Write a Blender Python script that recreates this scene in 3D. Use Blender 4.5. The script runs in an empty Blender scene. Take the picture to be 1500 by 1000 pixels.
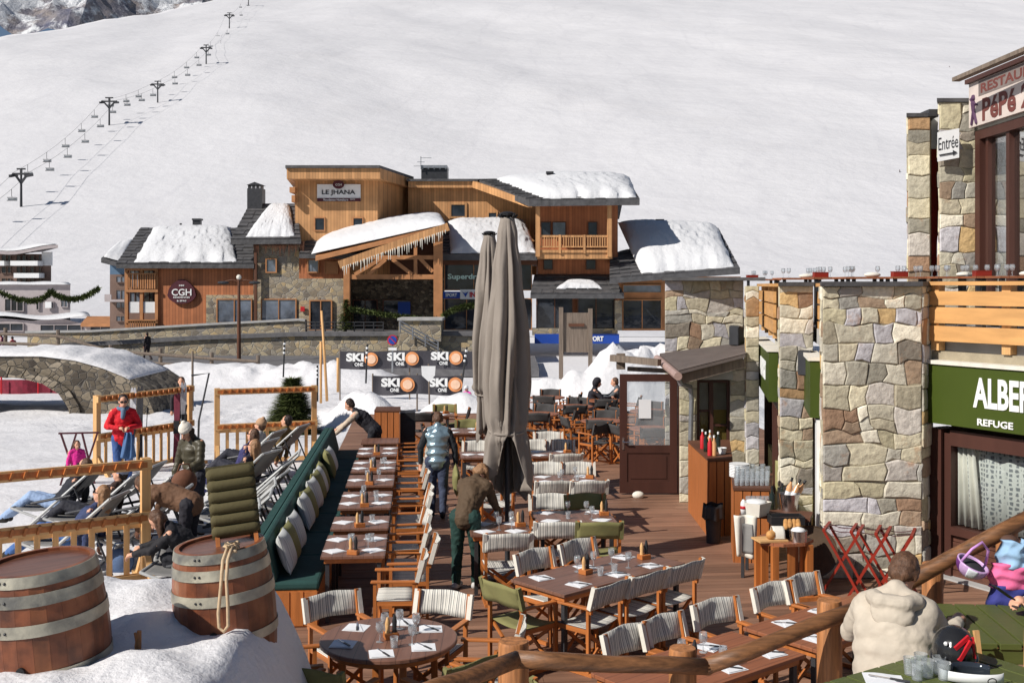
import bpy, bmesh, math, random
from mathutils import Vector as V, Matrix, noise, Quaternion
R = math.radians
S = bpy.context.scene
COL = S.collection
random.seed(11)
F, HC, CX, HY = 1600.0, 3.75, 750.0, 418.0          # focal length in px of the 1500 px wide photo, eye height, horizon


def W(px, py, D):
    """point seen at a photo position, D metres ahead"""
    return V(((px - CX) / F * D, D, HC - (py - HY) / F * D))


def G(px, py, z=0.0):
    """point at height z seen at a photo position"""
    D = F * (HC - z) / (py - HY)
    return V(((px - CX) / F * D, D, z))


UD, VD = V((-0.0866, 0.9962, 0)), V((0.9962, 0.0866, 0))   # along the deck rows / across them


def K(v, u, z=0.0):
    return VD * v + UD * u + V((0, 0, z))


RZ_DECK = math.atan2(0.0866, 0.9962)


def ss(a, b, t):
    t = min(1.0, max(0.0, (t - a) / (b - a)))
    return t * t * (3 - 2 * t)


def frame_of(d, up=V((0, 0, 1))):
    d = V(d).normalized()
    if abs(d.dot(up)) > 0.98:
        up = V((0, 1, 0))
    x = d.cross(up).normalized()
    return x, x.cross(d).normalized(), d


class MB:
    def __init__(s):
        s.v, s.f, s.c = [], [], []

    def add(s, vs, fs, col=None):
        n = len(s.v)
        s.v += [tuple(p) for p in vs]
        s.f += [[i + n for i in f] for f in fs]
        s.c += [col] * len(fs)
        return s

    def hexa(s, p, col=None):
        """8 points: bottom ring 0-3, top ring 4-7"""
        return s.add(p, [(3, 2, 1, 0), (4, 5, 6, 7), (0, 1, 5, 4), (1, 2, 6, 5), (2, 3, 7, 6), (3, 0, 4, 7)], col)

    def box(s, x0, x1, y0, y1, z0, z1, col=None):
        return s.hexa([(x0, y0, z0), (x1, y0, z0), (x1, y1, z0), (x0, y1, z0), (x0, y0, z1), (x1, y0, z1), (x1, y1, z1), (x0, y1, z1)], col)

    def obox(s, c, x, y, z, col=None):
        """centre and three half-axis vectors"""
        c, x, y, z = V(c), V(x), V(y), V(z)
        return s.hexa([c - x - y - z, c + x - y - z, c + x + y - z, c - x + y - z, c - x - y + z, c + x - y + z, c + x + y + z, c - x + y + z], col)

    def bar(s, a, b, w, h=None, up=V((0, 0, 1)), col=None):
        a, b = V(a), V(b)
        h = w if h is None else h
        x, y, d = frame_of(b - a, V(up))
        return s.obox((a + b) / 2, x * (w / 2), (b - a) / 2, y * (h / 2), col)

    def tube(s, pts, r, n=8, col=None, closed=False):
        pts = [V(p) for p in pts]
        rr = r if isinstance(r, (list, tuple)) else [r] * len(pts)
        vs, fs = [], []
        m = len(pts)
        prev = None
        for i, p in enumerate(pts):
            if closed:
                d = pts[(i + 1) % m] - pts[i - 1]
            else:
                d = pts[min(i + 1, m - 1)] - pts[max(i - 1, 0)]
            if d.length < 1e-9:
                d = V((0, 0, 1))
            if prev is None:
                x, y, d = frame_of(d)
            else:
                d = d.normalized()
                x = prev - d * prev.dot(d)
                x = x.normalized() if x.length > 1e-6 else frame_of(d)[0]
                y = x.cross(d)
            prev = x
            for k in range(n):
                a = 2 * math.pi * k / n
                vs.append(p + (x * math.cos(a) + y * math.sin(a)) * rr[i])
        for i in range(m if closed else m - 1):
            j = (i + 1) % m
            for k in range(n):
                l = (k + 1) % n
                fs.append((i * n + k, i * n + l, j * n + l, j * n + k))
        if not closed:
            fs.append(tuple(range(n))[::-1])
            fs.append(tuple((m - 1) * n + k for k in range(n)))
        return s.add(vs, fs, col)

    def lathe(s, prof, c=(0, 0, 0), n=16, M=None, col=None, ring=False):
        """profile of (radius, z)"""
        vs, fs = [], []
        c = V(c)
        for r, z in prof:
            for k in range(n):
                a = 2 * math.pi * k / n
                p = V((r * math.cos(a), r * math.sin(a), z))
                if M is not None:
                    p = M @ p
                vs.append(c + p)
        m = len(prof)
        for i in range(m - 1):
            for k in range(n):
                l = (k + 1) % n
                fs.append((i * n + k, i * n + l, (i + 1) * n + l, (i + 1) * n + k))
        if ring:
            fs += [((m - 1) * n + k, (m - 1) * n + (k + 1) % n, (k + 1) % n, k) for k in range(n)]
        else:
            fs.append(tuple(range(n))[::-1])
            fs.append(tuple((m - 1) * n + k for k in range(n)))
        return s.add(vs, fs, col)

    def prism(s, poly, d, col=None):
        poly = [V(p) for p in poly]
        d = V(d)
        n = len(poly)
        fs = [tuple(range(n))[::-1], tuple(range(n, 2 * n))]
        fs += [(i, (i + 1) % n, n + (i + 1) % n, n + i) for i in range(n)]
        return s.add(poly + [p + d for p in poly], fs, col)

    def ball(s, c, r, n=10, M=None, col=None):
        rx, ry, rz = r if isinstance(r, (list, tuple)) else (r, r, r)
        c = V(c)
        vs, fs = [], []
        m = max(4, n // 2 + 1)
        for i in range(1, m):
            t = math.pi * i / m
            for k in range(n):
                a = 2 * math.pi * k / n
                p = V((rx * math.sin(t) * math.cos(a), ry * math.sin(t) * math.sin(a), rz * math.cos(t)))
                vs.append(c + (M @ p if M is not None else p))
        top, bot = V((0, 0, rz)), V((0, 0, -rz))
        vs += [c + (M @ top if M is not None else top), c + (M @ bot if M is not None else bot)]
        T, B = len(vs) - 2, len(vs) - 1
        for k in range(n):
            l = (k + 1) % n
            fs.append((T, k, l))
            for i in range(m - 2):
                fs.append((i * n + k, (i + 1) * n + k, (i + 1) * n + l, i * n + l))
            fs.append(((m - 2) * n + k, B, (m - 2) * n + l))
        return s.add(vs, fs, col)

    def capsule(s, a, b, ra, rb, n=10, col=None):
        a, b = V(a), V(b)
        d = b - a
        L = d.length
        if L < 1e-6:
            return s.ball(a, max(ra, rb), n, col=col)
        e = d / L
        pts, rr = [], []
        for t in (89, 60, 30):
            pts.append(a - e * ra * math.sin(R(t))); rr.append(max(ra * math.cos(R(t)), ra * 0.03))
        for t in (0, .5, 1):
            pts.append(a + d * t); rr.append(ra + (rb - ra) * t)
        for t in (30, 60, 89):
            pts.append(b + e * rb * math.sin(R(t))); rr.append(max(rb * math.cos(R(t)), rb * 0.03))
        return s.tube(pts, rr, n, col)

    def sheet(s, fn, nu, nv, thick=None, col=None):
        """grid fn(u,v) -> point; thick = offset vector for a closed sheet"""
        g = [V(fn(i / nu, j / nv)) for j in range(nv + 1) for i in range(nu + 1)]
        q = lambda i, j: j * (nu + 1) + i
        fs = [(q(i, j), q(i + 1, j), q(i + 1, j + 1), q(i, j + 1)) for j in range(nv) for i in range(nu)]
        if thick is None:
            return s.add(g, fs, col)
        N = len(g)
        th = thick if callable(thick) else (lambda u, v: V(thick))
        g2 = [p + V(th((k % (nu + 1)) / nu, (k // (nu + 1)) / nv)) for k, p in enumerate(g)]
        f2 = [tuple(i + N for i in f[::-1]) for f in fs]
        rim = [q(i, 0) for i in range(nu)] + [q(nu, j) for j in range(nv)] + [q(i, nv) for i in range(nu, 0, -1)] + [q(0, j) for j in range(nv, 0, -1)]
        f3 = [(rim[k], rim[k - 1], rim[k - 1] + N, rim[k] + N) for k in range(len(rim))]
        return s.add(g + g2, fs + f2 + f3, col)

    def mesh(s, name, smooth=False, recalc=True):
        me = bpy.data.meshes.new(name)
        me.from_pydata(s.v, [], s.f)
        if any(c is not None for c in s.c):
            at = me.attributes.new('col', 'FLOAT_COLOR', 'FACE')
            flat = []
            for c in s.c:
                c = c or (1, 1, 1)
                flat += [c[0], c[1], c[2], 1.0]
            at.data.foreach_set('color', flat)
        if recalc:
            bm = bmesh.new(); bm.from_mesh(me)
            bmesh.ops.recalc_face_normals(bm, faces=bm.faces)
            bm.to_mesh(me); bm.free()
        if smooth:
            me.polygons.foreach_set('use_smooth', [True] * len(me.polygons))
            if smooth is not True:
                me.set_sharp_from_angle(angle=R(smooth))
        me.update()
        return me


OFF = {}


def obj(name, mb, mat, parent=None, smooth=False, bevel=0, recalc=True):
    me = mb.mesh(name, smooth, recalc) if isinstance(mb, MB) else mb
    o = bpy.data.objects.new(name, me)
    COL.objects.link(o)
    if mat is not None:
        me.materials.append(mat)
    if parent is not None:
        o.parent = parent
        if parent.name in OFF:
            o.location = -OFF[parent.name]
    if bevel:
        m = o.modifiers.new('bevel', 'BEVEL'); m.width = bevel; m.segments = 2; m.limit_method = 'ANGLE'
    return o


def tag(o, label=None, cat=None, group=None, kind=None):
    if label: o['label'] = label
    if cat: o['category'] = cat
    if group: o['group'] = group
    if kind: o['kind'] = kind
    return o


def thing(name, label, cat, loc=(0, 0, 0), rz=0.0, group=None):
    o = bpy.data.objects.new(name, None)
    o.empty_display_size = 0.1
    COL.objects.link(o)
    o.location = loc
    o.rotation_euler = (0, 0, rz)
    return tag(o, label, cat, group)


def wthing(name, label, cat, loc, group=None):
    """a thing whose parts are written in world coordinates"""
    o = thing(name, label, cat, loc, 0, group)
    OFF[o.name] = V(loc)
    return o


def structure(name, mb, mat, smooth=False, recalc=True):
    return tag(obj(name, mb, mat, None, smooth, 0, recalc), kind='structure')


def kids(o):
    return KIDS.get(o.name) or [c for c in bpy.data.objects if c.parent is o]


KIDS = {}


def dup(root, loc=None, rz=None, label=None, group=None):
    def cp(o, par):
        c = o.copy()
        COL.objects.link(c)
        if par is not None:
            c.parent = par
        if o.name not in KIDS:
            KIDS[o.name] = [k for k in bpy.data.objects if k.parent is o]
        for k in KIDS[o.name]:
            cp(k, c)
        return c
    c = cp(root, None)
    if loc is not None: c.location = loc
    if rz is not None: c.rotation_euler = (0, 0, rz)
    if label: c['label'] = label
    if group: c['group'] = group
    return c


class Proto:
    """first use moves the built thing itself, later uses copy it"""
    def __init__(s, root): s.root, s.used = root, False

    def put(s, loc, rz=0.0, label=None, group=None):
        if not s.used:
            s.used = True
            o = s.root
            o.location = loc; o.rotation_euler = (0, 0, rz)
            if label: o['label'] = label
            if group: o['group'] = group
            return o
        return dup(s.root, loc, rz, label, group)


def text_mb(body, w, h=None, bold=0.0, keep=False):
    """lettering as a mesh lying in x/y, centred, fitted to width w (and height h)"""
    cu = bpy.data.curves.new('lettering', 'FONT')
    cu.body = body; cu.extrude = 0.02; cu.offset = bold; cu.resolution_u = 3
    o = bpy.data.objects.new('lettering', cu)
    COL.objects.link(o)
    dg = bpy.context.evaluated_depsgraph_get()
    me = bpy.data.meshes.new_from_object(o.evaluated_get(dg))
    bpy.data.objects.remove(o); bpy.data.curves.remove(cu)
    xs = [v.co.x for v in me.vertices]; ys = [v.co.y for v in me.vertices]
    sx = w / (max(xs) - min(xs)); sy = (h / (max(ys) - min(ys))) if h else sx
    cx, cy = (max(xs) + min(xs)) / 2, (max(ys) + min(ys)) / 2
    mb = MB()
    mb.add([((v.co.x - cx) * sx, (v.co.y - cy) * sy, v.co.z) for v in me.vertices], [list(p.vertices) for p in me.polygons])
    bpy.data.meshes.remove(me)
    return mb


def place(mb, c, x, y, n, depth=0.01):
    """lay an x/y mesh onto a plane: x to the reading direction, y up, n outwards"""
    c, x, y, n = V(c), V(x).normalized(), V(y).normalized(), V(n).normalized()
    mb.v = [tuple(c + x * p[0] + y * p[1] + n * (depth if p[2] > 0 else 0.0)) for p in mb.v]
    return mb


# ------------------------------------------------------------------ materials
def nt_new(name):
    m = bpy.data.materials.new(name)
    m.use_nodes = True
    t = m.node_tree
    return m, t, t.nodes['Principled BSDF']


def N(t, typ, **kw):
    n = t.nodes.new(typ)
    for k, v in kw.items():
        if k in n.inputs: n.inputs[k].default_value = v
        else: setattr(n, k, v)
    return n


def ramp(t, fac, stops, interp='LINEAR'):
    r = t.nodes.new('ShaderNodeValToRGB')
    r.color_ramp.interpolation = interp
    e = r.color_ramp.elements
    while len(e) < len(stops): e.new(0.5)
    for i, (p, c) in enumerate(stops):
        e[i].position = p; e[i].color = (c[0], c[1], c[2], 1)
    t.links.new(fac, r.inputs[0])
    return r.outputs[0]


def coords(t, scale=(1, 1, 1), rnd=False):
    tc = N(t, 'ShaderNodeTexCoord'); mp = N(t, 'ShaderNodeMapping')
    mp.inputs['Scale'].default_value = scale
    t.links.new(tc.outputs['Object'], mp.inputs['Vector'])
    if rnd:
        oi = N(t, 'ShaderNodeObjectInfo'); ml = N(t, 'ShaderNodeMath', operation='MULTIPLY')
        ml.inputs[1].default_value = 37.0
        t.links.new(oi.outputs['Random'], ml.inputs[0])
        cb = N(t, 'ShaderNodeCombineXYZ')
        for i in range(3): t.links.new(ml.outputs[0], cb.inputs[i])
        t.links.new(cb.outputs[0], mp.inputs['Location'])
    return mp.outputs['Vector']


def mix(t, a, b, fac, mode='MIX'):
    m = t.nodes.new('ShaderNodeMix'); m.data_type = 'RGBA'; m.blend_type = mode
    for sock, v in ((m.inputs[0], fac), (m.inputs[6], a), (m.inputs[7], b)):
        if hasattr(v, 'node'): t.links.new(v, sock)
        else: sock.default_value = v if not isinstance(v, (tuple, list)) else (v[0], v[1], v[2], 1)
    return m.outputs[2]


def bump(t, b, h, strength, dist=0.02):
    n = N(t, 'ShaderNodeBump'); n.inputs['Strength'].default_value = strength; n.inputs['Distance'].default_value = dist
    t.links.new(h, n.inputs['Height'])
    t.links.new(n.outputs[0], b.inputs['Normal'])
    return n


def mat(name, col, rough=0.6, var=0.18, scale=6.0, stretch=(1, 1, 1), bmp=0.15, bscale=40.0, metal=0.0, spec=0.4, attr=False, bdist=0.01, col2=None):
    m, t, b = nt_new(name)
    vec = coords(t, stretch, True)
    n = N(t, 'ShaderNodeTexNoise'); n.inputs['Scale'].default_value = scale; n.inputs['Detail'].default_value = 5
    t.links.new(vec, n.inputs['Vector'])
    lo = tuple(c * (1 - var) for c in col); hi = tuple(min(1, c * (1 + var)) for c in (col2 or col))
    c = ramp(t, n.outputs['Fac'], [(0.3, lo), (0.7, hi)])
    if attr:
        at = N(t, 'ShaderNodeAttribute', attribute_name='col')
        c = mix(t, c, at.outputs['Color'], 1.0, 'MULTIPLY')
    t.links.new(c, b.inputs['Base Color'])
    b.inputs['Roughness'].default_value = rough
    b.inputs['Metallic'].default_value = metal
    b.inputs['Specular IOR Level'].default_value = spec
    if bmp:
        n2 = N(t, 'ShaderNodeTexNoise'); n2.inputs['Scale'].default_value = bscale; n2.inputs['Detail'].default_value = 4
        t.links.new(vec, n2.inputs['Vector'])
        bump(t, b, n2.outputs['Fac'], bmp, bdist)
    return m


def srgb(r, g, b, k=1.0):
    f = lambda c: ((c / 255 + .055) / 1.055) ** 2.4 if c > 10 else c / 255 / 12.92
    return (f(r) * k, f(g) * k, f(b) * k)


def clad_mat(name, col, board=0.14, axis=0):
    """vertical boards along one object axis, each board a little different"""
    m, t, b = nt_new(name)
    tc = N(t, 'ShaderNodeTexCoord'); sp = N(t, 'ShaderNodeSeparateXYZ')
    t.links.new(tc.outputs['Object'], sp.inputs[0])
    dv = N(t, 'ShaderNodeMath', operation='DIVIDE'); dv.inputs[1].default_value = board
    t.links.new(sp.outputs[axis], dv.inputs[0])
    fl = N(t, 'ShaderNodeMath', operation='FLOOR'); t.links.new(dv.outputs[0], fl.inputs[0])
    fr = N(t, 'ShaderNodeMath', operation='FRACT'); t.links.new(dv.outputs[0], fr.inputs[0])
    wn = N(t, 'ShaderNodeTexWhiteNoise', noise_dimensions='1D'); t.links.new(fl.outputs[0], wn.inputs['W'])
    ns = N(t, 'ShaderNodeTexNoise'); ns.inputs['Scale'].default_value = 1.2; ns.inputs['Detail'].default_value = 6
    t.links.new(tc.outputs['Object'], ns.inputs['Vector'])
    c1 = ramp(t, wn.outputs['Value'], [(0, tuple(x * .8 for x in col)), (1, tuple(x * 1.15 for x in col))])
    c2 = ramp(t, ns.outputs['Fac'], [(.3, (.82, .8, .78)), (.7, (1.08, 1.08, 1.08))])
    c = mix(t, c1, c2, 1.0, 'MULTIPLY')
    gap = ramp(t, fr.outputs[0], [(0, (.25, .22, .2)), (.07, (1, 1, 1)), (.94, (1, 1, 1)), (1, (.25, .22, .2))])
    t.links.new(mix(t, c, gap, 1.0, 'MULTIPLY'), b.inputs['Base Color'])
    b.inputs['Roughness'].default_value = .7
    bump(t, b, gap, .5, .01)
    return m


def stone_mat(name, stops, scale=2.2, mortar=(.42, .4, .36), joint=.05, stretch=(1, 1, 1.35), dark=.75):
    m, t, b = nt_new(name)
    vec = coords(t, stretch)
    nz = N(t, 'ShaderNodeTexNoise'); nz.inputs['Scale'].default_value = 2.5; nz.inputs['Detail'].default_value = 3
    t.links.new(vec, nz.inputs['Vector'])
    vm = N(t, 'ShaderNodeVectorMath', operation='MULTIPLY_ADD')
    vm.inputs[1].default_value = (.18, .18, .18)
    t.links.new(nz.outputs['Color'], vm.inputs[0]); t.links.new(vec, vm.inputs[2])
    v1 = N(t, 'ShaderNodeTexVoronoi'); v1.inputs['Scale'].default_value = scale
    v2 = N(t, 'ShaderNodeTexVoronoi', feature='DISTANCE_TO_EDGE'); v2.inputs['Scale'].default_value = scale
    for v in (v1, v2): t.links.new(vm.outputs[0], v.inputs['Vector'])
    sep = N(t, 'ShaderNodeSeparateColor'); t.links.new(v1.outputs['Color'], sep.inputs[0])
    c = ramp(t, sep.outputs[0], stops)
    n3 = N(t, 'ShaderNodeTexNoise'); n3.inputs['Scale'].default_value = 9; n3.inputs['Detail'].default_value = 8
    t.links.new(vec, n3.inputs['Vector'])
    c = mix(t, c, ramp(t, n3.outputs['Fac'], [(.25, (dark, dark, dark)), (.75, (1.12, 1.1, 1.08))]), 1.0, 'MULTIPLY')
    e = ramp(t, v2.outputs['Distance'], [(0, (0, 0, 0)), (joint, (1, 1, 1))])
    t.links.new(mix(t, mortar, c, e), b.inputs['Base Color'])
    b.inputs['Roughness'].default_value = .85
    hh = mix(t, e, n3.outputs['Fac'], .35)
    bump(t, b, hh, .8, .06)
    return m


def snow_mat(name, s1=1.0, s2=.25, strength=.5, dist=.08, col=(.80, .785, .80), dirt=0.0, d1=1.0):
    m, t, b = nt_new(name)
    vec = coords(t)
    a = N(t, 'ShaderNodeTexNoise'); a.inputs['Scale'].default_value = s1; a.inputs['Detail'].default_value = 8; a.inputs['Roughness'].default_value = .6
    c = N(t, 'ShaderNodeTexNoise'); c.inputs['Scale'].default_value = s2; c.inputs['Detail'].default_value = 6
    t.links.new(vec, a.inputs['Vector']); t.links.new(vec, c.inputs['Vector'])
    cc = ramp(t, c.outputs['Fac'], [(.3, tuple(x * .955 for x in col)), (.7, col)])
    if dirt:
        d = N(t, 'ShaderNodeTexNoise'); d.inputs['Scale'].default_value = d1; d.inputs['Detail'].default_value = 9; d.inputs['Roughness'].default_value = .7
        t.links.new(vec, d.inputs['Vector'])
        cc = mix(t, cc, (.52, .46, .40), ramp(t, d.outputs['Fac'], [(.56, (0, 0, 0)), (.8, (dirt, dirt, dirt))]))
    t.links.new(cc, b.inputs['Base Color'])
    b.inputs['Roughness'].default_value = .55
    b.inputs['Specular IOR Level'].default_value = .25
    bump(t, b, a.outputs['Fac'], strength, dist)
    return m


def stripe_mat(name, period=0.085):
    m, t, b = nt_new(name)
    tc = N(t, 'ShaderNodeTexCoord'); sp = N(t, 'ShaderNodeSeparateXYZ')
    t.links.new(tc.outputs['Object'], sp.inputs[0])
    dv = N(t, 'ShaderNodeMath', operation='DIVIDE'); dv.inputs[1].default_value = period
    t.links.new(sp.outputs[0], dv.inputs[0])
    fr = N(t, 'ShaderNodeMath', operation='FRACT'); t.links.new(dv.outputs[0], fr.inputs[0])
    cr, gr, dk = (.72, .69, .62), (.36, .35, .33), (.10, .10, .11)
    c = ramp(t, fr.outputs[0], [(0, cr), (.2, gr), (.38, cr), (.47, dk), (.56, cr), (.72, (.55, .53, .48)), (.84, cr), (.93, dk)], 'CONSTANT')
    t.links.new(c, b.inputs['Base Color'])
    b.inputs['Roughness'].default_value = .9
    n2 = N(t, 'ShaderNodeTexNoise'); n2.inputs['Scale'].default_value = 9
    t.links.new(tc.outputs['Object'], n2.inputs['Vector'])
    bump(t, b, n2.outputs['Fac'], .25, .02)
    return m


def wood_mat(name, col, axis=1, rough=.5, scale=5.0, var=.35, planks=0.0, gapc=(.2, .18, .16), bst=.25):
    """grain drawn out along one object axis; optional joints every `planks` metres on the axis across"""
    st = [14.0, 14.0, 14.0]; st[axis] = 1.0
    m, t, b = nt_new(name)
    vec = coords(t, tuple(st), not planks)
    n = N(t, 'ShaderNodeTexNoise'); n.inputs['Scale'].default_value = scale / 2; n.inputs['Detail'].default_value = 7; n.inputs['Roughness'].default_value = .62
    t.links.new(vec, n.inputs['Vector'])
    lo = tuple(c * (1 - var) for c in col); hi = tuple(min(1, c * (1 + var)) for c in col)
    c = ramp(t, n.outputs['Fac'], [(.3, lo), (.7, hi)])
    if planks:
        tc = N(t, 'ShaderNodeTexCoord'); sp = N(t, 'ShaderNodeSeparateXYZ'); t.links.new(tc.outputs['Object'], sp.inputs[0])
        dv = N(t, 'ShaderNodeMath', operation='DIVIDE'); dv.inputs[1].default_value = planks
        t.links.new(sp.outputs[1 if axis == 0 else 0], dv.inputs[0])
        fr = N(t, 'ShaderNodeMath', operation='FRACT'); t.links.new(dv.outputs[0], fr.inputs[0])
        g = ramp(t, fr.outputs[0], [(0, gapc), (.04, (1, 1, 1)), (.97, (1, 1, 1)), (1, gapc)])
        c = mix(t, c, g, 1.0, 'MULTIPLY')
    t.links.new(c, b.inputs['Base Color'])
    b.inputs['Roughness'].default_value = rough
    bump(t, b, n.outputs['Fac'], bst, .006)
    return m


def glass_mat(name, tint=(.9, .95, .95), clear=.75, rough=.03, milk=0):
    m, t, b = nt_new(name)
    t.nodes.remove(b)
    tr = N(t, 'ShaderNodeBsdfTransparent'); tr.inputs[0].default_value = (*tint, 1)
    gl = N(t, 'ShaderNodeBsdfGlossy'); gl.inputs['Roughness'].default_value = rough
    lw = N(t, 'ShaderNodeLayerWeight'); lw.inputs[0].default_value = 1 - clear
    mx = N(t, 'ShaderNodeMixShader')
    t.links.new(lw.outputs['Facing'], mx.inputs[0]); t.links.new(tr.outputs[0], mx.inputs[1]); t.links.new(gl.outputs[0], mx.inputs[2])
    out = mx.outputs[0]
    if milk:
        df = N(t, 'ShaderNodeBsdfDiffuse'); df.inputs[0].default_value = (.85, .87, .9, 1)
        m2 = N(t, 'ShaderNodeMixShader'); m2.inputs[0].default_value = milk
        t.links.new(out, m2.inputs[1]); t.links.new(df.outputs[0], m2.inputs[2]); out = m2.outputs[0]
    t.links.new(out, t.nodes['Material Output'].inputs[0])
    return m


M = {}
M['snow'] = snow_mat('snow_field', 1.9, .2, .6, .12, dirt=.35, d1=.6)
def ski_tracks(m):
    t = m.node_tree; b = t.nodes['Principled BSDF']
    src = b.inputs['Base Color'].links[0].from_socket
    bn = b.inputs['Normal'].links[0].from_node
    prev = None
    for sc, loc in (((.011, .0028, 0), 0), ((.006, .002, 0), 40), ((.02, .006, 0), 90)):
        n = N(t, 'ShaderNodeTexNoise'); n.inputs['Scale'].default_value = 1; n.inputs['Detail'].default_value = 2.5
        tc = N(t, 'ShaderNodeTexCoord'); mp = N(t, 'ShaderNodeMapping'); mp.inputs['Scale'].default_value = sc; mp.inputs['Location'].default_value = (loc, loc, 0); mp.inputs['Rotation'].default_value = (0, 0, .25)
        t.links.new(tc.outputs['Object'], mp.inputs[0]); t.links.new(mp.outputs[0], n.inputs['Vector'])
        c = ramp(t, n.outputs['Fac'], [(.0, (1, 1, 1)), (.47, (1, 1, 1)), (.4745, (.95, .95, .955)), (.479, (1, 1, 1)), (.52, (1, 1, 1)), (.523, (.96, .96, .965)), (.526, (1, 1, 1)), (.57, (1, 1, 1)), (.573, (.955, .955, .96)), (.576, (1, 1, 1))])
        src = mix(t, src, c, 1.0, 'MULTIPLY')
    t.links.new(src, b.inputs['Base Color'])
    return m


M['snow_hill'] = snow_mat('snow_slope', .05, .008, .35, 3.0, (.70, .69, .71), dirt=.1, d1=.02)
ski_tracks(M['snow_hill'])
M['snow_roof'] = snow_mat('roof_snow', 2.6, .5, .6, .12, (.70, .70, .72))
M['snow_bank'] = snow_mat('snow_bank', 7, 1.1, .7, .05, dirt=.4, d1=2.2)
M['clad'] = clad_mat('larch_cladding', srgb(202, 150, 100), .22)
M['clad_red'] = clad_mat('stained_cladding', srgb(178, 110, 70), .22)
M['timber'] = mat('facade_timber', srgb(176, 122, 80), .65, .2, 1.5)
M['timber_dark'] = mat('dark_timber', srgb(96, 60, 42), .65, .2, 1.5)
M['slate'] = mat('slate_tiles', (.085, .082, .085), .6, .3, 2.0, bmp=.5, bscale=3, bdist=.1)
M['stone_far'] = stone_mat('rubble_stone_far', [(0, srgb(118, 110, 100)), (.3, srgb(160, 145, 122)), (.6, srgb(182, 168, 140)), (.85, srgb(140, 134, 128)), (1, srgb(195, 170, 125))], 2.0, (.3, .28, .25), .06)
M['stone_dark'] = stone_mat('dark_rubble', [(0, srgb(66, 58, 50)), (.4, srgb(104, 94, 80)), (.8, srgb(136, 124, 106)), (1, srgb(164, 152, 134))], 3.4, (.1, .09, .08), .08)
M['glass_dark'] = mat('dark_window', (.025, .03, .04), .05, .6, .9, bmp=.25, bscale=.9, spec=.45, bdist=.05)
M['glass_sky'] = mat('pale_window', (.12, .145, .19), .05, .7, .8, bmp=.25, bscale=.9, spec=.9, bdist=.05)
M['wall_grey'] = mat('grey_render', srgb(170, 160, 160), .8, .08, 2)
M['wall_brown'] = mat('brown_render', srgb(120, 98, 88), .8, .1, 2)
M['white'] = mat('white_paint', (.78, .78, .78), .5, .05, 4, bmp=.05)
M['white_text'] = mat('white_letters', (.85, .85, .84), .6, .02, 4, bmp=0)
M['black'] = mat('black_paint', (.02, .02, .022), .5, .2, 6, bmp=.05)
M['charcoal'] = mat('charcoal_metal', (.05, .05, .055), .45, .2, 6, metal=.3)
M['grey_metal'] = mat('galvanised_steel', (.35, .36, .38), .4, .15, 6, metal=.7)
M['maroon'] = mat('maroon_paint', srgb(78, 30, 40), .6, .08, 4)
M['asphalt'] = mat('asphalt', (.14, .135, .14), .9, .2, 3)
M['concrete'] = mat('concrete', (.42, .41, .4), .85, .15, 3)
M['blue'] = mat('blue_sign', srgb(30, 70, 160), .5, .05, 4, bmp=0)
M['red'] = mat('red_paint', srgb(190, 30, 40), .5, .08, 4, bmp=0)
M['orange'] = mat('orange_paint', srgb(226, 150, 96), .6, .12, 3, bmp=0)
M['banner'] = mat('banner_cloth', srgb(72, 70, 76), .8, .12, 2, bmp=.2, bscale=4)
M['pine'] = mat('pine_needles', srgb(86, 96, 50), .7, .45, 3, bmp=0)
M['bark'] = mat('bark', (.1, .06, .035), .9, .3, 8)
M['weathered'] = wood_mat('weathered_wood', srgb(120, 106, 94), 2, .85, 2.5)
M['new_wood'] = wood_mat('fresh_spruce', srgb(214, 168, 112), 0, .6, 3, .2)
M['new_wood_v'] = wood_mat('fresh_spruce_upright', srgb(212, 164, 108), 2, .6, 3, .2)
M['log'] = wood_mat('varnished_log', srgb(118, 80, 50), 0, .5, 5, .6, bst=.7)
M['log_post'] = wood_mat('log_post_wood', srgb(166, 110, 66), 2, .6, 5, .5, bst=.6)
M['teak'] = wood_mat('oiled_teak', srgb(178, 106, 52), 1, .5, 3, .25)
M['teak_v'] = wood_mat('oiled_teak_upright', srgb(178, 106, 52), 2, .5, 3, .25)
M['table'] = wood_mat('table_wood', srgb(124, 88, 72), 1, .4, 3, .2, .115)
M['table_far'] = wood_mat('brown_table_wood', srgb(150, 92, 62), 1, .5, 3, .2, .115)
M['slat'] = wood_mat('slatted_cabinet_wood', srgb(174, 104, 56), 2, .5, 3, .2)
M['barrel'] = wood_mat('barrel_oak', srgb(134, 72, 44), 2, .5, 3.5, .4)
M['barrel_top'] = wood_mat('barrel_head_oak', srgb(104, 66, 50), 0, .3, 3.5, .5, .1)
M['hoop'] = mat('galvanised_hoop', (.33, .32, .30), .5, .55, 5, metal=.4, bmp=.3, col2=(.40, .37, .29))
M['stripe'] = stripe_mat('striped_canvas')
M['green_canvas'] = mat('olive_canvas', srgb(128, 124, 80), .9, .1, 8, bmp=.2)
M['dark_canvas'] = mat('charcoal_canvas', srgb(68, 66, 66), .9, .12, 8, bmp=.2)
M['dark_green'] = mat('bottle_green_fabric', srgb(36, 70, 66), .85, .15, 5, bmp=.2)
M['sign_green'] = mat('olive_green_sign', srgb(62, 76, 14), .55, .05, 2, bmp=.05)
M['green_table'] = mat('green_table_paint', srgb(84, 92, 46), .5, .1, 6, bmp=.1, stretch=(1, 12, 12))
M['taupe'] = mat('taupe_parasol_cloth', srgb(140, 130, 121), .85, .06, 3, bmp=.2, bscale=14, bdist=.02)
M['paper'] = mat('white_paper', (.82, .82, .84), .8, .02, 4, bmp=0)
M['cream'] = mat('cream_cloth', (.72, .68, .6), .85, .08, 6, bmp=.2)
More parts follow.
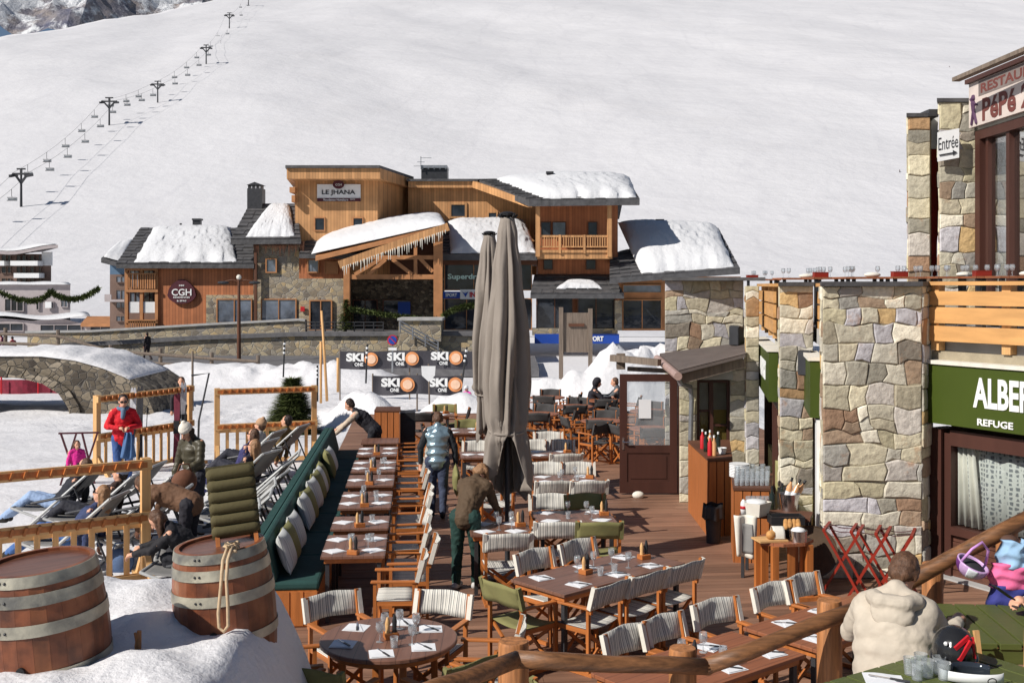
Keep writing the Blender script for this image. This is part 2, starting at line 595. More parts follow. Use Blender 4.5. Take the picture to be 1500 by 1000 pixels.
M['steel'] = mat('brushed_steel', (.6, .6, .62), .25, .1, 9, metal=1.0, bmp=.05)
M['glass'] = glass_mat('clear_glass', (.93, .95, .96), .72, .03, .13)
M['pane'] = glass_mat('window_pane', (.75, .78, .78), .78)
M['brown_paint'] = mat('dark_brown_paint', srgb(74, 44, 36), .5, .15, 4, stretch=(1, 1, .1))
M['red_wood'] = mat('red_lacquer', srgb(140, 40, 26), .4, .15, 4)
M['bread'] = mat('bread_crust', srgb(190, 140, 84), .8, .25, 20)
M['bottle'] = mat('dark_bottle_glass', (.015, .02, .012), .1, .2, 6, bmp=0, spec=.7)
M['rose'] = mat('rose_wine_bottle', srgb(214, 160, 110), .15, .1, 6, bmp=0, spec=.7)
M['skin'] = mat('skin', srgb(214, 160, 132), .55, .06, 10, bmp=.05)
M['hair_brown'] = mat('brown_hair', srgb(92, 64, 46), .5, .35, 12, (6, 6, 1), .6, 40)
M['hair_dark'] = mat('dark_hair', srgb(48, 34, 28), .5, .3, 12, (6, 6, 1), .6, 40)
M['hair_fair'] = mat('light_brown_hair', srgb(150, 112, 80), .5, .3, 12, (6, 6, 1), .6, 40)
M['rubber'] = mat('dark_rubber', (.03, .03, .033), .7, .2, 8)
M['rope'] = mat('hemp_rope', srgb(196, 170, 138), .9, .15, 40)
M['olive_pad'] = mat('olive_padding', srgb(84, 76, 48), .85, .12, 5, bmp=.3)
M['grey_sling'] = mat('grey_sling_cloth', srgb(128, 126, 124), .8, .1, 6)
M['pale_tube'] = mat('pale_grey_tube', (.5, .5, .49), .5, .08, 6, metal=.2)
_cloth = {}


def cloth(r, g, b, rough=.8):
    k = (r, g, b, rough)
    if k not in _cloth:
        _cloth[k] = mat('garment_cloth', srgb(r, g, b), rough, .12, 8, bmp=.35, bscale=16, bdist=.02, metal=.6 if rough < .3 else 0)
    return _cloth[k]


# ------------------------------------------------------------------ camera, sky, sun
cam = bpy.data.cameras.new('camera')
co = bpy.data.objects.new('camera', cam); COL.objects.link(co)
co.location = (0, 0, HC); co.rotation_euler = (R(90), 0, 0)
cam.sensor_width = 36; cam.lens = 36 * F / 1500; cam.shift_y = -(500 - HY) / 1500
cam.clip_start = 0.1; cam.clip_end = 9000
S.camera = co
SUN_EL = 38.0
sdir = V((0.85, 0.53, 0)).normalized() * math.cos(R(SUN_EL)) + V((0, 0, -math.sin(R(SUN_EL))))
sl = bpy.data.lights.new('sun', 'SUN'); sl.energy = 5.0; sl.angle = R(.5); sl.color = (1, .955, .88)
so = bpy.data.objects.new('sun', sl); COL.objects.link(so)
so.location = (-30, -20, 60); so.rotation_euler = sdir.to_track_quat('-Z', 'Y').to_euler()
wd = bpy.data.worlds.new('World'); S.world = wd; wd.use_nodes = True
wt = wd.node_tree; bg = wt.nodes['Background']
sk = wt.nodes.new('ShaderNodeTexSky'); sk.sky_type = 'NISHITA'; sk.sun_disc = False
sk.sun_elevation = R(SUN_EL); sk.sun_rotation = math.atan2(-.85, -.53); sk.altitude = 2100
wt.links.new(sk.outputs[0], bg.inputs[0]); bg.inputs[1].default_value = .062
S.view_settings.view_transform = 'Standard'; S.view_settings.look = 'None'; S.view_settings.gamma = 1
S.view_settings.exposure = 0.02
S.cycles.max_bounces = 6; S.cycles.diffuse_bounces = 2; S.cycles.glossy_bounces = 3; S.cycles.transparent_max_bounces = 12
S.cycles.use_denoising = True

# ------------------------------------------------------------------ terrain
BUMPS = [  # x, y, rx, ry, h
    (4.7, 37.5, 1.6, 1.5, 1.55), (6.0, 38.5, 2.2, 2.2, 1.7), (3.4, 37.0, 1.1, 1.2, .75), (3.2, 36.0, 1.5, 1.3, 1.3), (1.5, 36.0, 1.6, 1.2, 1.15), (0.1, 35.5, 1.3, 1.0, .7),
    (-1.3, 34.6, 1.5, 1.0, .95), (-2.2, 35.0, .9, .9, .4), (-4.7, 35.0, 1.1, 1.1, 1.25), (-5.6, 36.5, 1.5, 1.2, .5), (-3.7, 34.2, .7, .7, .35),
    (-12, 55, 7, 2.5, .95), (-8.5, 54, 2.8, 2, .5), (-19, 54, 6, 2.2, .7), (-4, 50, 4, 2, .3),
]


def gz(x, y, fine=True):
    z = -0.8 * ss(20, 36, y) - 0.55 * ss(36, 60, y)
    n = noise.noise
    if y < 125:
        for bx, by, rx, ry, h in BUMPS:
            d = ((x - bx) / rx) ** 2 + ((y - by) / ry) ** 2
            if d < 6:
                q = .5 * n(V((x * 1.1, y * 1.1, 3))) + .3 * n(V((x * 2.7, y * 2.7, 8))) + .16 * abs(n(V((x * 6, y * 6, 5))))
                z += h * math.exp(-(d ** 1.35)) * (.85 + .5 * q)
        if fine:
            k = 1.0 - .8 * ss(48, 58, y)
            z += k * (.06 * n(V((x * .5, y * .5, 0))) + .035 * n(V((x * 1.7, y * 1.7, 7))))
            b = ss(32, 34, y) * (1 - ss(40, 46, y))
            z += b * .16 * n(V((x * 2.3, y * 2.3, 1)))
        # bank of ploughed snow by the camera
        xe = -1.30 - .16 * max(0, y - 7.6) - .55 * ss(8.6, 9.8, y)
        bk = ss(xe + .35, xe - .55, x) * (1 - ss(8.15 + .5 * ss(-2.4, -2.0, x), 10.2, y))
        z += (1.46 + .1 * ss(7.1, 7.9, y) * ss(-2.1, -2.7, x)) * bk * (1 + .05 * n(V((x * 2.2, y * 2.2, 4))) + .02 * n(V((x * 7, y * 7, 4))))
        vv = x * .9962 + y * .0866
        if vv > -1.9 and y < 33:
            z -= .16 * ss(-1.9, -1.7, vv) * (1 - ss(32.0, 32.8, y)) * (1 - bk)
    if y > 100:
        t = (y - 205) / 25
        z += .33 * 25 * (math.log1p(math.exp(t)) if t < 30 else t) - .33 * 25 * math.log1p(math.exp((100 - 205) / 25))
        k = ss(210, 480, y)
        z += k * (9 * n(V((x / 210 + y / 900, y / 420, 2))) + 2.6 * n(V((x / 70 + y / 220, y / 160, 5))) + 1.1 * n(V((x / 25, y / 30, 9))))
        z += .045 * max(0, x) * ss(200, 600, y) * .5
        pxx = CX + x / y * F
        rd = 745 + pxx / 200 * 225 if pxx < 200 else 970 + (pxx - 200) * 1.6
        if y > rd - 60:
            q = y - rd
            s_ = 40 * math.log1p(math.exp(q / 40)) if q < 900 else q
            z -= s_ * .62
    return z


def grid_mesh(xs, ys, dz=0.0, fine=True):
    mb = MB()
    mb.v = [(x, y, gz(x, y, fine) + dz) for y in ys for x in xs]
    nx = len(xs)
    mb.f = [(j * nx + i, j * nx + i + 1, (j + 1) * nx + i + 1, (j + 1) * nx + i) for j in range(len(ys) - 1) for i in range(nx - 1)]
    mb.c = [None] * len(mb.f)
    return mb


def steps(a, b, d0, g):
    out = [a]
    d = d0
    while out[-1] < b:
        out.append(out[-1] + d); d *= g
    return out


structure('snow_ground', grid_mesh([-46 + i * .5 for i in range(64)] + [-14 + i * .22 for i in range(146)] + [18.2 + i * .9 for i in range(32)], steps(14.0, 62, .24, 1.004)), M['snow'], True, False)
xs = [-8 + i * .07 for i in range(115)]
structure('snow_bank', grid_mesh(xs, [4.2 + i * .075 for i in range(132)]), M['snow_bank'], True, False)
structure('snow_side', grid_mesh([-46 + i * .8 for i in range(49)], [8 + i * .5 for i in range(14)]), M['snow'], True, False)
structure('street_snow', grid_mesh([-60 + i * 1.0 for i in range(121)], [61.5 + i * 1.0 for i in range(48)], -.03), M['snow'], True, False)
hy = steps(107.5, 1500, 3.0, 1.012)
structure('snow_hill', grid_mesh([-560 + i * 6.5 for i in range(200)], hy), M['snow_hill'], True, False)
# wide flat sheet below everything out to the horizon
mb = MB(); mb.box(-3000, 3000, -60, 4000, -9.2, -9.0)
structure('valley_ground', mb, M['snow_hill'])

# distant rock mountain
m_, t_, b_ = nt_new('rock_and_snow')
vec = coords(t_)
nn = N(t_, 'ShaderNodeTexNoise'); nn.inputs['Scale'].default_value = .012; nn.inputs['Detail'].default_value = 12; nn.inputs['Roughness'].default_value = .68
t_.links.new(vec, nn.inputs['Vector'])
n2_ = N(t_, 'ShaderNodeTexNoise'); n2_.inputs['Scale'].default_value = .03; n2_.inputs['Detail'].default_value = 8
t_.links.new(vec, n2_.inputs['Vector'])
rock = ramp(t_, n2_.outputs['Fac'], [(.3, srgb(92, 94, 116)), (.5, srgb(136, 132, 140)), (.7, srgb(168, 156, 150))])
t_.links.new(mix(t_, rock, (.8, .81, .84), ramp(t_, nn.outputs['Fac'], [(.47, (0, 0, 0)), (.53, (1, 1, 1))])), b_.inputs['Base Color'])
b_.inputs['Roughness'].default_value = .9
bump(t_, b_, nn.outputs['Fac'], 1.0, 30)
mb = MB()
nx, ny = 90, 60
for j in range(ny + 1):
    for i in range(nx + 1):
        x = -1900 + 1500 * i / nx; y = 2000 + 700 * j / ny
        rg = noise.multi_fractal(V((x / 260, y / 330, 1.0)), 1.0, 2.1, 7)
        h = 360 + 430 * (j / ny) + 120 * rg - 60 * math.cos(i / nx * 6)
        h -= max(0, (x + 960)) * .45
        mb.v.append((x, y, h))
for j in range(ny):
    for i in range(nx):
        q = j * (nx + 1) + i
        mb.f.append((q, q + 1, q + nx + 2, q + nx + 1)); mb.c.append(None)
structure('rock_mountain', mb, m_, False, False)

# ------------------------------------------------------------------ helpers for buildings set out from the photograph
def pbox(mb, x0, y0, x1, y1, D, depth, col=None):
    a, b = W(x0, y1, D), W(x1, y0, D)
    return mb.box(a.x, b.x, D, D + depth, a.z, b.z, col)


def pboxd(mb, x0, y0, x1, y1, D, depth):
    return mb.prism([W(x0, y1, D), W(x1, y1, D), W(x1, y0, D), W(x0, y0, D)], (-.55 * depth, depth, 0))


def slab4(mb, fl, fr, br, bl, t):
    d = V((0, 0, -t))
    return mb.hexa([fl + d, fr + d, br + d, bl + d, fl, fr, br, bl])


def bil(fl, fr, br, bl, u, v):
    return fl.lerp(fr, u).lerp(bl.lerp(br, u), v)


def snow_slab(name, label, fl, fr, br, bl, t, seed=0, nu=60, nv=30, rag=.05, lump=.2):
    """pillow of snow lying on a roof plane"""
    def top(u, v):
        e = (1 - abs(2 * u - 1) ** 5) * (1 - abs(2 * v - 1) ** 4)
        n = noise.noise(V((u * 3 + seed, v * 3, seed * 1.7)))
        n2 = noise.noise(V((u * 23 + seed, v * 16, seed)))
        uu = u + rag * n2 * (1 if .02 < v < .98 else .7) * .5
        p = bil(fl, fr, br, bl, min(1, max(0, uu)), min(1, max(0, v + rag * noise.noise(V((u * 9, seed, 2))) * (1 - v))))
        return p + V((0, 0, t * (max(0, e) ** .62) * (1 + lump * n + .07 * n2 + .04 * noise.noise(V((u * 60, v * 40, seed)))) + .02))
    mb = MB()
    mb.sheet(top, nu, nv, lambda u, v: bil(fl, fr, br, bl, u, v) - top(u, v) - V((0, 0, .01)))
    return tag(obj(name, mb, M['snow_roof'], None, True), label, 'snow', None, 'stuff')


def win(par, x0, y0, x1, y1, D, panes=1, fr=1.6, frame_mat='timber', glass='glass_dark', name='window'):
    f = MB()
    a, b = W(x0, y1, D), W(x1, y0, D)
    w = fr * D / F
    y = D - .10
    f.box(a.x - w, a.x, y, D + .05, a.z - w, b.z + w); f.box(b.x, b.x + w, y, D + .05, a.z - w, b.z + w)
    f.box(a.x, b.x, y, D + .05, b.z, b.z + w); f.box(a.x, b.x, y, D + .05, a.z - w, a.z)
    for k in range(1, panes):
        x = a.x + (b.x - a.x) * k / panes
        f.box(x - w * .4, x + w * .4, y, D + .05, a.z, b.z)
    o = obj(name, f, M[frame_mat], par)
    g = MB(); g.box(a.x, b.x, D - .03, D + .04, a.z, b.z)
    obj('pane', g, M[glass], o)
    return o


def part(par, name, mb, mat_, smooth=False):
    return obj(name, mb, M[mat_] if isinstance(mat_, str) else mat_, par, smooth)


def one(fn, *a, **k):
    mb = MB(); fn(mb, *a, **k); return mb


# ------------------------------------------------------------------ the timber residence across the street
RB = wthing('residence_building', 'large timber and stone residence with stepped snowy roofs across the street', 'building', (-6, 80, -1.3))
mb = MB()
pbox(mb, 230, 392, 371, 484, 80, 8)
part(RB, 'wall', mb, 'clad_red')
mb = MB()
pbox(mb, 302, 432, 371.5, 484, 79.8, .22); pbox(mb, 371.5, 352, 438, 484, 79.7, 7); pbox(mb, 438, 408, 505, 484, 79.6, 3)
part(RB, 'stone_wall', mb, 'stone_far')
mb = MB(); pbox(mb, 438, 372, 502, 408, 79.7, 3)
part(RB, 'wall', mb, 'clad_red')
mb = MB(); pbox(mb, 182, 386, 230, 484, 81.5, 6)
part(RB, 'wall', mb, 'wall_brown')
mb = MB()
for x in (185, 207, 229):
    pbox(mb, x - 2.2, 388, x + 2.2, 484, 79.8, .3)
for y in (392, 424, 469):
    pbox(mb, 183, y, 231, y + 4, 79.7, 1.8)
part(RB, 'balcony_frame', mb, 'timber')
for yy in (402, 470):
    mb = MB()
    for k in range(12): pbox(mb, 188 + k * 3.4, yy, 190 + k * 3.4, yy + 21 if yy < 420 else yy + 12, 79.7, .08)
    pbox(mb, 186, yy - 2, 229, yy, 79.65, .16)
    part(RB, 'balcony_railing', mb, 'timber')
for yy in (432,):
    for x0, x1 in ((189, 204), (210, 227)):
        mb = MB(); pbox(mb, x0, yy + 10, x1, yy + 26, 79.9, .06)
        part(RB, 'balcony_panel', mb, 'white')
for x0, x1, y0, y1 in ((191, 205, 428, 446), (211, 227, 428, 446), (191, 204, 396, 420), (211, 226, 396, 420)):
    win(RB, x0, y0, x1, y1, 81.4, 2, .8, 'timber_dark', 'glass_sky')
# roofs: left wing, middle wing, tower, right block
def roof(fl, fr, br, bl, t, mt='slate', ridge_back=6.0):
    mb = MB(); slab4(mb, fl, fr, br, bl, t)
    if ridge_back:
        d = V((0, ridge_back, -ridge_back * .42))
        slab4(mb, bl, br, br + d, bl + d, t)
    # courses of slates laid as thin overlapping strips
    n = max(3, int((bl - fl).length / .62))
    for k in range(n):
        u0, u1 = k / n, (k + 1) / n
        nrm = (fr - fl).cross(bl - fl).normalized()
        a, b, c, d_ = fl.lerp(bl, u0), fr.lerp(br, u0), fr.lerp(br, u1), fl.lerp(bl, u1)
        mb.hexa([a, b, c, d_, a + nrm * .09, b + nrm * .09, c + nrm * .025, d_ + nrm * .025])
        m = max(2, int((b - a).length / .75))
        for q in range(m):
            if random.random() < .55:
                s0 = (q + .06) / m; s1 = (q + .94) / m
                mb.hexa([a.lerp(b, s0) + nrm * .05, a.lerp(b, s1) + nrm * .05, d_.lerp(c, s1) + nrm * .02, d_.lerp(c, s0) + nrm * .02,
                         a.lerp(b, s0) + nrm * .13, a.lerp(b, s1) + nrm * .13, d_.lerp(c, s1) + nrm * .05, d_.lerp(c, s0) + nrm * .05])
    return part(RB, 'roof', mb, mt)
e = [W(170, 387, 79.15), W(372, 387, 79.15), W(372, 334, 86), W(206, 334, 86)]
r1 = roof(*e, .3)
snow_slab('roof_snow', 'thick snow on the low left roof above the round plum sign', W(196, 384.5, 79.3), W(347, 384.5, 79.3), W(338, 333, 86.3), W(226, 333, 86.3), .62, 1)
e = [W(338, 351, 78.8), W(441, 350, 78.8), W(434, 299, 84), W(366, 299, 84)]
r2 = roof(*e, .35)
snow_slab('roof_snow', 'small snow patch on the roof beside the grey chimney', W(360, 347, 79), W(432, 347, 79), W(424, 301, 83.6), W(396, 301, 83.6), .5, 2)
mb = MB(); pbox(mb, 362, 276, 384, 306, 83.2, 1.1)
ch = part(r2, 'chimney', mb, 'charcoal')
mb = MB()
for x in (364, 370, 376, 382): pbox(mb, x - .8, 270, x + .8, 276, 83.3, .8)
mb.prism([W(361, 271, 83.1), W(385, 271, 83.1), W(373, 266.5, 83.1)], (0, 1.2, 0))
part(ch, 'chimney_cap', mb, 'charcoal')
mb = MB(); pbox(mb, 282, 321, 293, 335, 86.5, .5); pbox(mb, 281, 320, 294, 322.5, 86.4, .7)
part(r1, 'vent_pipe', mb, 'charcoal')
mb = MB(); pbox(mb, 263, 327, 265.5, 336, 86.5, .2)
part(r1, 'vent_pipe', mb, 'charcoal')
# tower
mb = MB()
a, b, c_ = W(432, 262, 81), W(553, 262, 81), W(600, 262, 88)
zb = W(0, 405, 81).z
mb.prism([V((a.x, 81, zb)), V((b.x, 81, zb)), V((c_.x, 88, zb)), V((a.x, 88, zb))], (0, 0, a.z + .4 - zb))
part(RB, 'tower_wall', mb, 'clad')
mb = MB()
p = [W(420, 248, 79.5), W(557, 248, 79.5), W(607, 266, 88), W(432, 266, 88)]
z0, z1 = W(0, 262, 79.5).z, W(0, 246.5, 79.5).z
mb.prism([V((q.x, q.y, z0)) for q in p], (0, 0, z1 - z0))
part(RB, 'tower_fascia', mb, 'clad')
mb = MB()
mb.prism([V((q.x * 1.004, q.y - .2, z1)) for q in p], (0, 0, .2))
part(RB, 'tower_roof', mb, 'slate')
mb = MB()
pbox(mb, 424, 274, 432, 282, 80.4, 2); pbox(mb, 427, 286, 432, 296, 80.4, 2)
part(RB, 'roof_bracket', mb, 'timber')
for x0, x1 in ((462, 475), (518, 531)):
    win(RB, x0, 320, x1, 337, 81, 1, 1.6, 'timber')
# right block behind and its big roof
mb = MB(); pbox(mb, 598, 268, 792, 402, 86, 4)
part(RB, 'wall', mb, 'clad')
mb = MB()
pbox(mb, 598, 265, 697, 275, 85.3, 1.2)
a, b = W(694, 270, 85.3), W(777, 299, 77.3)
mb.bar(a, b, .3, .5)
part(RB, 'roof_fascia', mb, 'clad')
mb = MB(); pbox(mb, 596, 262, 700, 265.5, 85.1, 5)
part(RB, 'roof', mb, 'slate')
win(RB, 661, 300, 681, 317, 86, 1, 3, 'clad'); win(RB, 716, 312, 727, 327, 86, 1, 2.5, 'clad')
e = [W(775, 294, 76.8), W(937, 292, 76.8), W(918, 260, 86), W(696, 263, 86)]
r3 = roof(*e, .4)
snow_slab('roof_snow', 'wide snow pillow on the highest roof above the wooden balcony', W(796, 292, 77.2), W(934, 290.5, 77.0), W(922, 260, 86), W(722, 263, 86), .85, 3)
mb = MB(); pbox(mb, 775, 294.5, 937, 300, 77.0, .5)
part(r3, 'gutter', mb, 'timber_dark')
mb = MB(); pbox(mb, 801, 252, 810, 262, 82.5, .5); pbox(mb, 800, 251, 811, 253.5, 82.4, .7)
part(r3, 'vent_pipe', mb, 'charcoal')
mb = MB(); pbox(mb, 617, 247, 655, 262, 87, 2)
p_ = part(RB, 'roof_plant', mb, 'charcoal')
mb = MB()
pbox(mb, 616, 242, 655, 246, 86.8, 2.4)
for k in range(5): pbox(mb, 618 + k * 8.5, 246, 620 + k * 8.5, 248, 86.9, .2)
pbox(mb, 616, 229, 617, 248, 86.7, .06); pbox(mb, 606, 243, 617, 243.7, 86.7, .05); pbox(mb, 611, 237, 622, 237.7, 86.7, .05); pbox(mb, 616, 231, 632, 231.7, 86.7, .05)
part(p_, 'aerial', mb, 'grey_metal')
mb = MB(); pbox(mb, 788, 300, 905, 484, 80, 6)
part(RB, 'wall', mb, 'clad_red')
mb = MB()
pbox(mb, 786, 370, 897, 379, 77.6, 2.5)
part(RB, 'balcony_floor', mb, 'clad')
for x in (788, 893):
    mb = MB(); pbox(mb, x - 3.2, 298, x + 3.2, 376, 77.4, .34); part(RB, 'balcony_post', mb, 'clad')
mb = MB()
pbox(mb, 790, 344.5, 891, 347.5, 77.5, .14); pbox(mb, 790, 366, 891, 370, 77.5, .12); pbox(mb, 790, 360.5, 891, 362.5, 77.5, .1)
for k in range(28): pbox(mb, 793 + k * 3.55, 347, 794.5 + k * 3.55, 361, 77.52, .07)
for x in (820, 856): pbox(mb, x - 1.6, 344, x + 1.6, 371, 77.45, .16)
part(RB, 'balcony_railing', mb, 'clad')
for x0, x1, y0, y1, g in ((793, 806, 326, 346, 'glass_dark'), (810, 828, 326, 346, 'glass_sky'), (862, 874, 326, 346, 'glass_dark'), (797, 809, 377, 394, 'glass_dark'), (859, 872, 377, 394, 'glass_dark')):
    win(RB, x0, y0, x1, y1, 80, 1, 1.2, 'timber_dark', g)
# entrance canopy with its truss
e = [W(438, 372, 78.7), W(545, 374, 78.7), W(560, 346, 82), W(452, 346, 82)]
roof(*e, .3, 'slate', 0)
mb = MB()
fl, fr, br, bl = W(462, 376, 76.3), W(656, 329, 75.5), W(640, 318, 84), W(470, 352, 84)
slab4(mb, fl, fr, br, bl, .3)
part(RB, 'canopy_roof', mb, 'timber')
mb = MB(); mb.bar(W(497, 388, 75.3), W(657, 332, 75.3), .2, .55)
part(RB, 'verge_board', mb, 'clad')
mb = MB()
for k in range(46):
    q = W(500, 391, 75.2).lerp(W(655, 336, 75.2), (k + random.random() * .6) / 46)
    h = random.uniform(.2, .8)
    mb.tube([q, q - V((0, 0, h))], [.05, .012], 5)
part(RB, 'icicle_lights', mb, 'cream')
snow_slab('roof_snow', 'long sloping snow slab on the entrance canopy roof', W(456, 372, 76.8), W(653, 328, 75.6), W(646, 316, 84), W(466, 350, 84), .8, 4, 60, 20, .02, .1)
mb = MB()
for x0, y0, x1, y1 in ((635, 330, 648, 486), (503, 385, 512, 478)): pbox(mb, x0, y0, x1, y1, 76, .5)
for y, h in ((374, 6), (402, 7)): pbox(mb, 505 if y > 390 else 540, y, 640, y + h, 76.1, .35)
pbox(mb, 606, 348, 611, 408, 76.15, .25)
for a_, b_2 in (((560, 378), (520, 402)), ((575, 380), (604, 402)), ((612, 375), (634, 398)), ((540, 402), (565, 380))):
    mb.bar(W(*a_, 76.2), W(*b_2, 76.2), .25)
part(RB, 'entrance_truss', mb, 'timber')
mb = MB(); pbox(mb, 500, 350, 650, 484, 84, 1)
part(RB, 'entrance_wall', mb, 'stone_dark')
mb = MB(); pbox(mb, 512, 345, 640, 404, 83.6, .3)
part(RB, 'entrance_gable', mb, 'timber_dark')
win(RB, 518, 440, 552, 482, 83.8, 2, 1.4, 'timber_dark', 'glass_dark', 'entrance_door')
win(RB, 562, 440, 600, 462, 83.8, 1, 1.4, 'timber_dark', 'glass_dark')
mb = MB(); pbox(mb, 583, 442, 601, 461, 83.5, .1)
part(RB, 'screen', mb, 'blue')
# glazed shop under its own snowy roof
mb = MB(); pbox(mb, 648, 374, 787, 388, 79, 4)
part(RB, 'shop_beam', mb, 'timber_dark')
e = [W(640, 374, 77.6), W(787, 374, 77.6), W(770, 325, 85), W(652, 325, 85)]
roof(*e, .35, 'slate', 0)
snow_slab('roof_snow', 'sunlit snow on the shop roof behind the closed parasols', W(660, 371, 77.8), W(785, 370, 77.8), W(770, 325, 85), W(656, 325, 85), .8, 5)
win(RB, 652, 380, 778, 424, 79.2, 3, 1.4, 'timber', 'glass_dark', 'shop_window')
win(RB, 652, 438, 778, 482, 79.2, 4, 1.4, 'timber', 'glass_dark', 'shop_window')
for q, (x, y0, y1, w) in enumerate(((668, 446, 480, 3), (690, 452, 480, 6), (672, 388, 396, 40))):
    pass
# low tiled shopfront roof, shop windows and the low right wing
e = [W(777, 431, 76.6), W(914, 431, 76.6), W(897, 402, 80), W(783, 402, 80)]
roof(*e, .3, 'slate', 0)
snow_slab('roof_snow', 'thin snow streak left on the low tiled shopfront roof', W(813, 424, 77.3), W(884, 424, 77.3), W(868, 413, 78.7), W(832, 413, 78.7), .3, 6)
for x0, x1 in ((787, 838), (847, 899)):
    win(RB, x0, 437, x1, 481, 79.7, 2, 1.6, 'timber_dark', 'glass_dark', 'shop_window')
mb = MB(); pbox(mb, 780, 481, 905, 491, 79, 1.2); pbox(mb, 901, 440, 911, 484, 78.6, .8)
part(RB, 'stone_wall', mb, 'stone_far')
mb = MB(); pbox(mb, 905, 405, 1085, 484, 80.2, 6)
part(RB, 'wall', mb, 'timber')
e = [W(893, 408, 76), W(1084, 394, 76), W(1052, 334, 85), W(893, 372, 81)]
roof(*e, .35)
snow_slab('roof_snow', 'deep snow drift on the low right wing, half shaded blue', W(940, 403, 76.2), W(1076, 393, 76.2), W(1050, 333, 85), W(905, 326, 85), 1.0, 7, 60, 30, .04, .25)
win(RB, 913, 440, 968, 481, 80.1, 2, 1.6, 'timber', 'glass_dark', 'shop_window')
win(RB, 913, 418, 968, 428, 80.1, 1, 1.2, 'timber', 'glass_sky')
mb = MB(); pbox(mb, 962, 322, 972, 333, 84, .5); pbox(mb, 961, 321, 973, 323.5, 83.9, .7)
part(RB, 'vent_pipe', mb, 'charcoal')
# ground floor openings on the left
win(RB, 319, 439, 368, 472, 79.7, 2, 1.6, 'timber', 'glass_sky'); win(RB, 384, 439, 433, 470, 79.6, 2, 1.6, 'timber', 'glass_sky')
win(RB, 391, 380, 404, 398, 79.6, 1, 1.8, 'timber', 'glass_sky'); win(RB, 452, 381, 466, 398, 79.6, 1, 1.8, 'timber', 'glass_sky'); win(RB, 477, 384, 494, 400, 79.6, 1, 1.2, 'timber', 'timber')
d_ = win(RB, 455, 441, 485, 482, 79.5, 2, 1.8, 'timber', 'glass_dark', 'side_door')
mb = MB(); pbox(mb, 440, 449, 446, 456, 79.4, .1)
part(RB, 'notice_box', mb, 'red')
mb = MB(); pbox(mb, 372, 355, 376, 470, 79.2, .25)
part(RB, 'drainpipe', mb, 'timber_dark')
mb = MB()
for k in range(44):
    q = W(372 + k * 1.7, 353, 78.9); h = random.uniform(.3, 1.2)
    mb.tube([q, q - V((0, 0, h))], [.05, .01], 4)
part(RB, 'icicle_lights', mb, 'timber_dark')

XR, ZU, NF = V((1, 0, 0)), V((0, 0, 1)), V((0, -1, 0))


def sign_board(name, label, x0, y0, x1, y1, D, mt, texts, depth=.12, cat='sign', group=None):
    c = W((x0 + x1) / 2, (y0 + y1) / 2, D)
    o = wthing(name, label, cat, c, group)
    mb = MB(); pbox(mb, x0, y0, x1, y1, D, depth)
    part(o, 'board', mb, mt)
    for body, tx, ty, tw, th, tm, bold in texts:
        t = text_mb(body, tw * D / F, th * D / F, bold)
        place(t, W(tx, ty, D - .02), XR, ZU, NF, .02)
        part(o, 'lettering', t, tm)
    return o


sb = sign_board('name_sign', 'white name board with plum strip high on the timber tower', 464.5, 270, 528, 295, 80.85, 'white', [('LE JHANA', 496, 282.5, 49, 8.5, 'charcoal', .02)])
mb = MB(); pbox(mb, 464.5, 290.3, 528, 295, 80.8, .1); part(sb, 'strip', mb, 'maroon')
t = text_mb('Residence Hoteliere  ****', 46 * .0505); place(t, W(497, 292.6, 80.76), XR, ZU, NF, .02); part(sb, 'lettering', t, 'white_text')
mb = MB(); mb.lathe([(.01, 0), (.4, 0), (.4, .12), (.01, .12)], W(496, 270.5, 80.7), 20, Matrix.Diagonal((1.05, 1, .8)).to_4x4().to_3x3() @ Matrix.Rotation(R(90), 3, 'X'))
part(sb, 'emblem', mb, 'maroon')
t = text_mb('CGH', .45); place(t, W(496, 270.5, 80.55), XR, ZU, NF, .02); part(sb, 'lettering', t, 'white_text')
o = wthing('round_sign', 'rounded plum sign with white CGH letters on the red-brown timber wall', 'sign', W(266, 427, 79.8))
mb = MB()
ol = [W(266 + 21.5 * math.cos(a) * (1 if math.sin(a) < 0 else .93 - .3 * math.sin(a) ** 2), 429 - 16 * math.sin(a) * (1.25 if math.sin(a) > 0 else 1), 79.75) for a in [k * math.pi / 16 for k in range(32)]]
mb.prism(ol, (0, .2, 0)); part(o, 'board', mb, 'maroon')
for body, y, w, h in (('CGH', 428, 29, 10), ('RESIDENCES', 435.5, 24, 2.4), ('& SPAS', 440.5, 14, 2.4), ('***', 418, 8, 2.5)):
    t = text_mb(body, w * 79.7 / F, h * 79.7 / F, .015); place(t, W(266, y, 79.73), XR, ZU, NF, .02); part(o, 'lettering', t, 'white_text')
o = wthing('shop_letters', 'pale green shop name letters behind the dark upper shop glass', 'sign', W(680, 405, 79.1))
t = text_mb('Superdry', 48 * 79 / F, 10 * 79 / F, .03); place(t, W(680, 406, 79.0), XR, ZU, NF, .06); part(o, 'lettering', t, mat('mint_letters', (.55, .75, .68), .5, .03, 3, bmp=0))
sign_board('shop_sign', 'blue SPORT sign strip beside the timber entrance post', 649, 427, 674, 437, 78.9, 'blue', [('SPORT', 661, 432, 17, 5, 'white_text', .03)])
sb = sign_board('shop_sign', 'white shop sign with red letters and blue bird mark', 674, 424, 745, 438, 78.8, 'white', [('INTERSPORT', 713, 431.5, 50, 8, 'red', .04)])
mb = MB(); mb.prism([W(677, 427, 78.7), W(681, 430, 78.7), W(686, 427, 78.7), W(682, 435, 78.7)], (0, .08, 0)); part(sb, 'bird_mark', mb, 'blue')
sb = sign_board('shop_sign', 'long blue shop sign at the foot of the low shopfront', 783, 489, 907, 503, 78.4, 'blue', [('INTERSPORT', 862, 496, 44, 7.5, 'white_text', .04)])

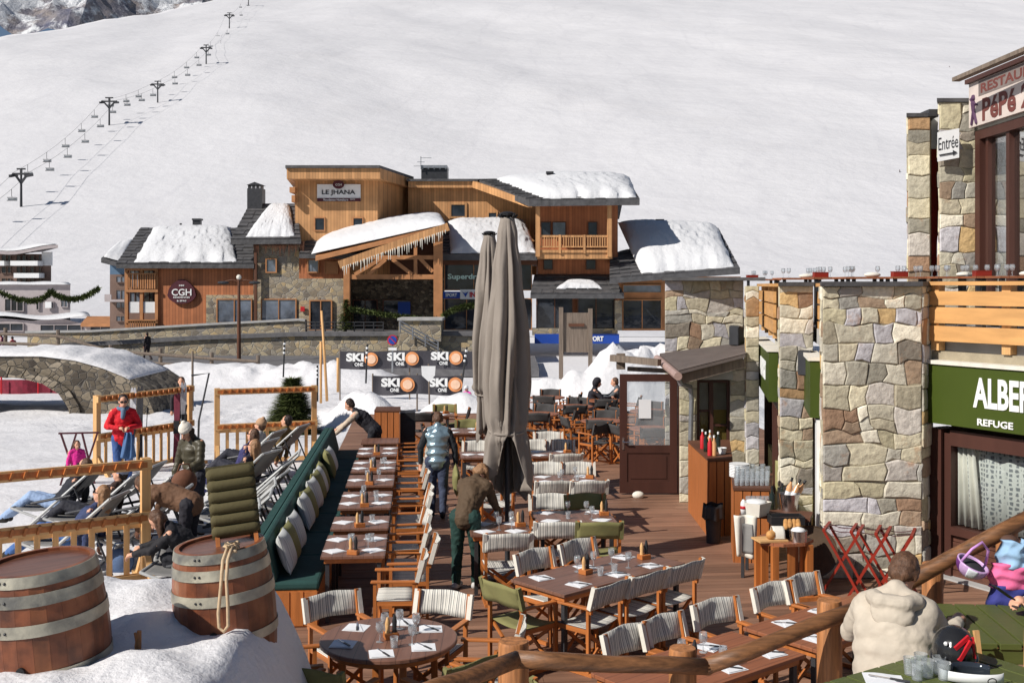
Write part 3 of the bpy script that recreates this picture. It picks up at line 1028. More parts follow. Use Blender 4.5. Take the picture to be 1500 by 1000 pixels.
# pale block with blue storey seen past the left end of the residence
o = wthing('apartment_block', 'slim brown apartment block with a blue top storey beside the residence', 'building', W(190, 480, 100))
mb = MB(); pbox(mb, 161, 402, 215, 490, 98, 12); part(o, 'wall', mb, 'wall_brown')
mb = MB(); pbox(mb, 161, 384, 215, 402, 98, 12); part(o, 'top_storey', mb, mat('blue_grey_render', srgb(86, 112, 138), .7, .08, 2))
mb = MB(); slab4(mb, W(148, 378, 96), W(180, 386, 96), W(200, 352, 108), W(176, 357, 108), .4); part(o, 'roof', mb, 'slate')
snow_slab('roof_snow', 'snow wedge on the little roof past the left gable', W(152, 376, 96.2), W(182, 384, 96.2), W(198, 352, 107), W(176, 357, 107), .5, 9, 14, 10)
for y0, y1 in ((405, 413), (425, 438), (443, 451), (463, 470)):
    win(o, 171, y0, 184, y1, 97.9, 2, 1, 'wall_brown', 'glass_sky')
mb = MB(); pbox(mb, 153, 439, 185, 442, 96.6, 1.4); pbox(mb, 153, 431, 163, 439, 96.6, .1); part(o, 'balcony', mb, 'wall_grey')

# hotel at the far left
o = wthing('hotel_building', 'grey and brown hotel with white balconies and wavy snowy roof at the far left', 'building', W(20, 480, 128))
mb = MB(); pboxd(mb, -160, 372, 75, 450, 128, 13); part(o, 'upper_wall', mb, 'wall_brown')
mb = MB(); pbox(mb, 61, 369, 75.5, 389, 127.9, .3); part(o, 'white_corner', mb, 'white')
rf = MB()
rf.sheet(lambda u, v: W(-165 + 250 * u, 367 + 5 * math.sin(u * 11) + 1 * u, 126) + V((-8.5 * v, 15.5 * v, 0)), 24, 2, (0, 0, .35))
part(o, 'roof', rf, 'wall_grey')
sn = MB(); sn.sheet(lambda u, v: W(-165 + 248 * u, 366.5 + 5 * math.sin(u * 11) + 1 * u, 126.2) + V((-8.2 * v, 15 * v, .35)), 24, 6, lambda u, v: (0, 0, .5 * (1 - abs(2 * v - 1) ** 4) * (1 - abs(2 * u - 1) ** 12) + .05))
tag(obj('roof_snow', sn, M['snow_roof'], None, True), 'snow layer on the wavy roof of the grey hotel', 'snow', None, 'stuff')
for k, (y0, y1) in enumerate(((374, 383), (391, 400), (408, 415))):
    for x0, x1 in ((-60, -48), (-34, -22), (3, 9), (12, 16), (25, 30), (33, 38), (45, 50), (57, 60)):
        win(o, x0, y0, x1, y1, 127.9, 1, .6, 'wall_brown', 'glass_dark')
for x0, x1, y in ((15, 55, 382), (20, 57, 400), (-3, 6, 382)):
    mb = MB(); pbox(mb, x0, y, x1, y + 7, 126.3, 1.5); part(o, 'balcony', mb, 'white')
mb = MB(); pboxd(mb, -160, 417, 103, 478, 118, 10); part(o, 'lower_wall', mb, 'wall_grey')
mb = MB(); mb.prism([W(-160, 478, 112), W(-160, 466, 112), W(0, 466, 112), W(48, 470, 112), W(85, 465, 112), W(122, 474, 112), W(124, 492, 112), (-64, 112, W(0, 492, 112).z)], (-3.5, 6, 0)); part(o, 'ground_storey', mb, 'wall_grey')
win(o, 8, 438, 34, 455, 117.9, 3, 1.2, 'wall_grey', 'glass_dark'); win(o, 54, 434, 57, 453, 117.9, 1, .8, 'wall_grey', 'glass_dark'); win(o, 75, 442, 78, 451, 117.9, 1, .8, 'wall_grey', 'glass_dark'); win(o, 90, 434, 99, 449, 117.9, 2, 1, 'wall_grey', 'glass_sky')
mb = MB(); pbox(mb, 66, 442, 75, 451, 117.6, .2); part(o, 'notice_panel', mb, 'white')
win(o, 60, 476, 119, 484, 111.9, 3, 1, 'wall_grey', 'glass_dark'); win(o, -40, 474, 34, 484, 111.9, 4, 1, 'wall_grey', 'glass_dark')
sn = MB(); sn.sheet(lambda u, v: W(-165 + 269 * u, 417, 117.6) + V((-5.7 * v, 10.4 * v, 0)), 24, 5, lambda u, v: (0, 0, .25 * (1 - abs(2 * v - 1) ** 4) + .05 * math.sin(u * 30) + .1))
tag(obj('roof_snow', sn, M['snow_roof'], None, True), 'flat snow layer on the lower roof of the grey hotel', 'snow', None, 'stuff')
sn = MB(); sn.sheet(lambda u, v: W(-165 + 297 * u, 465.5 - 3 * math.sin(u * 14), 111.6) + V((-3.6 * v, 6.4 * v, 0)), 24, 5, lambda u, v: (0, 0, .3 * (1 - abs(2 * v - 1) ** 4) + .06))
tag(obj('roof_snow', sn, M['snow_roof'], None, True), 'snow on the ground storey roof of the grey hotel', 'snow', None, 'stuff')
o = wthing('low_hut', 'low brown roofed hut with snow between hotel and residence', 'building', W(145, 480, 108))
mb = MB(); pbox(mb, 124, 476, 163, 490, 108, 5); part(o, 'wall', mb, 'wall_grey')
mb = MB(); slab4(mb, W(118, 474, 107), W(166, 474, 107), W(166, 463, 112), W(128, 463, 112), .3); part(o, 'roof', mb, 'timber')
win(o, 133, 478, 162, 485, 107.9, 2, 1, 'wall_grey', 'glass_dark')


def garland(label, pts, D, r):
    a = [W(x, y, D) for x, y in pts]
    mb = MB()
    P_ = []
    for i in range(41):
        t = i / 40 * 2
        P_.append(a[0] * ((1 - t) * (2 - t) / 2) + a[1] * (t * (2 - t)) + a[2] * (t * (t - 1) / 2))
    for p in P_:
        for k in range(26):
            d = V((random.gauss(0, 1), random.gauss(0, 1), random.gauss(0, 1))).normalized()
            e_ = p + d * r * random.uniform(.7, 1.2)
            s_ = d.orthogonal().normalized() * r * .22
            q = p + V((random.uniform(-.3, .3), 0, 0)) * r
            mb.add([q - s_, q + s_, e_], [(0, 1, 2)])
    g = thing('garland', label, 'garland', a[1])
    OFF[g.name] = a[1]
    part(g, 'needles', mb, 'pine')
    mb = MB(); mb.tube(P_, .03, 5); part(g, 'rope', mb, 'bark')


garland('pine garland swag hanging in front of the grey hotel', [(-30, 412), (36, 440), (73, 428)], 70, .28)
garland('pine garland swag ending beside the hotel corner, over bare snow', [(75, 427), (108, 438), (144, 423)], 70, .28)
garland('pine garland drooping across the residence entrance', [(513, 452), (575, 462), (640, 468)], 75, .3)
garland('pine garland hanging under the shop sign by the parasols', [(650, 462), (676, 450), (700, 448)], 75, .3)

# retaining wall, parapet and steps of the raised walk
o = wthing('retaining_wall', 'long rubble stone wall with grey coping under the raised walk', 'wall', W(400, 520, 72))
mb = MB()
tp = [(60, 512), (88, 506), (300, 494), (440, 489), (640, 488.5), (775, 489)]
for (xa, ya), (xb, yb) in zip(tp, tp[1:]):
    a, b = W(xa, ya, 72), W(xb, yb, 72)
    mb.prism([V((a.x, 72, -1.8)), V((b.x, 72, -1.8)), b, a], (0, .8, 0))
part(o, 'stonework', mb, 'stone_far')
mb = MB()
for (xa, ya), (xb, yb) in zip(tp, tp[1:]):
    mb.bar(W(xa, ya, 72.3), W(xb, yb, 72.3), 1.0, .26)
part(o, 'coping', mb, 'asphalt')
mb = MB()
for (xa, ya), (xb, yb) in zip(tp, tp[1:]):
    a, b = W(xa, ya, 72.8), W(xb, yb, 72.8)
    mb.hexa([V((a.x, 72.9, -1.8)), V((b.x, 72.9, -1.8)), V((b.x, 79, -1.8)), V((a.x, 79, -1.8)), a, b, V((b.x, 79, b.z)), V((a.x, 79, a.z))])
structure('raised_walk', mb, M['asphalt'])
o = wthing('parapet_wall', 'upper rubble parapet wall in front of the red-brown timber wing', 'wall', W(300, 490, 76))
mb = MB()
tp2 = [(40, 487), (130, 486), (300, 476), (438, 469), (448, 470)]
for (xa, ya), (xb, yb) in zip(tp2, tp2[1:]):
    a, b = W(xa, ya, 76), W(xb, yb, 76)
    mb.prism([V((a.x, 76, -1.5)), V((b.x, 76, -1.5)), b, a], (0, .5, 0))
part(o, 'stonework', mb, 'stone_far')
mb = MB()
for (xa, ya), (xb, yb) in zip(tp2, tp2[1:]): mb.bar(W(xa, ya - 1, 76.2), W(xb, yb - 1, 76.2), .7, .14)
part(o, 'coping', mb, 'concrete')
o = wthing('stair_wall', 'stepped stone block wall beside the street steps', 'wall', W(615, 488, 74))
mb = MB(); pbox(mb, 584, 469, 646, 500, 71.2, 2.5)
mb.prism([W(600, 488, 70.6), W(655, 516, 70.6), W(655, 532, 70.6), W(585, 532, 70.6), W(585, 488, 70.6)], (0, .5, 0))
part(o, 'stonework', mb, 'stone_far')
mb = MB(); pbox(mb, 582, 466, 648, 469.5, 71.0, 2.9); part(o, 'coping', mb, 'concrete')
o = wthing('stair_railing', 'sloping steel handrail along the street steps', 'railing', W(612, 495, 70))
mb = MB()
for dy in (0, 5, 10): mb.tube([W(586, 470 + dy, 70), W(642, 501 + dy, 70)], .05, 6)
for k in range(4): mb.tube([W(586 + k * 18.6, 470 + k * 10.3, 70), W(586 + k * 18.6, 487 + k * 10.3, 70)], .05, 6)
part(o, 'rails', mb, 'grey_metal')
o = wthing('terrace_railing', 'black railing in front of the residence entrance doors', 'railing', W(515, 480, 76))
mb = MB()
for y in (472, 477, 482): mb.tube([W(448, y, 75), W(562, y, 75)], .04, 6)
for k in range(9): mb.tube([W(448 + k * 14.2, 471, 75), W(448 + k * 14.2, 489, 75)], .045, 6)
part(o, 'rails', mb, 'charcoal')
mb = MB(); mb.box(-60, 1.5, 60.5, 71.9, -1.3, -.86)
structure('street', mb, M['asphalt'])

# conifers
def conifer(name, label, base, H, r, n, seed):
    rnd = random.Random(seed)
    o = thing(name, label, 'tree', base)
    mb = MB(); mb.tube([(0, 0, -.2), (0, 0, H * .5), (0, 0, H * .96)], [H * .03, H * .02, .008], 7); part(o, 'trunk', mb, 'bark')
    mb = MB()
    for k in range(n):
        t = rnd.random() ** 1.25
        z = H * (.06 + .92 * t)
        rr = r * (1 - t) ** .5 * rnd.uniform(.5, 1.12) + .04
        a = rnd.random() * 6.283
        L = rnd.uniform(.2, .42) * (r / .8) ** .5
        d = V((math.cos(a), math.sin(a), rnd.uniform(-.25, .35)))
        p0 = V((0, 0, z + .12)) + V((math.cos(a), math.sin(a), -.25)) * max(0, rr - L)
        for q in range(5):
            s_ = d.cross(ZU).normalized() * (q - 2) * .3 + V((0, 0, rnd.uniform(-.25, .25)))
            e_ = p0 + (d + s_).normalized() * L * rnd.uniform(.7, 1.1)
            w = d.cross(ZU).normalized() * L * .085
            b0 = p0 + d * L * .18 * (q - 2) * .5
            mb.add([b0 - w, b0 + w, e_], [(0, 1, 2)])
    part(o, 'crown', mb, 'pine')
    return o


p = W(428, 600, 33); conifer('fir_tree', 'small bushy fir behind the wooden ski rack', (p.x, 33, gz(p.x, 33) - .1), 1.62, 1.0, 3200, 3)
p = W(507, 486, 75.5); conifer('fir_tree', 'dark potted fir beside the residence side door', (p.x, 75.5, p.z), 2.1, 1.0, 900, 5)

# lamp post, signs, poles and banners on the piste
o = wthing('street_lamp', 'dark street lamp with two arms in front of the timber wing', 'street lamp', W(350, 528, 66))
mb = MB(); mb.tube([W(350, 530, 66), W(350, 470, 66), W(350, 404, 66)], [.13, .11, .08], 10); part(o, 'pole', mb, 'timber_dark')
mb = MB(); mb.ball(W(350, 406, 66), .16); part(o, 'finial', mb, 'cream')
for s_ in (-1, 1):
    mb = MB(); mb.tube([W(350, 412, 66), W(350 + s_ * 10, 410, 66), W(350 + s_ * 20, 412, 66)], .04, 6)
    a_ = part(o, 'arm', mb, 'timber_dark')
    mb = MB(); mb.ball(W(350 + s_ * 23, 414, 66), (.36, .2, .1), 12); part(a_, 'lamp_head', mb, 'charcoal')


def banner(label, x0, y0, x1, y1, D, marks):
    o = wthing('banner', label, 'banner', W((x0 + x1) / 2, y1, D))
    nu = 24
    mb = MB()
    def fn(u, v):
        return W(x0 + (x1 - x0) * u, y1 + (y0 - y1) * v + 1.2 * math.sin(u * 9.4) * (1 - .3 * v), D + .05 * math.sin(u * 21))
    mb.sheet(fn, nu * 2, 4, (0, .03, 0)); part(o, 'cloth', mb, 'banner')
    for x, y, sc, dark in marks:
        t = text_mb('SKI', 27 * sc * D / F, 13 * sc * D / F, .05); place(t, W(x, y - 3 * sc, D - .1), XR, ZU, NF, .02); part(o, 'lettering', t, 'white_text')
        t = text_mb('ONE', 13 * sc * D / F, 5.5 * sc * D / F, .03); place(t, W(x + 6 * sc, y + 8 * sc, D - .1), XR, ZU, NF, .02); part(o, 'lettering', t, 'white_text')
        mb = MB(); mb.lathe([(.01, 0), (10.5 * sc * D / F, 0), (10.5 * sc * D / F, .03), (.01, .03)], W(x + 25 * sc, y, D - .08), 24, Matrix.Rotation(R(90), 3, 'X'))
        e_ = part(o, 'emblem', mb, 'orange')
        mb = MB(); mb.lathe([(.01, 0), (7 * sc * D / F, 0), (7 * sc * D / F, .02), (.01, .02)], W(x + 25 * sc, y, D - .115), 20, Matrix.Rotation(R(90), 3, 'X'))
        part(e_, 'emblem_face', mb, mat('pale_orange', srgb(240, 200, 170), .6, .1, 6, bmp=0))
    for x in (x0, (x0 + x1) / 2, x1):
        mb = MB(); a_ = W(x, y0 - 3, D + .1); mb.tube([V((a_.x, a_.y, -1.2)), a_], .03, 6); part(o, 'pole', mb, 'weathered')
    return o


banner('long charcoal ski banner with three orange discs below the stone wall', 498, 514, 702, 540, 45, [(520, 526, .95, 0), (580, 525, .95, 0), (644, 524, .95, 0)])
banner('shorter charcoal ski banner nearer the terrace, with two orange discs', 546, 550, 676, 578, 39.5, [(572, 563, 1.0, 0), (642, 563, 1.0, 0)])


def sim_post(name, label, cat, x, y0, y1, D, r, mt, r1=None, lean=0, group=None):
    a_, b_2 = W(x, y1, D), W(x + lean, y0, D)
    o = wthing(name, label, cat, a_, group)
    mb = MB(); mb.tube([a_ - V((0, 0, .4)), a_.lerp(b_2, .5), b_2], [r, (r + (r1 or r)) / 2, r1 or r], 8)
    part(o, 'shaft', mb, mt, True)
    return o


o = wthing('parking_sign', 'round blue no parking sign with red ring on a post', 'sign', W(575, 525, 43))
mb = MB(); mb.tube([W(575, 545, 43), W(575, 491, 43)], .035, 8); part(o, 'post', mb, 'grey_metal')
RX = Matrix.Rotation(R(90), 3, 'X')
mb = MB(); mb.lathe([(.01, 0), (.205, 0), (.205, .03), (.01, .03)], W(575, 498, 42.93), 24, RX); part(o, 'ring', mb, 'red')
mb = MB(); mb.lathe([(.01, 0), (.16, 0), (.16, .02), (.01, .02)], W(575, 498, 42.88), 24, RX); part(o, 'disc', mb, 'blue')
mb = MB(); mb.bar(W(570.5, 493.5, 42.85), W(579.5, 502.5, 42.85), .045, .03); part(o, 'slash', mb, 'red')
mb = MB(); pbox(mb, 569, 509, 581, 513, 42.9, .03); part(o, 'plate', mb, 'white')
o = wthing('shield_sign', 'blank white shield sign seen on its wooden post before the banner', 'sign', W(629, 580, 38))
mb = MB(); mb.tube([W(629, 592, 38), W(628, 533, 38)], .03, 8); part(o, 'post', mb, 'weathered')
mb = MB(); mb.prism([W(617, 536, 37.9), W(638, 536, 37.9), W(637, 550, 37.9), W(628, 559, 37.9), W(618, 550, 37.9)], (0, .03, 0)); part(o, 'board', mb, 'white')
sim_post('wooden_pole', 'tall peeled pole leaning slightly by the residence walk', 'pole', 479, 455, 570, 37, .05, 'new_wood_v', .04, -8)
sim_post('wooden_pole', 'shorter dark peeled pole next to the tall leaning one', 'pole', 470, 500, 573, 37, .045, 'new_wood_v', .04)
sim_post('wooden_pole', 'thin peeled pole standing at the left end of the upper banner', 'pole', 495, 524, 558, 40, .05, 'new_wood_v')
sim_post('wooden_pole', 'slender grey pole rising behind the wooden ski racks', 'pole', 282, 514, 580, 30, .035, 'weathered', .03)
for x, y0, y1, D, l, lb in ((415, 498, 542, 47, 2, 'black and white marker pole in the snow left of the tall pole'), (536, 504, 550, 43, 2, 'black and white marker pole crossing the first orange disc'), (676, 508, 556, 44, 8, 'black marker pole tilted by the third orange disc'), (465, 535, 575, 38, 0, 'short dark marker pole in the snow behind the fir')):
    a_, b_2 = W(x, y1, D), W(x + l, y0, D)
    o = wthing('marker_pole', lb, 'pole', a_)
    mb = MB(); mb.tube([a_ - V((0, 0, .3)), b_2], .035, 8); part(o, 'shaft', mb, 'black')
    for k in range(3):
        mb = MB(); mb.tube([a_.lerp(b_2, .55 + k * .15), a_.lerp(b_2, .61 + k * .15)], .05, 8); part(o, 'band', mb, 'white')
o = wthing('wooden_notice_board', 'weathered wooden notice board on two posts in front of the shopfront', 'notice board', W(843, 545, 42))
mb = MB(); pbox(mb, 824, 458, 864, 516, 42, .08); part(o, 'board', mb, 'weathered')
for x, y0 in ((822, 450), (865, 452)):
    mb = MB(); pbox(mb, x - 3, y0, x + 3, 560, 41.92, .2); part(o, 'post', mb, 'weathered')
mb = MB(); pbox(mb, 833, 474, 856, 478, 41.93, .07); part(o, 'faded_strip', mb, 'timber_dark')

# wooden fence along the street
def fence(label, posts, D, h0, rails):
    o = wthing('wooden_fence', label, 'fence', W(posts[0][0], posts[0][1], D))
    for x, y in posts:
        mb = MB(); a_ = W(x, y, D); mb.tube([V((a_.x, D, -1.5)), a_], .11, 8); part(o, 'post', mb, 'weathered')
    for dz in rails:
        mb = MB()
        for (xa, ya), (xb, yb) in zip(posts, posts[1:]):
            mb.tube([W(xa, ya, D - .12) - V((0, 0, dz)), W(xb, yb, D - .12) - V((0, 0, dz))], .085, 7)
        part(o, 'rail', mb, 'weathered')
fence('grey log fence with two rails along the street above the stone bridge', [(-60, 478), (8, 480), (85, 483), (162, 505), (235, 510), (310, 516), (378, 520)], 60.3, 1.3, (.35, .85))

# stone arch bridge at the left
o = wthing('stone_bridge', 'old dark rubble arch bridge dusted with snow', 'bridge', W(60, 612, 41))
top = [(-230, 560), (-160, 536), (-80, 524), (0, 521), (60, 521), (110, 527), (150, 538), (185, 552), (212, 570), (226, 606)]
arch = [(104, 622), (100, 598), (86, 577), (62, 562), (30, 554), (-10, 551), (-60, 554), (-100, 566), (-130, 588), (-138, 622)]
mb = MB()
n = len(top)
poly = [W(x, y, 39) for x, y in top] + [W(226, 640, 39), W(104, 640, 39)] + [W(x, y, 39) for x, y in arch] + [W(-138, 640, 39), W(-230, 640, 39)]
bm = bmesh.new()
vs = [bm.verts.new(p) for p in poly]
f = bm.faces.new(vs)
r_ = bmesh.ops.extrude_face_region(bm, geom=[f])
bmesh.ops.translate(bm, verts=[g for g in r_['geom'] if isinstance(g, bmesh.types.BMVert)], vec=(0, 4.5, 0))
bmesh.ops.triangulate(bm, faces=bm.faces[:])
bmesh.ops.recalc_face_normals(bm, faces=bm.faces)
me = bpy.data.meshes.new('stonework'); bm.to_mesh(me); bm.free()
obj('stonework', me, M['stone_dark'], o)
mb = MB()
for (xa, ya), (xb, yb) in zip(arch, arch[1:]):
    for k in range(2):
        a_ = W(xa + (xb - xa) * (k + .04) / 2, ya + (yb - ya) * (k + .04) / 2, 38.9); b_2 = W(xa + (xb - xa) * (k + .96) / 2, ya + (yb - ya) * (k + .96) / 2, 38.9)
        c0 = W(-15, 625, 38.9)
        oa, ob = (a_ - c0).normalized() * .38, (b_2 - c0).normalized() * .38
        mb.prism([a_, b_2, b_2 + ob, a_ + oa], (0, .3, 0))
part(o, 'arch_ring', mb, 'stone_dark')
sn = MB()
def sfn(u, v):
    u = u * .8; i = min(len(top) - 2, int(u * (len(top) - 1))); q = u * (len(top) - 1) - i
    p = W(top[i][0] + (top[i + 1][0] - top[i][0]) * q, top[i][1] + (top[i + 1][1] - top[i][1]) * q, 39)
    return p + V((0, -.05 + 4.6 * v, -.02))
sn.sheet(sfn, 50, 8, lambda u, v: (0, 0, (.22 + .2 * noise.noise(V((u * 14, v * 3, 1)))) * (1 - abs(2 * v - 1) ** 4) * (1 - max(0, u - .78) / .22) + .02))
tag(obj('bridge_snow', sn, M['snow'], None, True), 'thin snow cover on top of the stone bridge', 'snow', None, 'stuff')
o = wthing('safety_netting', 'maroon safety netting seen through the bridge arch', 'netting', W(30, 590, 47))
mb = MB(); mb.sheet(lambda u, v: W(-170 + 290 * u, 612 - 56 * v, 49 + .12 * math.sin(u * 25)), 40, 3, (0, .03, 0)); part(o, 'net', mb, mat('maroon_netting', srgb(122, 34, 52), .8, .3, 5, bmp=.3))
for k in range(6):
    mb = MB(); a_ = W(-160 + k * 54, 552, 48.8); mb.tube([V((a_.x, a_.y, -1.4)), a_], .04, 6); part(o, 'post', mb, 'red')

# ------------------------------------------------------------------ chairlift
def HIT(px, py):
    D = 120.0
    while D < 1800:
        p = W(px, py, D)
        if p.z <= gz(p.x, p.y): return D
        D += 2.0
    return 900.0


py_ = [(31, 303, 247, 12.5), (160, 184, 143, 11.5), (231, 151, 119, 9), (302, 95, 66, 7.5), (336, 42, 19, 6.5), (364, 9, -10, 5)]
nm = ['lowest chairlift pylon, by the left picture edge', 'second chairlift pylon up from the lowest', 'third chairlift pylon up from the lowest', 'fourth chairlift pylon up the slope', 'fifth chairlift pylon, high on the slope', 'topmost chairlift pylon, cut by the top of the picture']
ends = []
for (x, yb, yt, hw), lb in zip(py_, nm):
    D = HIT(x, yb); b_2 = W(x, yb, D); H = (yb - yt) * D / F; hw = hw * D / F
    o = thing('lift_pylon', lb, 'lift pylon', b_2, 0, 'chairlift pylons on the slope')
    mb = MB(); mb.tube([(0, 0, -2), (0, 0, H * .9)], [.036 * H, .026 * H], 10); part(o, 'mast', mb, 'charcoal')
    mb = MB(); mb.bar((-hw, 0, H * .86), (hw, 0, H * .86), .06 * H, .05 * H); mb.bar((-hw * .5, 0, H * .99), (hw * .5, 0, H * .99), .04 * H)
    mb.bar((0, 0, H * .62), (-hw * .7, 0, H * .84), .05 * H); mb.bar((0, 0, H * .62), (hw * .7, 0, H * .84), .05 * H); mb.bar((0, 0, H * .84), (0, 0, H), .05 * H)
    part(o, 'crossarm', mb, 'charcoal')
    for s_ in (-1, 1):
        mb = MB(); mb.bar((s_ * hw * .9, -.22 * H, H * .78), (s_ * hw * .9, .22 * H, H * .86), .05 * H, .07 * H); part(o, 'roller_bank', mb, 'charcoal')
    ends.append((b_2, H, hw))
cab = []
for s_ in (-1, 1):
    o = thing('lift_cable', 'chairlift cable on the %s side of the pylons' % ('left' if s_ < 0 else 'right'), 'cable', (0, 0, 0))
    P_ = [b_2 + V((s_ * hw * .9, 0, H * .9)) for b_2, H, hw in ends]
    P_ = [V((P_[0].x + (P_[0].x - P_[1].x) * .5, P_[0].y - 50, P_[0].z - 15))] + P_
    Q = []
    for a_, b_2 in zip(P_, P_[1:]):
        for k in range(8):
            t = k / 8; Q.append(a_.lerp(b_2, t) - V((0, 0, 4 * t * (1 - t) * (b_2 - a_).length * .02)))
    Q.append(P_[-1])
    mb = MB(); mb.tube(Q, .035, 5); part(o, 'wire', mb, 'charcoal')
    cab.append(P_)
ct = thing('lift_chair', 'empty chairlift chair', 'lift chair', (0, 0, 0))
mb = MB(); mb.tube([(0, 0, 0), (0, 0, -2.2), (0, .4, -2.8)], .09, 5); part(ct, 'hanger', mb, 'charcoal')
mb = MB(); mb.box(-1.6, 1.6, -.1, .7, -3.9, -3.7); part(ct, 'seat', mb, 'charcoal')
mb = MB(); mb.box(-1.6, 1.6, .7, .8, -3.8, -2.9); part(ct, 'backrest', mb, 'grey_metal')
mb = MB(); mb.tube([(-1.6, .7, -2.9), (-1.5, 0, -2.8), (1.5, 0, -2.8), (1.6, .7, -2.9)], .07, 5); part(ct, 'safety_bar', mb, 'charcoal')
ct.scale = (.72, .72, .72)
LP = Proto(ct)
names_ = ['below the lowest pylon', 'between the lowest and second pylon', 'between the second and third pylon', 'between the third and fourth pylon', 'between the fourth and fifth pylon', 'above the fifth pylon']
cnt = 0
for ci, P_ in enumerate(cab):
    for si, (a_, b_2) in enumerate(zip(P_, P_[1:])):
        for t in {0: (.62,), 1: (.12, .3, .5, .7, .88), 2: (.15, .45, .7), 3: (.15, .4, .65, .88), 4: (.3, .6), 5: (.3, .7)}[si]:
            t = min(.95, t + .06 * ci)
            p = a_.lerp(b_2, t) - V((0, 0, 4 * t * (1 - t) * (b_2 - a_).length * .02))
            cnt += 1
            LP.put(p, R(90) * 0, 'chair on the %s lift cable %s, %d%% up that span' % (('left', 'right')[ci], names_[si], round(t * 100)), 'chairs hanging from the chairlift')

# ------------------------------------------------------------------ the stone restaurant on the right
PAL = [srgb(196, 192, 197), srgb(216, 206, 180), srgb(226, 218, 200), srgb(206, 198, 178), srgb(190, 184, 170), srgb(212, 202, 176), srgb(176, 172, 164), srgb(200, 190, 160), srgb(186, 176, 154), srgb(218, 212, 196), srgb(196, 188, 180), srgb(170, 164, 150)]
RUST = [srgb(186, 150, 112), srgb(166, 134, 110), srgb(204, 172, 124), srgb(168, 144, 122), srgb(152, 142, 130)]
M['masonry'] = mat('hewn_stone', (1, 1, 1), .85, .16, 7, bmp=.55, bscale=11, attr=True, bdist=.04)
_t = M['masonry'].node_tree; _b = _t.nodes['Principled BSDF']; _c = _b.inputs['Base Color'].links[0].from_socket
_n = N(_t, 'ShaderNodeTexNoise'); _n.inputs['Scale'].default_value = 2.6; _n.inputs['Detail'].default_value = 9; _n.inputs['Roughness'].default_value = .7
_t.links.new(coords(_t), _n.inputs['Vector'])
_n2 = N(_t, 'ShaderNodeTexNoise'); _n2.inputs['Scale'].default_value = 16; _n2.inputs['Detail'].default_value = 9; _n2.inputs['Roughness'].default_value = .75
_t.links.new(coords(_t), _n2.inputs['Vector'])
_c = mix(_t, _c, ramp(_t, _n2.outputs['Fac'], [(.3, (.74, .73, .72)), (.62, (1.1, 1.1, 1.08))]), 1.0, 'MULTIPLY')
_t.links.new(mix(_t, _c, srgb(172, 116, 66), ramp(_t, _n.outputs['Fac'], [(.60, (0, 0, 0)), (.74, (.75, .75, .75))])), _b.inputs['Base Color'])
M['mortar'] = mat('lime_mortar', srgb(160, 148, 126), .95, .14, 5, bmp=.6)


def stones(mb, o, ud, w, h, n, size=(.15, .44), rows=(.11, .31), seed=1, rust=.19):
    """irregular squared rubble on the plane through o, ud along, z up, n outwards"""
    rd = random.Random(seed)
    o, ud, n = V(o), V(ud).normalized(), V(n).normalized()
    def jit(u, v):
        if u <= .001 or u >= w - .001 or v <= .001 or v >= h - .001: return u, v
        q = noise.noise_vector(V((u * 3.1 + seed, v * 3.1, seed * .7)))
        q2 = noise.noise_vector(V((u * 9 + seed, v * 9, 3)))
        return u + q.x * .10 + q2.x * .03, v + q.y * .10 + q2.y * .03
    cells = []
    v = 0
    while v < h - .02:
        rh = rd.uniform(*rows)
        if h - v - rh < rows[0] * .8: rh = h - v
        u = 0
        while u < w - .02:
            cw = rd.uniform(*size) * (1.25 if rh < .28 else .9)
            if w - u - cw < size[0] * .6: cw = w - u
            r = rd.random()
            if r < .28 and rh > .3:
                m = rh * rd.uniform(.35, .65); cells += [(u, v, cw, m), (u, v + m, cw, rh - m)]
            elif r < .42 and cw > .4:
                m = cw * rd.uniform(.4, .6); cells += [(u, v, m, rh), (u + m, v, cw - m, rh)]
            else:
                cells.append((u, v, cw, rh))
            u += cw
        v += rh
    for u, v, cw, ch in cells:
        ring = []
        for a, b in ((0, 0), (.5, 0), (1, 0), (1, .5), (1, 1), (.5, 1), (0, 1), (0, .5)):
            ring.append(jit(u + a * cw, v + b * ch))
        cu = sum(p[0] for p in ring) / 8; cv = sum(p[1] for p in ring) / 8
        d = rd.uniform(.004, .028)
        tx, ty = rd.uniform(-.05, .05), rd.uniform(-.05, .05)
        def pt(p, k, dd):
            a = cu + (p[0] - cu) * (1 - k / max(.12, abs(p[0] - cu) + .06)); b = cv + (p[1] - cv) * (1 - k / max(.12, abs(p[1] - cv) + .06))
            return o + ud * a + V((0, 0, b)) + n * (dd + (a - cu) * tx + (b - cv) * ty)
        col = rd.choice(RUST if rd.random() < rust else PAL); k = rd.uniform(.74, 1.26)
        col = tuple(min(1, c * k) for c in col)
        r0 = [pt(p, .003, -.01) for p in ring]; r1 = [pt(p, .006 + .004 * rd.random(), d * .55) for p in ring]; r2 = [pt(p, .02 + .012 * rd.random(), d) for p in ring]
        vs = r0 + r1 + r2 + [o + ud * cu + V((0, 0, cv)) + n * (d + .006)]
        fs = []
        for i in range(8):
            j = (i + 1) % 8
            fs += [(i, j, 8 + j, 8 + i), (8 + i, 8 + j, 16 + j, 16 + i), (16 + i, 16 + j, 24)]
        mb.add(vs, fs, col)


RS = wthing('stone_restaurant', 'cream rubble stone restaurant with stepped piers, green signs and an upper terrace', 'building', (6, 17, 0))


def XY(px, D): return V(((px - CX) / F * D, D, 0))


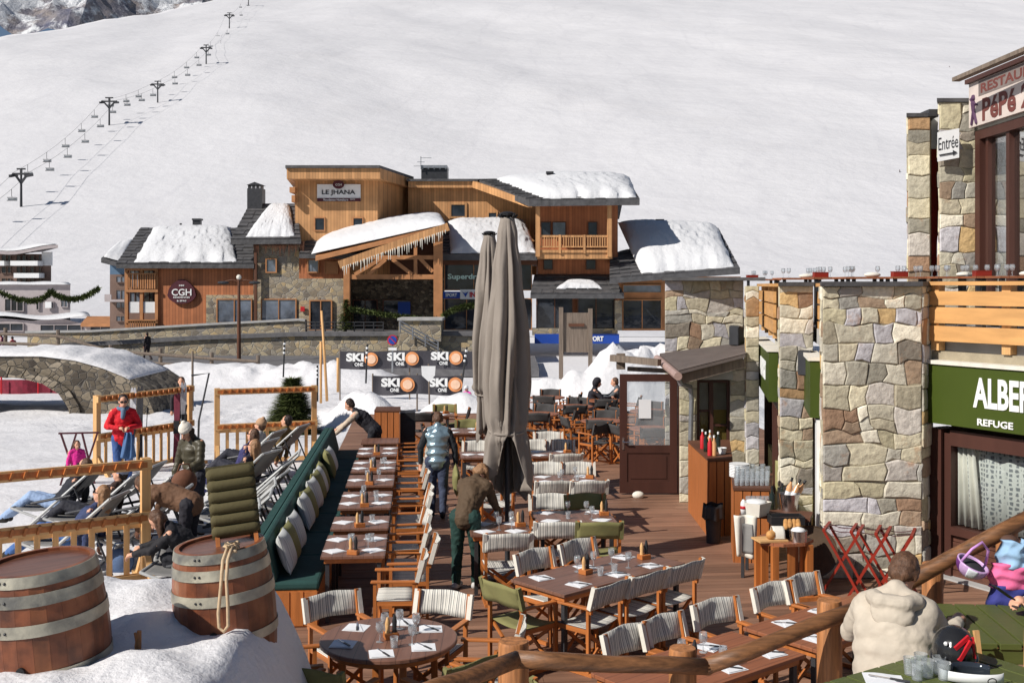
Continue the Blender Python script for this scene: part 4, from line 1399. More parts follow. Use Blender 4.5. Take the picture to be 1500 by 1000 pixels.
def pier(pts, h, faces, seed, z0=0.0):
    """pts: plan polygon (counter-clockwise from above not needed); faces: indices of edges that carry stones"""
    mb = MB(); mb.prism([V((p.x, p.y, z0)) for p in pts], (0, 0, h)); part(RS, 'wall_core', mb, 'mortar')
    c = sum((p for p in pts), V((0, 0, 0))) / len(pts)
    sm = MB()
    for i in faces:
        a, b = pts[i], pts[(i + 1) % len(pts)]
        n = (b - a).cross(ZU).normalized()
        if n.dot((a + b) / 2 - c) < 0: n = -n
        stones(sm, V((a.x, a.y, z0)) + n * .004, b - a, (b - a).length, h, n, seed=seed + i)
    return obj('stonework', sm, M['masonry'], RS, False, 0, True)


TOPZ = 3.74
p3 = [XY(1205, 14.0), XY(1350, 14.0), XY(1363, 14.32), XY(1363, 15.2), XY(1203, 14.6)]
pier(p3, TOPZ, (0, 1, 4), 3)
p2 = [XY(1142, 16.0), XY(1191, 16.0), XY(1191, 16.5), XY(1143, 16.5)]
pier(p2, TOPZ, (0, 3), 21)
p1 = [XY(1092.5, 18.85), XY(1112, 18.85), XY(1112, 19.3), XY(1092.5, 19.3)]
pier(p1, TOPZ, (0, 3), 33)
pa = [XY(974, 21.0), XY(1089, 21.0), XY(1089, 21.6), XY(974, 21.6)]
pier(pa, TOPZ + .1, (0,), 41)
# lean-to with window
pl = [XY(995, 18.9), XY(1021, 18.9), XY(1021, 19.2), XY(995, 19.2)]
pier(pl, 2.2, (0,), 51)
pier([XY(1069, 18.9), XY(1092, 18.9), XY(1092, 19.2), XY(1069, 19.2)], 2.45, (0,), 55)
pier([XY(1021, 18.9), XY(1069, 18.9), XY(1069, 19.2), XY(1021, 19.2)], .95, (0,), 57)
mb = MB(); pbox(mb, 1016, 543, 1074, 556, 18.82, .4); part(RS, 'lintel', mb, 'concrete')
mb = MB(); mb.box(XY(995, 18.9).x, XY(1092, 18.9).x, 19.95, 20.1, 0, 2.4); part(RS, 'wall_core', mb, 'cream')
mb = MB()
for x0, x1, y0, y1 in ((1021, 1024.5, 557, 655), (1065.5, 1069, 557, 655), (1024.5, 1065.5, 557, 560.5), (1024.5, 1065.5, 651, 655), (1039, 1045, 560.5, 651)): pbox(mb, x0, y0, x1, y1, 18.95, .12)
pbox(mb, 1045, 621, 1065.5, 624, 18.97, .06); pbox(mb, 1024.5, 600, 1039, 603, 18.97, .06)
wf = part(RS, 'window', mb, 'brown_paint')
mb = MB(); pbox(mb, 1024.5, 560.5, 1065.5, 651, 19.02, .03); part(wf, 'pane', mb, 'pane')
mb = MB(); pbox(mb, 1026, 600, 1064, 651, 19.055, .02); part(wf, 'blind', mb, mat('yellow_blind', srgb(196, 160, 84), .8, .1, 5))
fl, fr, br, bl = W(994, 544, 18.4), W(1092, 519, 18.4), W(1090, 504, 20.7), W(966, 520, 20.7)
mb = MB(); slab4(mb, fl, fr, br, bl, .05)
for k in range(26):
    t = (k + .5) / 26
    mb.tube([fl.lerp(bl, t) + V((0, 0, .015)), fr.lerp(br, t) + V((0, 0, .015))], .028, 6)
rf_ = part(RS, 'lean_to_roof', mb, mat('corrugated_brown', srgb(104, 94, 90), .5, .12, 4, metal=.2))
mb = MB(); mb.tube([fl + V((-.03, -.15, -.07)), bl + V((-.03, .1, -.07))], .07, 10); part(rf_, 'gutter', mb, mat('pale_copper', srgb(190, 160, 150), .5, .1, 5, metal=.3))
mb = MB(); a = fl + V((0, .1, -.1)); mb.tube([a, a + V((.05, 0, -.12)), W(1011, 566, 18.75), W(1013, 585, 18.78), W(1011, 660, 18.78)], .042, 10); part(rf_, 'drainpipe', mb, 'grey_metal')
mb = MB(); mb.bar(fl + V((.05, .15, -.14)), fr + V((0, .15, -.14)), .12, .16); part(rf_, 'rafter', mb, 'weathered'); mb = MB(); mb.bar(bl + V((0, -.4, -.14)), br + V((0, -.4, -.14)), .1, .14); part(rf_, 'rafter', mb, 'weathered')
mb = MB(); mb.bar(W(896, 524, 20.3), W(966, 531, 19.6), .12, .12); mb.bar(W(920, 540, 20.3), W(980, 543, 19.9), .08, .08); part(rf_, 'beam', mb, 'weathered')
mb = MB(); pbox(mb, 904, 518, 916, 541, 20.2, .16); part(rf_, 'beam_end', mb, 'weathered')
# open glazed door leaf
DR = thing('glazed_door', 'open dark brown door, glazed above and panelled below, with a paper notice', 'door', W(992, 722, 19.6))
dw, dh = 84 * 19.6 / F, 174 * 19.6 / F
mb = MB()
st = .13
mb.box(-dw, -dw + st, 0, .05, 0, dh); mb.box(-st, 0, 0, .05, 0, dh); mb.box(-dw + st, -st, 0, .05, dh - .13, dh); mb.box(-dw + st, -st, 0, .05, .0, .2); mb.box(-dw + st, -st, 0, .05, .72, .86)
part(DR, 'stile', mb, 'brown_paint')
mb = MB(); mb.box(-dw + st, -st, .015, .035, .2, .72); mb.box(-dw + st + .06, -st - .06, .005, .045, .26, .66); part(DR, 'panel', mb, 'brown_paint')
mb = MB(); mb.box(-dw + st, -st, .02, .03, .86, dh - .13); part(DR, 'pane', mb, 'glass')
mb = MB(); mb.box(-dw + .34, -dw + .56, .0, .006, 1.34, 1.68); part(DR, 'notice', mb, 'paper')
mb = MB(); mb.tube([(-dw + .06, -.0, .92), (-dw + .06, -.06, .92), (-dw + .17, -.06, .92)], .012, 8); mb.box(-dw + .04, -dw + .08, -.008, 0, .78, 1.0); part(DR, 'handle', mb, 'steel')
mb = MB(); mb.box(.02, .16, -.02, .16, 0, dh + .06); mb.box(-.02, .16, .1, .8, dh + .02, dh + .1); part(RS, 'door_frame', mb, 'brown_paint').location = W(992, 722, 19.6) - OFF[RS.name]
o = thing('door_stone', 'rounded pale stone holding the brown door open', 'stone', W(935, 725, 19.3))
o.location.z = 0
mb = MB(); mb.ball((0, 0, .05), (.11, .08, .07), 12); part(o, 'pebble', mb, 'cream', True)

# bays between the piers
def bay(a, b, name='bay'):
    return (b - a).normalized(), (b - a).length


def onbay(mb, a, d, t0, t1, z0, z1, off0, off1):
    n = V((d.y, -d.x, 0))
    if n.dot(V((-.4, -1, 0))) < 0: n = -n
    p = [a + d * t + n * o_ for t, o_ in ((t0, off0), (t1, off0), (t1, off1), (t0, off1))]
    return mb.hexa([V((q.x, q.y, z0)) for q in p] + [V((q.x, q.y, z1)) for q in p])


A1, B1 = XY(1119, 20.6), XY(1143, 16.45)
d1, L1 = bay(A1, B1)
A2, B2 = XY(1190, 16.3), XY(1203.5, 14.5)
d2, L2 = bay(A2, B2)
A3 = XY(1363, 14.3)
B3 = XY(1500, 13.1)
d3 = (B3 - A3).normalized(); L3 = 4.2
for (a, d, L) in ((A1, d1, L1), (A2, d2, L2)):
    mb = MB(); onbay(mb, a, d, 0, L, 0, 2.9, -.3, -.2); part(RS, 'bay_wall', mb, 'cream')
    mb = MB(); onbay(mb, a, d, .1, .25, 0, 1.95, -.2, 0); onbay(mb, a, d, L - .25, L - .1, 0, 1.95, -.2, 0); onbay(mb, a, d, .25, L - .25, 1.8, 1.95, -.2, 0); onbay(mb, a, d, L * .48, L * .52, 0, 1.8, -.2, -.02)
    df = part(RS, 'french_window', mb, 'brown_paint')
    mb = MB(); onbay(mb, a, d, .25, L - .25, .8, 1.8, -.12, -.1); part(df, 'pane', mb, 'pane')
    mb = MB(); onbay(mb, a, d, .25, L - .25, 0, .8, -.12, -.06); part(df, 'lower_panel', mb, mat('pale_green_panel', srgb(176, 172, 120), .6, .1, 4))
mb = MB(); onbay(mb, A2, d2, L2 - .35, L2 - .05, 0, 1.95, .0, .06); part(RS, 'white_jamb', mb, 'white')
# right window bay
mb = MB(); onbay(mb, A3, d3, 0, L3, 2.65, 2.9, -.3, .02); onbay(mb, A3, d3, 0, L3, 0, 2.65, -.5, -.4); part(RS, 'bay_wall', mb, 'mortar')
mb = MB()
onbay(mb, A3, d3, .02, .2, .0, 1.9, -.3, .04); onbay(mb, A3, d3, .22, .32, .0, 1.85, -.3, 0); onbay(mb, A3, d3, .32, L3, 1.7, 1.9, -.3, .02); onbay(mb, A3, d3, .32, L3, .56, .66, -.3, .02); onbay(mb, A3, d3, 2.3, 2.42, .66, 1.7, -.3, .0)
wf = part(RS, 'window', mb, 'brown_paint')
mb = MB()
for k in range(6): onbay(mb, A3, d3, .32, L3, .02 + k * .09, .02 + k * .09 + .082, -.2, -.04 - .008 * (k % 2))
part(wf, 'lower_panel', mb, wood_mat('dark_brown_boards', srgb(92, 58, 46), 0, .5, 3, .3))
mb = MB(); onbay(mb, A3, d3, .2, L3, -.15, .02, -.3, .12); part(RS, 'plinth', mb, 'concrete')
mb = MB(); onbay(mb, A3, d3, .32, 2.3, .66, 1.7, -.1, -.08); onbay(mb, A3, d3, 2.42, L3, .66, 1.7, -.1, -.08); part(wf, 'pane', mb, glass_mat('front_pane', (.9, .92, .92), .9))
# lace curtain
lm, lt, lb_ = nt_new('lace_curtain')
vec = coords(lt)
vo = N(lt, 'ShaderNodeTexVoronoi', feature='DISTANCE_TO_EDGE'); vo.inputs['Scale'].default_value = 17; vo.inputs['Randomness'].default_value = .35
lt.links.new(vec, vo.inputs['Vector'])
lt.links.new(ramp(lt, vo.outputs['Distance'], [(.14, (.62, .62, .58)), (.24, (.2, .21, .22))]), lb_.inputs['Base Color'])
lb_.inputs['Roughness'].default_value = .95
n3 = V((d3.y, -d3.x, 0)); n3 = -n3 if n3.dot(V((-.4, -1, 0))) < 0 else n3
mb = MB(); mb.sheet(lambda u, v: A3 + d3 * (.36 + 1.9 * u) + n3 * (-.17 + .025 * math.sin(u * 38)) + V((0, 0, .68 + 1.0 * v)), 110, 2, n3 * -.01); part(wf, 'curtain', mb, lm, True)
mb = MB(); mb.sheet(lambda u, v: A3 + d3 * (.33 + .35 * u * (1 - .3 * v)) + n3 * (-.13 + .03 * math.sin(u * 22)) + V((0, 0, .68 + 1.0 * v)), 30, 2, n3 * -.01); part(wf, 'side_curtain', mb, 'cream', True)


def bay_sign(label, a, d, t0, t1, z0, z1, off, lines):
    o = wthing('green_sign', label, 'sign', a + d * ((t0 + t1) / 2) + V((0, 0, z0)))
    n = V((d.y, -d.x, 0))
    if n.dot(V((-.4, -1, 0))) < 0: n = -n
    mb = MB(); onbay(mb, a, d, t0, t1, z0, z1, off, off + .14); part(o, 'board', mb, 'sign_green')
    mb = MB(); onbay(mb, a, d, t0 - .02, t1 + .02, z1 + .002, z1 + .05, off - .05, off + .17); part(o, 'flashing', mb, 'cream')
    for body, t, z, w, h, b in lines:
        tx = text_mb(body, w, h, b); place(tx, a + d * t + n * (off + .142) + V((0, 0, z)), d, ZU, n, .012); part(o, 'lettering', tx, 'white_text')
    return o


bay_sign('wide olive green sign with white capitals above the lace curtain window', A3, d3, .0, 3.4, 1.98, 2.74, .02, [('ALBERT', 1.28, 2.43, .98, .37, .03), ('REFUGE', 1.1, 2.07, .5, .085, .02)])
bay_sign('small olive green sign above the far french window beside the lean-to', A1, d1, .15, L1 - .15, 1.98, 2.74, .02, [('ALBERT', L1 * .62, 2.4, 1.5, .3, .03)])
bay_sign('narrow olive green sign half hidden behind the big stone pier', A2, d2, .1, L2 - .1, 1.98, 2.74, .0, [])

# copings and upper terrace
mb = MB()
edge = [XY(970, 20.9), XY(1119, 20.4), XY(1141, 15.9), XY(1192, 15.9), XY(1203, 13.9), XY(1352, 13.9), XY(1366, 14.3)]
for pts in ([XY(970, 20.85), XY(1121, 20.4), XY(1121, 21.7), XY(970, 21.7)], [XY(1140, 15.9), XY(1193, 15.9), XY(1193, 16.6), XY(1141, 16.6)], [XY(1203, 13.9), XY(1352, 13.9), XY(1366, 14.28), XY(1366, 15.3), XY(1201, 14.7)]):
    mb.prism([V((p.x, p.y, TOPZ + (.101 if pts[0].x < 3.0 else 0))) for p in pts], (0, 0, .06))
part(RS, 'coping', mb, 'slate')
mb = MB(); fl_ = [XY(975, 21.3), XY(1121, 21.0), XY(1145, 16.6), XY(1193, 16.5), XY(1206, 14.8), XY(1364, 15.0), A3 + V((.05, .1, 0)), A3 + d3 * 4.2, V((14, 12, 0)), V((14, 30, 0)), V((6, 30, 0)), V((3.4, 22.5, 0))]
mb.prism([V((p.x, p.y, 2.9)) for p in fl_], (0, 0, .22)); part(RS, 'terrace_floor', mb, 'concrete')


def plank_rail(label, a, d, L, zb, zt, off):
    o = wthing('plank_railing', label, 'railing', a + d * (L / 2) + V((0, 0, zb)))
    n = V((d.y, -d.x, 0))
    if n.dot(V((-.4, -1, 0))) < 0: n = -n
    k = 0
    for t in [x * 1.05 + .06 for x in range(int(L / 1.05) + 1)]:
        mb = MB(); onbay(mb, a, d, t, t + .12, zb, zt - .05, off - .12, off); part(o, 'post', mb, 'new_wood_v')
    h = (zt - zb)
    for f0, f1 in ((.66, .86), (.40, .63), (.14, .36)):
        mb = MB(); onbay(mb, a, d, 0, L, zb + h * f0, zb + h * f1, off + .002, off + .045); part(o, 'plank', mb, pw)
    mb = MB(); onbay(mb, a, d, -.02, L, zt - .048, zt, off - .16, off + .08); part(o, 'top_board', mb, pw)
    return o


pw = mat('spruce_planks', srgb(208, 156, 98), .6, .16, 1.6, (1, 1, 7), .2, 30)
plank_rail('fresh spruce plank railing above the wide green sign', A3, d3, 4.2, 2.91, 3.80, .06)
plank_rail('narrow spruce plank railing above the small far green sign', A1, d1, L1 - .1, 2.91, 3.78, .05)
plank_rail('spruce plank railing glimpsed between the two stone piers', A2, d2, L2 - .1, 2.91, 3.78, -.1)

# upper storey
UB = wthing('upper_restaurant', 'upper stone storey with brown framed window and restaurant sign at the top right', 'building', (8, 18, 2.9))
def upier(pts, h, faces, seed, z0=3.13):
    mb = MB(); mb.prism([V((p.x, p.y, z0)) for p in pts], (0, 0, h)); part(UB, 'wall_core', mb, 'mortar')
    c = sum((p for p in pts), V((0, 0, 0))) / len(pts)
    sm = MB()
    for i in faces:
        a, b = pts[i], pts[(i + 1) % len(pts)]
        n = (b - a).cross(ZU).normalized()
        if n.dot((a + b) / 2 - c) < 0: n = -n
        stones(sm, V((a.x, a.y, z0)) + n * .004, b - a, (b - a).length, h, n, seed=seed + i, size=(.25, .5), rows=(.2, .38))
    part(UB, 'stonework', sm, 'masonry')
    mb = MB(); q = [c + (p - c) * 1.12 for p in pts]; mb.prism([V((p.x, p.y, z0 + h)) for p in q], (0, 0, .06)); part(UB, 'coping', mb, 'slate')
upier([XY(1330, 17.8), XY(1362, 17.8), XY(1366, 18.6), XY(1334, 18.6)], 3.36, (0, 3), 61)
upier([XY(1376, 17.5), XY(1431, 17.5), XY(1434, 18.4), XY(1380, 18.4)], 3.55, (0, 3), 71)
mb = MB(); pbox(mb, 1362, 170, 1377, 218, 18.2, .3); part(UB, 'white_wall', mb, 'white')
mb = MB(); pbox(mb, 1363, 212, 1376, 460, 18.25, .1); part(UB, 'side_door', mb, 'red_wood')
mb = MB(); pbox(mb, 1361, 160, 1378, 170, 17.7, .5); part(UB, 'gutter', mb, 'charcoal')
AU = XY(1431, 17.4); BU = XY(1500, 15.9); dU = (BU - AU).normalized(); LU = 3.4
mb = MB(); onbay(mb, AU, dU, 0, LU, 6.2, 7.0, -.5, -.02); onbay(mb, AU, dU, 0, LU, 3.13, 6.2, -2.2, -2.1); part(UB, 'bay_wall', mb, 'cream')
mb = MB(); onbay(mb, AU, dU, .04, .2, 3.13, 6.2, -.2, .05); onbay(mb, AU, dU, .2, LU, 6.05, 6.2, -.2, .05); onbay(mb, AU, dU, .3, .38, 3.13, 6.05, -.15, 0); onbay(mb, AU, dU, 1.0, 1.1, 3.13, 6.05, -.15, .02); onbay(mb, AU, dU, 1.9, 2.0, 3.13, 6.05, -.15, .02); onbay(mb, AU, dU, .38, LU, 3.13, 3.5, -.15, 0)
wf = part(UB, 'window', mb, 'brown_paint')
mb = MB(); onbay(mb, AU, dU, .2, .3, 3.5, 6.05, -.1, -.06); onbay(mb, AU, dU, .38, LU, 3.5, 6.05, -.1, -.06); part(wf, 'pane', mb, glass_mat('sky_pane', (.8, .84, .84), .55, .02))
mb = MB(); mb.sheet(lambda u, v: AU + dU * (.4 + .5 * u) + V((dU.y, -dU.x, 0)) * (-.3 + .03 * math.sin(u * 30)) + V((0, 0, 3.5 + 2.5 * v)), 24, 2, (.01, .01, 0)); part(wf, 'curtain', mb, 'cream', True)
o = wthing('restaurant_sign', 'weathered painted restaurant sign with a dancing figure under the eaves', 'sign', AU + dU * 1.2 + V((0, 0, 6.25)))
nU = V((dU.y, -dU.x, 0)); nU = -nU if nU.dot(V((-.4, -1, 0))) < 0 else nU
mb = MB(); onbay(mb, AU, dU, -.02, 2.9, 6.25, 6.95, .06, .12); part(o, 'board', mb, mat('weathered_cream_board', srgb(206, 192, 184), .7, .12, 2.5))
mb = MB(); onbay(mb, AU, dU, -.04, 2.92, 6.951, 7.02, .0, .18); part(o, 'top_trim', mb, 'brown_paint')
sgc = mat('faded_brown_letters', srgb(112, 62, 56), .7, .15, 5, bmp=0)
mb = MB(); onbay(mb, AU, dU, .32, 2.88, 6.70, 6.94, .121, .124); part(o, 'lettering_band', mb, mat('grey_brown_band', srgb(128, 116, 112), .7, .15, 5, bmp=0))
for body, t, z, w, h in (('RESTAURANT', 1.55, 6.81, 2.3, .15), ('P\u00e9P\u00e9 2000', 1.6, 6.47, 2.3, .36)):
    tx = text_mb(body, w, h, .03); place(tx, AU + dU * t + nU * .1245 + V((0, 0, z)), dU, ZU, nU, .002); part(o, 'lettering', tx, sgc)
mb = MB()
def sp(t, z): return AU + dU * t + nU * .13 + V((0, 0, z))
for a_, b_2, r in ((sp(.16, 6.62), sp(.17, 6.5), .045), (sp(.17, 6.5), sp(.1, 6.3), .03), (sp(.17, 6.5), sp(.26, 6.3), .03), (sp(.16, 6.62), sp(.05, 6.7), .02), (sp(.17, 6.62), sp(.28, 6.58), .02), (sp(.16, 6.7), sp(.16, 6.72), .045)):
    mb.capsule(a_, b_2, r, r * .8, 8)
part(o, 'painted_figure', mb, mat('plum_paint', srgb(84, 56, 84), .7, .1, 5, bmp=0))
o = wthing('entrance_sign', 'white ENTREE board with arrow on the upper stone pillar', 'sign', W(1389, 214, 17.3))
mb = MB(); mb.hexa([W(1373, 237, 17.36), W(1405, 231, 17.3), W(1405, 231, 17.33), W(1373, 237, 17.39), W(1373, 194, 17.36), W(1405, 188, 17.3), W(1405, 188, 17.33), W(1373, 194, 17.39)]); part(o, 'board', mb, 'white')
ex = (W(1405, 188, 17.3) - W(1373, 194, 17.36)).normalized()
tx = text_mb('Entr\u00e9e', .30, .2); place(tx, W(1389, 209, 17.327), ex, ZU, ex.cross(ZU), .002); part(o, 'lettering', tx, 'charcoal')
mb = MB(); mb.bar(W(1376, 227.5, 17.345), W(1397, 223.8, 17.305), .012, .02); mb.prism([W(1396, 220, 17.305), W(1402, 223, 17.29), W(1396, 227.5, 17.305)], (0, .01, 0)); part(o, 'arrow', mb, 'charcoal')
mb = MB(); a_, b_2 = W(1400, 117, 16.9), W(1520, 66, 14.6); mb.bar(a_, b_2, .12, .06); part(UB, 'eaves_board', mb, 'weathered')
mb = MB(); q_ = [AU + V((0, .1, 0)), AU + dU * LU, V((12, 14, 0)), V((12, 19, 0)), AU + V((.5, 1.2, 0))]; mb.prism([V((p.x, p.y, 7.025)) for p in q_], (0, 0, .07)); part(UB, 'roof', mb, 'slate')

# loudspeakers on the walls
def speaker(label, px, py, D, rz):
    o = thing('wall_speaker', label, 'loudspeaker', W(px, py, D), rz)
    mb = MB()
    prof = [(-.13, -.17), (.13, -.17), (.15, 0), (.13, .17), (-.13, .17), (-.15, 0)]
    mb.hexa([(-.12, -.14, -.19), (.12, -.14, -.19), (.08, .1, -.15), (-.08, .1, -.15), (-.12, -.14, .19), (.12, -.14, .19), (.08, .1, .15), (-.08, .1, .15)])
    obj('cabinet', mb, M['black'], o, False, .03)
    mb = MB(); mb.box(-.1, .1, -.15, -.141, -.17, .17); part(o, 'grille', mb, 'charcoal')
    mb = MB(); mb.tube([(0, .08, .0), (0, .22, .02), (0, .3, .1)], .018, 8); mb.box(-.04, .04, .28, .31, -.02, .16); part(o, 'bracket', mb, 'charcoal')
speaker('black loudspeaker on the wall above the lean-to roof', 1082, 491, 20.2, R(-50))
speaker('black loudspeaker on the stone pier beside the narrow green sign', 1187, 531, 15.75, R(-55))

# ------------------------------------------------------------------ deck
rd = random.Random(5)
M['deck'] = wood_mat('deck_boards', (1, 1, 1), 0, .6, 3, .3)
dk = M['deck'].node_tree
_b = dk.nodes['Principled BSDF']
_c = _b.inputs['Base Color'].links[0].from_socket
_at = N(dk, 'ShaderNodeAttribute', attribute_name='col')
_wn = N(dk, 'ShaderNodeTexNoise'); _wn.inputs['Scale'].default_value = .7; _wn.inputs['Detail'].default_value = 6
dk.links.new(coords(dk), _wn.inputs['Vector'])
_m = mix(dk, _c, _at.outputs['Color'], 1.0, 'MULTIPLY')
dk.links.new(mix(dk, _m, ramp(dk, _wn.outputs['Fac'], [(.35, (.78, .76, .76)), (.65, (1.12, 1.12, 1.12))]), 1.0, 'MULTIPLY'), _b.inputs['Base Color'])
mb = MB()
base = srgb(150, 112, 90)
u = 6.4
while u < 32.0:
    w_ = .138
    k = rd.uniform(.78, 1.18)
    cuts = [-1.78] + sorted(rd.uniform(-.5, 7) for _ in range(2)) + [9.0]
    for a, b in zip(cuts, cuts[1:]):
        k2 = k * rd.uniform(.88, 1.12)
        mb.box(a + .002, b - .002, u, u + w_ - .009, -.03, rd.uniform(-.002, .002), tuple(c * k2 for c in base))
    u += w_
d_ = structure('deck_floor', mb, M['deck']); d_.rotation_euler.z = RZ_DECK
mb = MB(); mb.box(-1.78, 9, 6.4, 32.0, -.1, -.04); d_ = structure('deck_underlay', mb, M['rubber']); d_.rotation_euler.z = RZ_DECK

# ------------------------------------------------------------------ bench with cushions
B_ = thing('bench', 'long bench with bottle green seat and back cushions and wooden base', 'bench', K(-1.4, 17), RZ_DECK)
L = 4.85
mb = MB(); mb.box(-.3, .3, -L, L, 0, .40); part(B_, 'base', mb, 'teak_v')
mb = MB()
for k in range(60): mb.box(.302, .315, -L + k * .162, -L + k * .162 + .15, .02, .39)
for k in range(4): mb.box(-.28 + k * .15, -.145 + k * .15, -L - .014, -L - .002, .02, .39)
part(B_, 'slat_front', mb, 'teak_v')
for k in range(8):
    mb = MB(); y0 = -L + k * L / 4; mb.box(-.26, .33, y0 + .004, y0 + L / 4 - .004, .402, .5); obj('seat_cushion', mb, M['dark_green'], B_, False, .03)
mb = MB(); mb.hexa([(-.3, -L, .40), (-.22, -L, .40), (-.22, L, .40), (-.3, L, .40), (-.42, -L, .94), (-.33, -L, .94), (-.33, L, .94), (-.42, L, .94)]); part(B_, 'back_board', mb, 'dark_green')
mb = MB(); mb.hexa([(-.215, -L, .505), (-.13, -L, .505), (-.13, L, .505), (-.215, L, .505), (-.325, -L, .95), (-.24, -L, .95), (-.24, L, .95), (-.325, L, .95)]); obj('back_cushion', mb, M['dark_green'], B_, False, .03)


def pillow_mb(s=.23, t=.085):
    m_ = MB()
    def f(u, v):
        y, z = 2 * u - 1, 2 * v - 1
        p = 1 - .12 * (abs(y * z)) ** .8 * 0
        e = max(0, (1 - abs(y) ** 3) * (1 - abs(z) ** 3)) ** .6
        return V((t * e, y * s * (1 - .07 * (1 - z * z)), z * s * (1 - .07 * (1 - y * y))))
    m_.sheet(f, 14, 14, lambda u, v: (-2 * f(u, v).x - .004, 0, 0))
    return m_


pm = {}
for nm_, mt in (('grey', 'pillow'), ('green', 'green_canvas')):
    if nm_ == 'grey':
        m_, t_, b_ = nt_new('ticking_stripe')
        tc = N(t_, 'ShaderNodeTexCoord'); sp_ = N(t_, 'ShaderNodeSeparateXYZ'); t_.links.new(tc.outputs['Object'], sp_.inputs[0])
        dv = N(t_, 'ShaderNodeMath', operation='DIVIDE'); dv.inputs[1].default_value = .04; t_.links.new(sp_.outputs[1], dv.inputs[0])
        fr_ = N(t_, 'ShaderNodeMath', operation='FRACT'); t_.links.new(dv.outputs[0], fr_.inputs[0])
        t_.links.new(ramp(t_, fr_.outputs[0], [(0, (.6, .6, .58)), (.62, (.34, .35, .36)), (.8, (.6, .6, .58))], 'CONSTANT'), b_.inputs['Base Color'])
        b_.inputs['Roughness'].default_value = .9
        M['pillow'] = m_
    o = thing('pillow', nm_, 'pillow')
    q = obj('cover', pillow_mb(), M[mt], o, True); q.rotation_euler = (0, R(-18), 0)
    pm[nm_] = Proto(o)
seq = [('grey', 12.55), ('green', 12.95), ('grey', 13.55), ('grey', 14.75), ('green', 15.15), ('grey', 15.95), ('green', 16.55), ('grey', 16.95), ('green', 17.35), ('green', 18.6), ('grey', 19.0)]
cnt = {'grey': 0, 'green': 0}
ordn = ['nearest', 'second', 'third', 'fourth', 'fifth', 'sixth', 'seventh', 'eighth']
for nm_, u in seq:
    k = ordn[cnt[nm_]]; cnt[nm_] += 1
    pm[nm_].put(K(-1.47, u, .75), RZ_DECK + R(rd.uniform(-9, 9)), ('grey ticking striped pillow on the bench, %s grey one from the barrels' if nm_ == 'grey' else 'plain olive green pillow on the bench, %s green one from the barrels') % k, 'pillows along the green bench')


# ------------------------------------------------------------------ director's chairs
def make_chair(fabric, far=False):
    o = thing('director_chair', 'chair', 'chair')
    for s_ in (-1, 1):
        x = s_ * .255
        mb = MB(); mb.box(x - .016, x + .016, .19, .225, .03, .635); part(o, 'leg', mb, 'teak_v')
        mb = MB(); mb.bar((x, -.20, .03), (x, -.20, .64), .035, .032, (0, 1, 0)); part(o, 'leg', mb, 'teak_v')
        mb = MB(); mb.box(x - .03, x + .03, -.25, .25, .636, .66); obj('armrest', mb, M['teak'], o, False, .006)
        mb = MB(); mb.box(x - .014, x + .014, -.25, .26, 0, .035); part(o, 'foot_rail', mb, 'teak')
        mb = MB(); mb.box(x - .013, x + .013, -.183, .188, .40, .445); part(o, 'side_rail', mb, 'teak')
        mb = MB(); mb.bar((x, -.225, .60), (x, -.285, .875), .03, .03, (0, 1, 0)); part(o, 'back_post', mb, 'teak_v')
        for y in (-.16, .17):
            mb = MB(); mb.bar((-.235 * s_, y + .012 * s_, .05), (.235 * s_, y + .012 * s_, .405), .034, .018, (0, 1, 0)); part(o, 'cross_brace', mb, 'teak_v')
    mb = MB(); mb.sheet(lambda u, v: V(((u - .5) * .52, -.18 + .39 * v, .452 - .03 * math.sin(math.pi * u))), 10, 4, (0, 0, -.008)); part(o, 'seat', mb, fabric, True)
    def bk(u, v):
        a = (u - .5) * 2
        return V((a * .275, -.245 - .035 * (1 - a * a) - .055 * v * 1.0 - .01 * math.sin(a * 5 + v * 3), .655 + .215 * v + .008 * math.cos(a * 3)))
    mb = MB(); mb.sheet(bk, 12, 4, (0, -.009, 0)); part(o, 'backrest', mb, fabric, True)
    for s_ in (-1, 1):
        mb = MB(); mb.bar((s_ * .275, -.232, .65), (s_ * .275, -.293, .872), .045, .045, (0, 1, 0)); part(o, 'sleeve', mb, 'cream' if fabric == 'stripe' else fabric)
    return Proto(o)


CH = {'striped': make_chair('stripe'), 'olive green': make_chair('green_canvas'), 'charcoal': make_chair('dark_canvas')}


def chair(kind, x, y, rz, label, jitter=7):
    CH[kind].put((x, y, 0.003), R(rz + rd.uniform(-jitter, jitter)), (kind + ' chair ' + label), kind + ' folding chairs on the deck')


def facing(x, y, cx, cy): return math.degrees(math.atan2(-(cx - x), cy - y))


# ------------------------------------------------------------------ tables and what stands on them
def table(label, x, y, rz, w, l, mt='table', legs='charcoal', group=None):
    o = thing('dining_table', label, 'table', (x, y, 0), rz, group)
    mb = MB()
    mb.box(-w / 2, w / 2, -l / 2, l / 2, .718, .75); obj('tabletop', mb, M[mt], o, False, .004)
    mb = MB(); e = .035
    for a in ((-w / 2 + e, w / 2 - e, -l / 2 + e, -l / 2 + e + .03), (-w / 2 + e, w / 2 - e, l / 2 - e - .03, l / 2 - e), (-w / 2 + e, -w / 2 + e + .03, -l / 2 + e + .03, l / 2 - e - .03), (w / 2 - e - .03, w / 2 - e, -l / 2 + e + .03, l / 2 - e - .03)):
        mb.box(a[0], a[1], a[2], a[3], .665, .716)
    part(o, 'apron', mb, 'teak')
    for sx in (-1, 1):
        for sy in (-1, 1):
            mb = MB(); px_, py2 = sx * (w / 2 - .07), sy * (l / 2 - .07); mb.bar((px_, py2, 0), (px_, py2, .716), .045); part(o, 'leg', mb, legs)
    return o


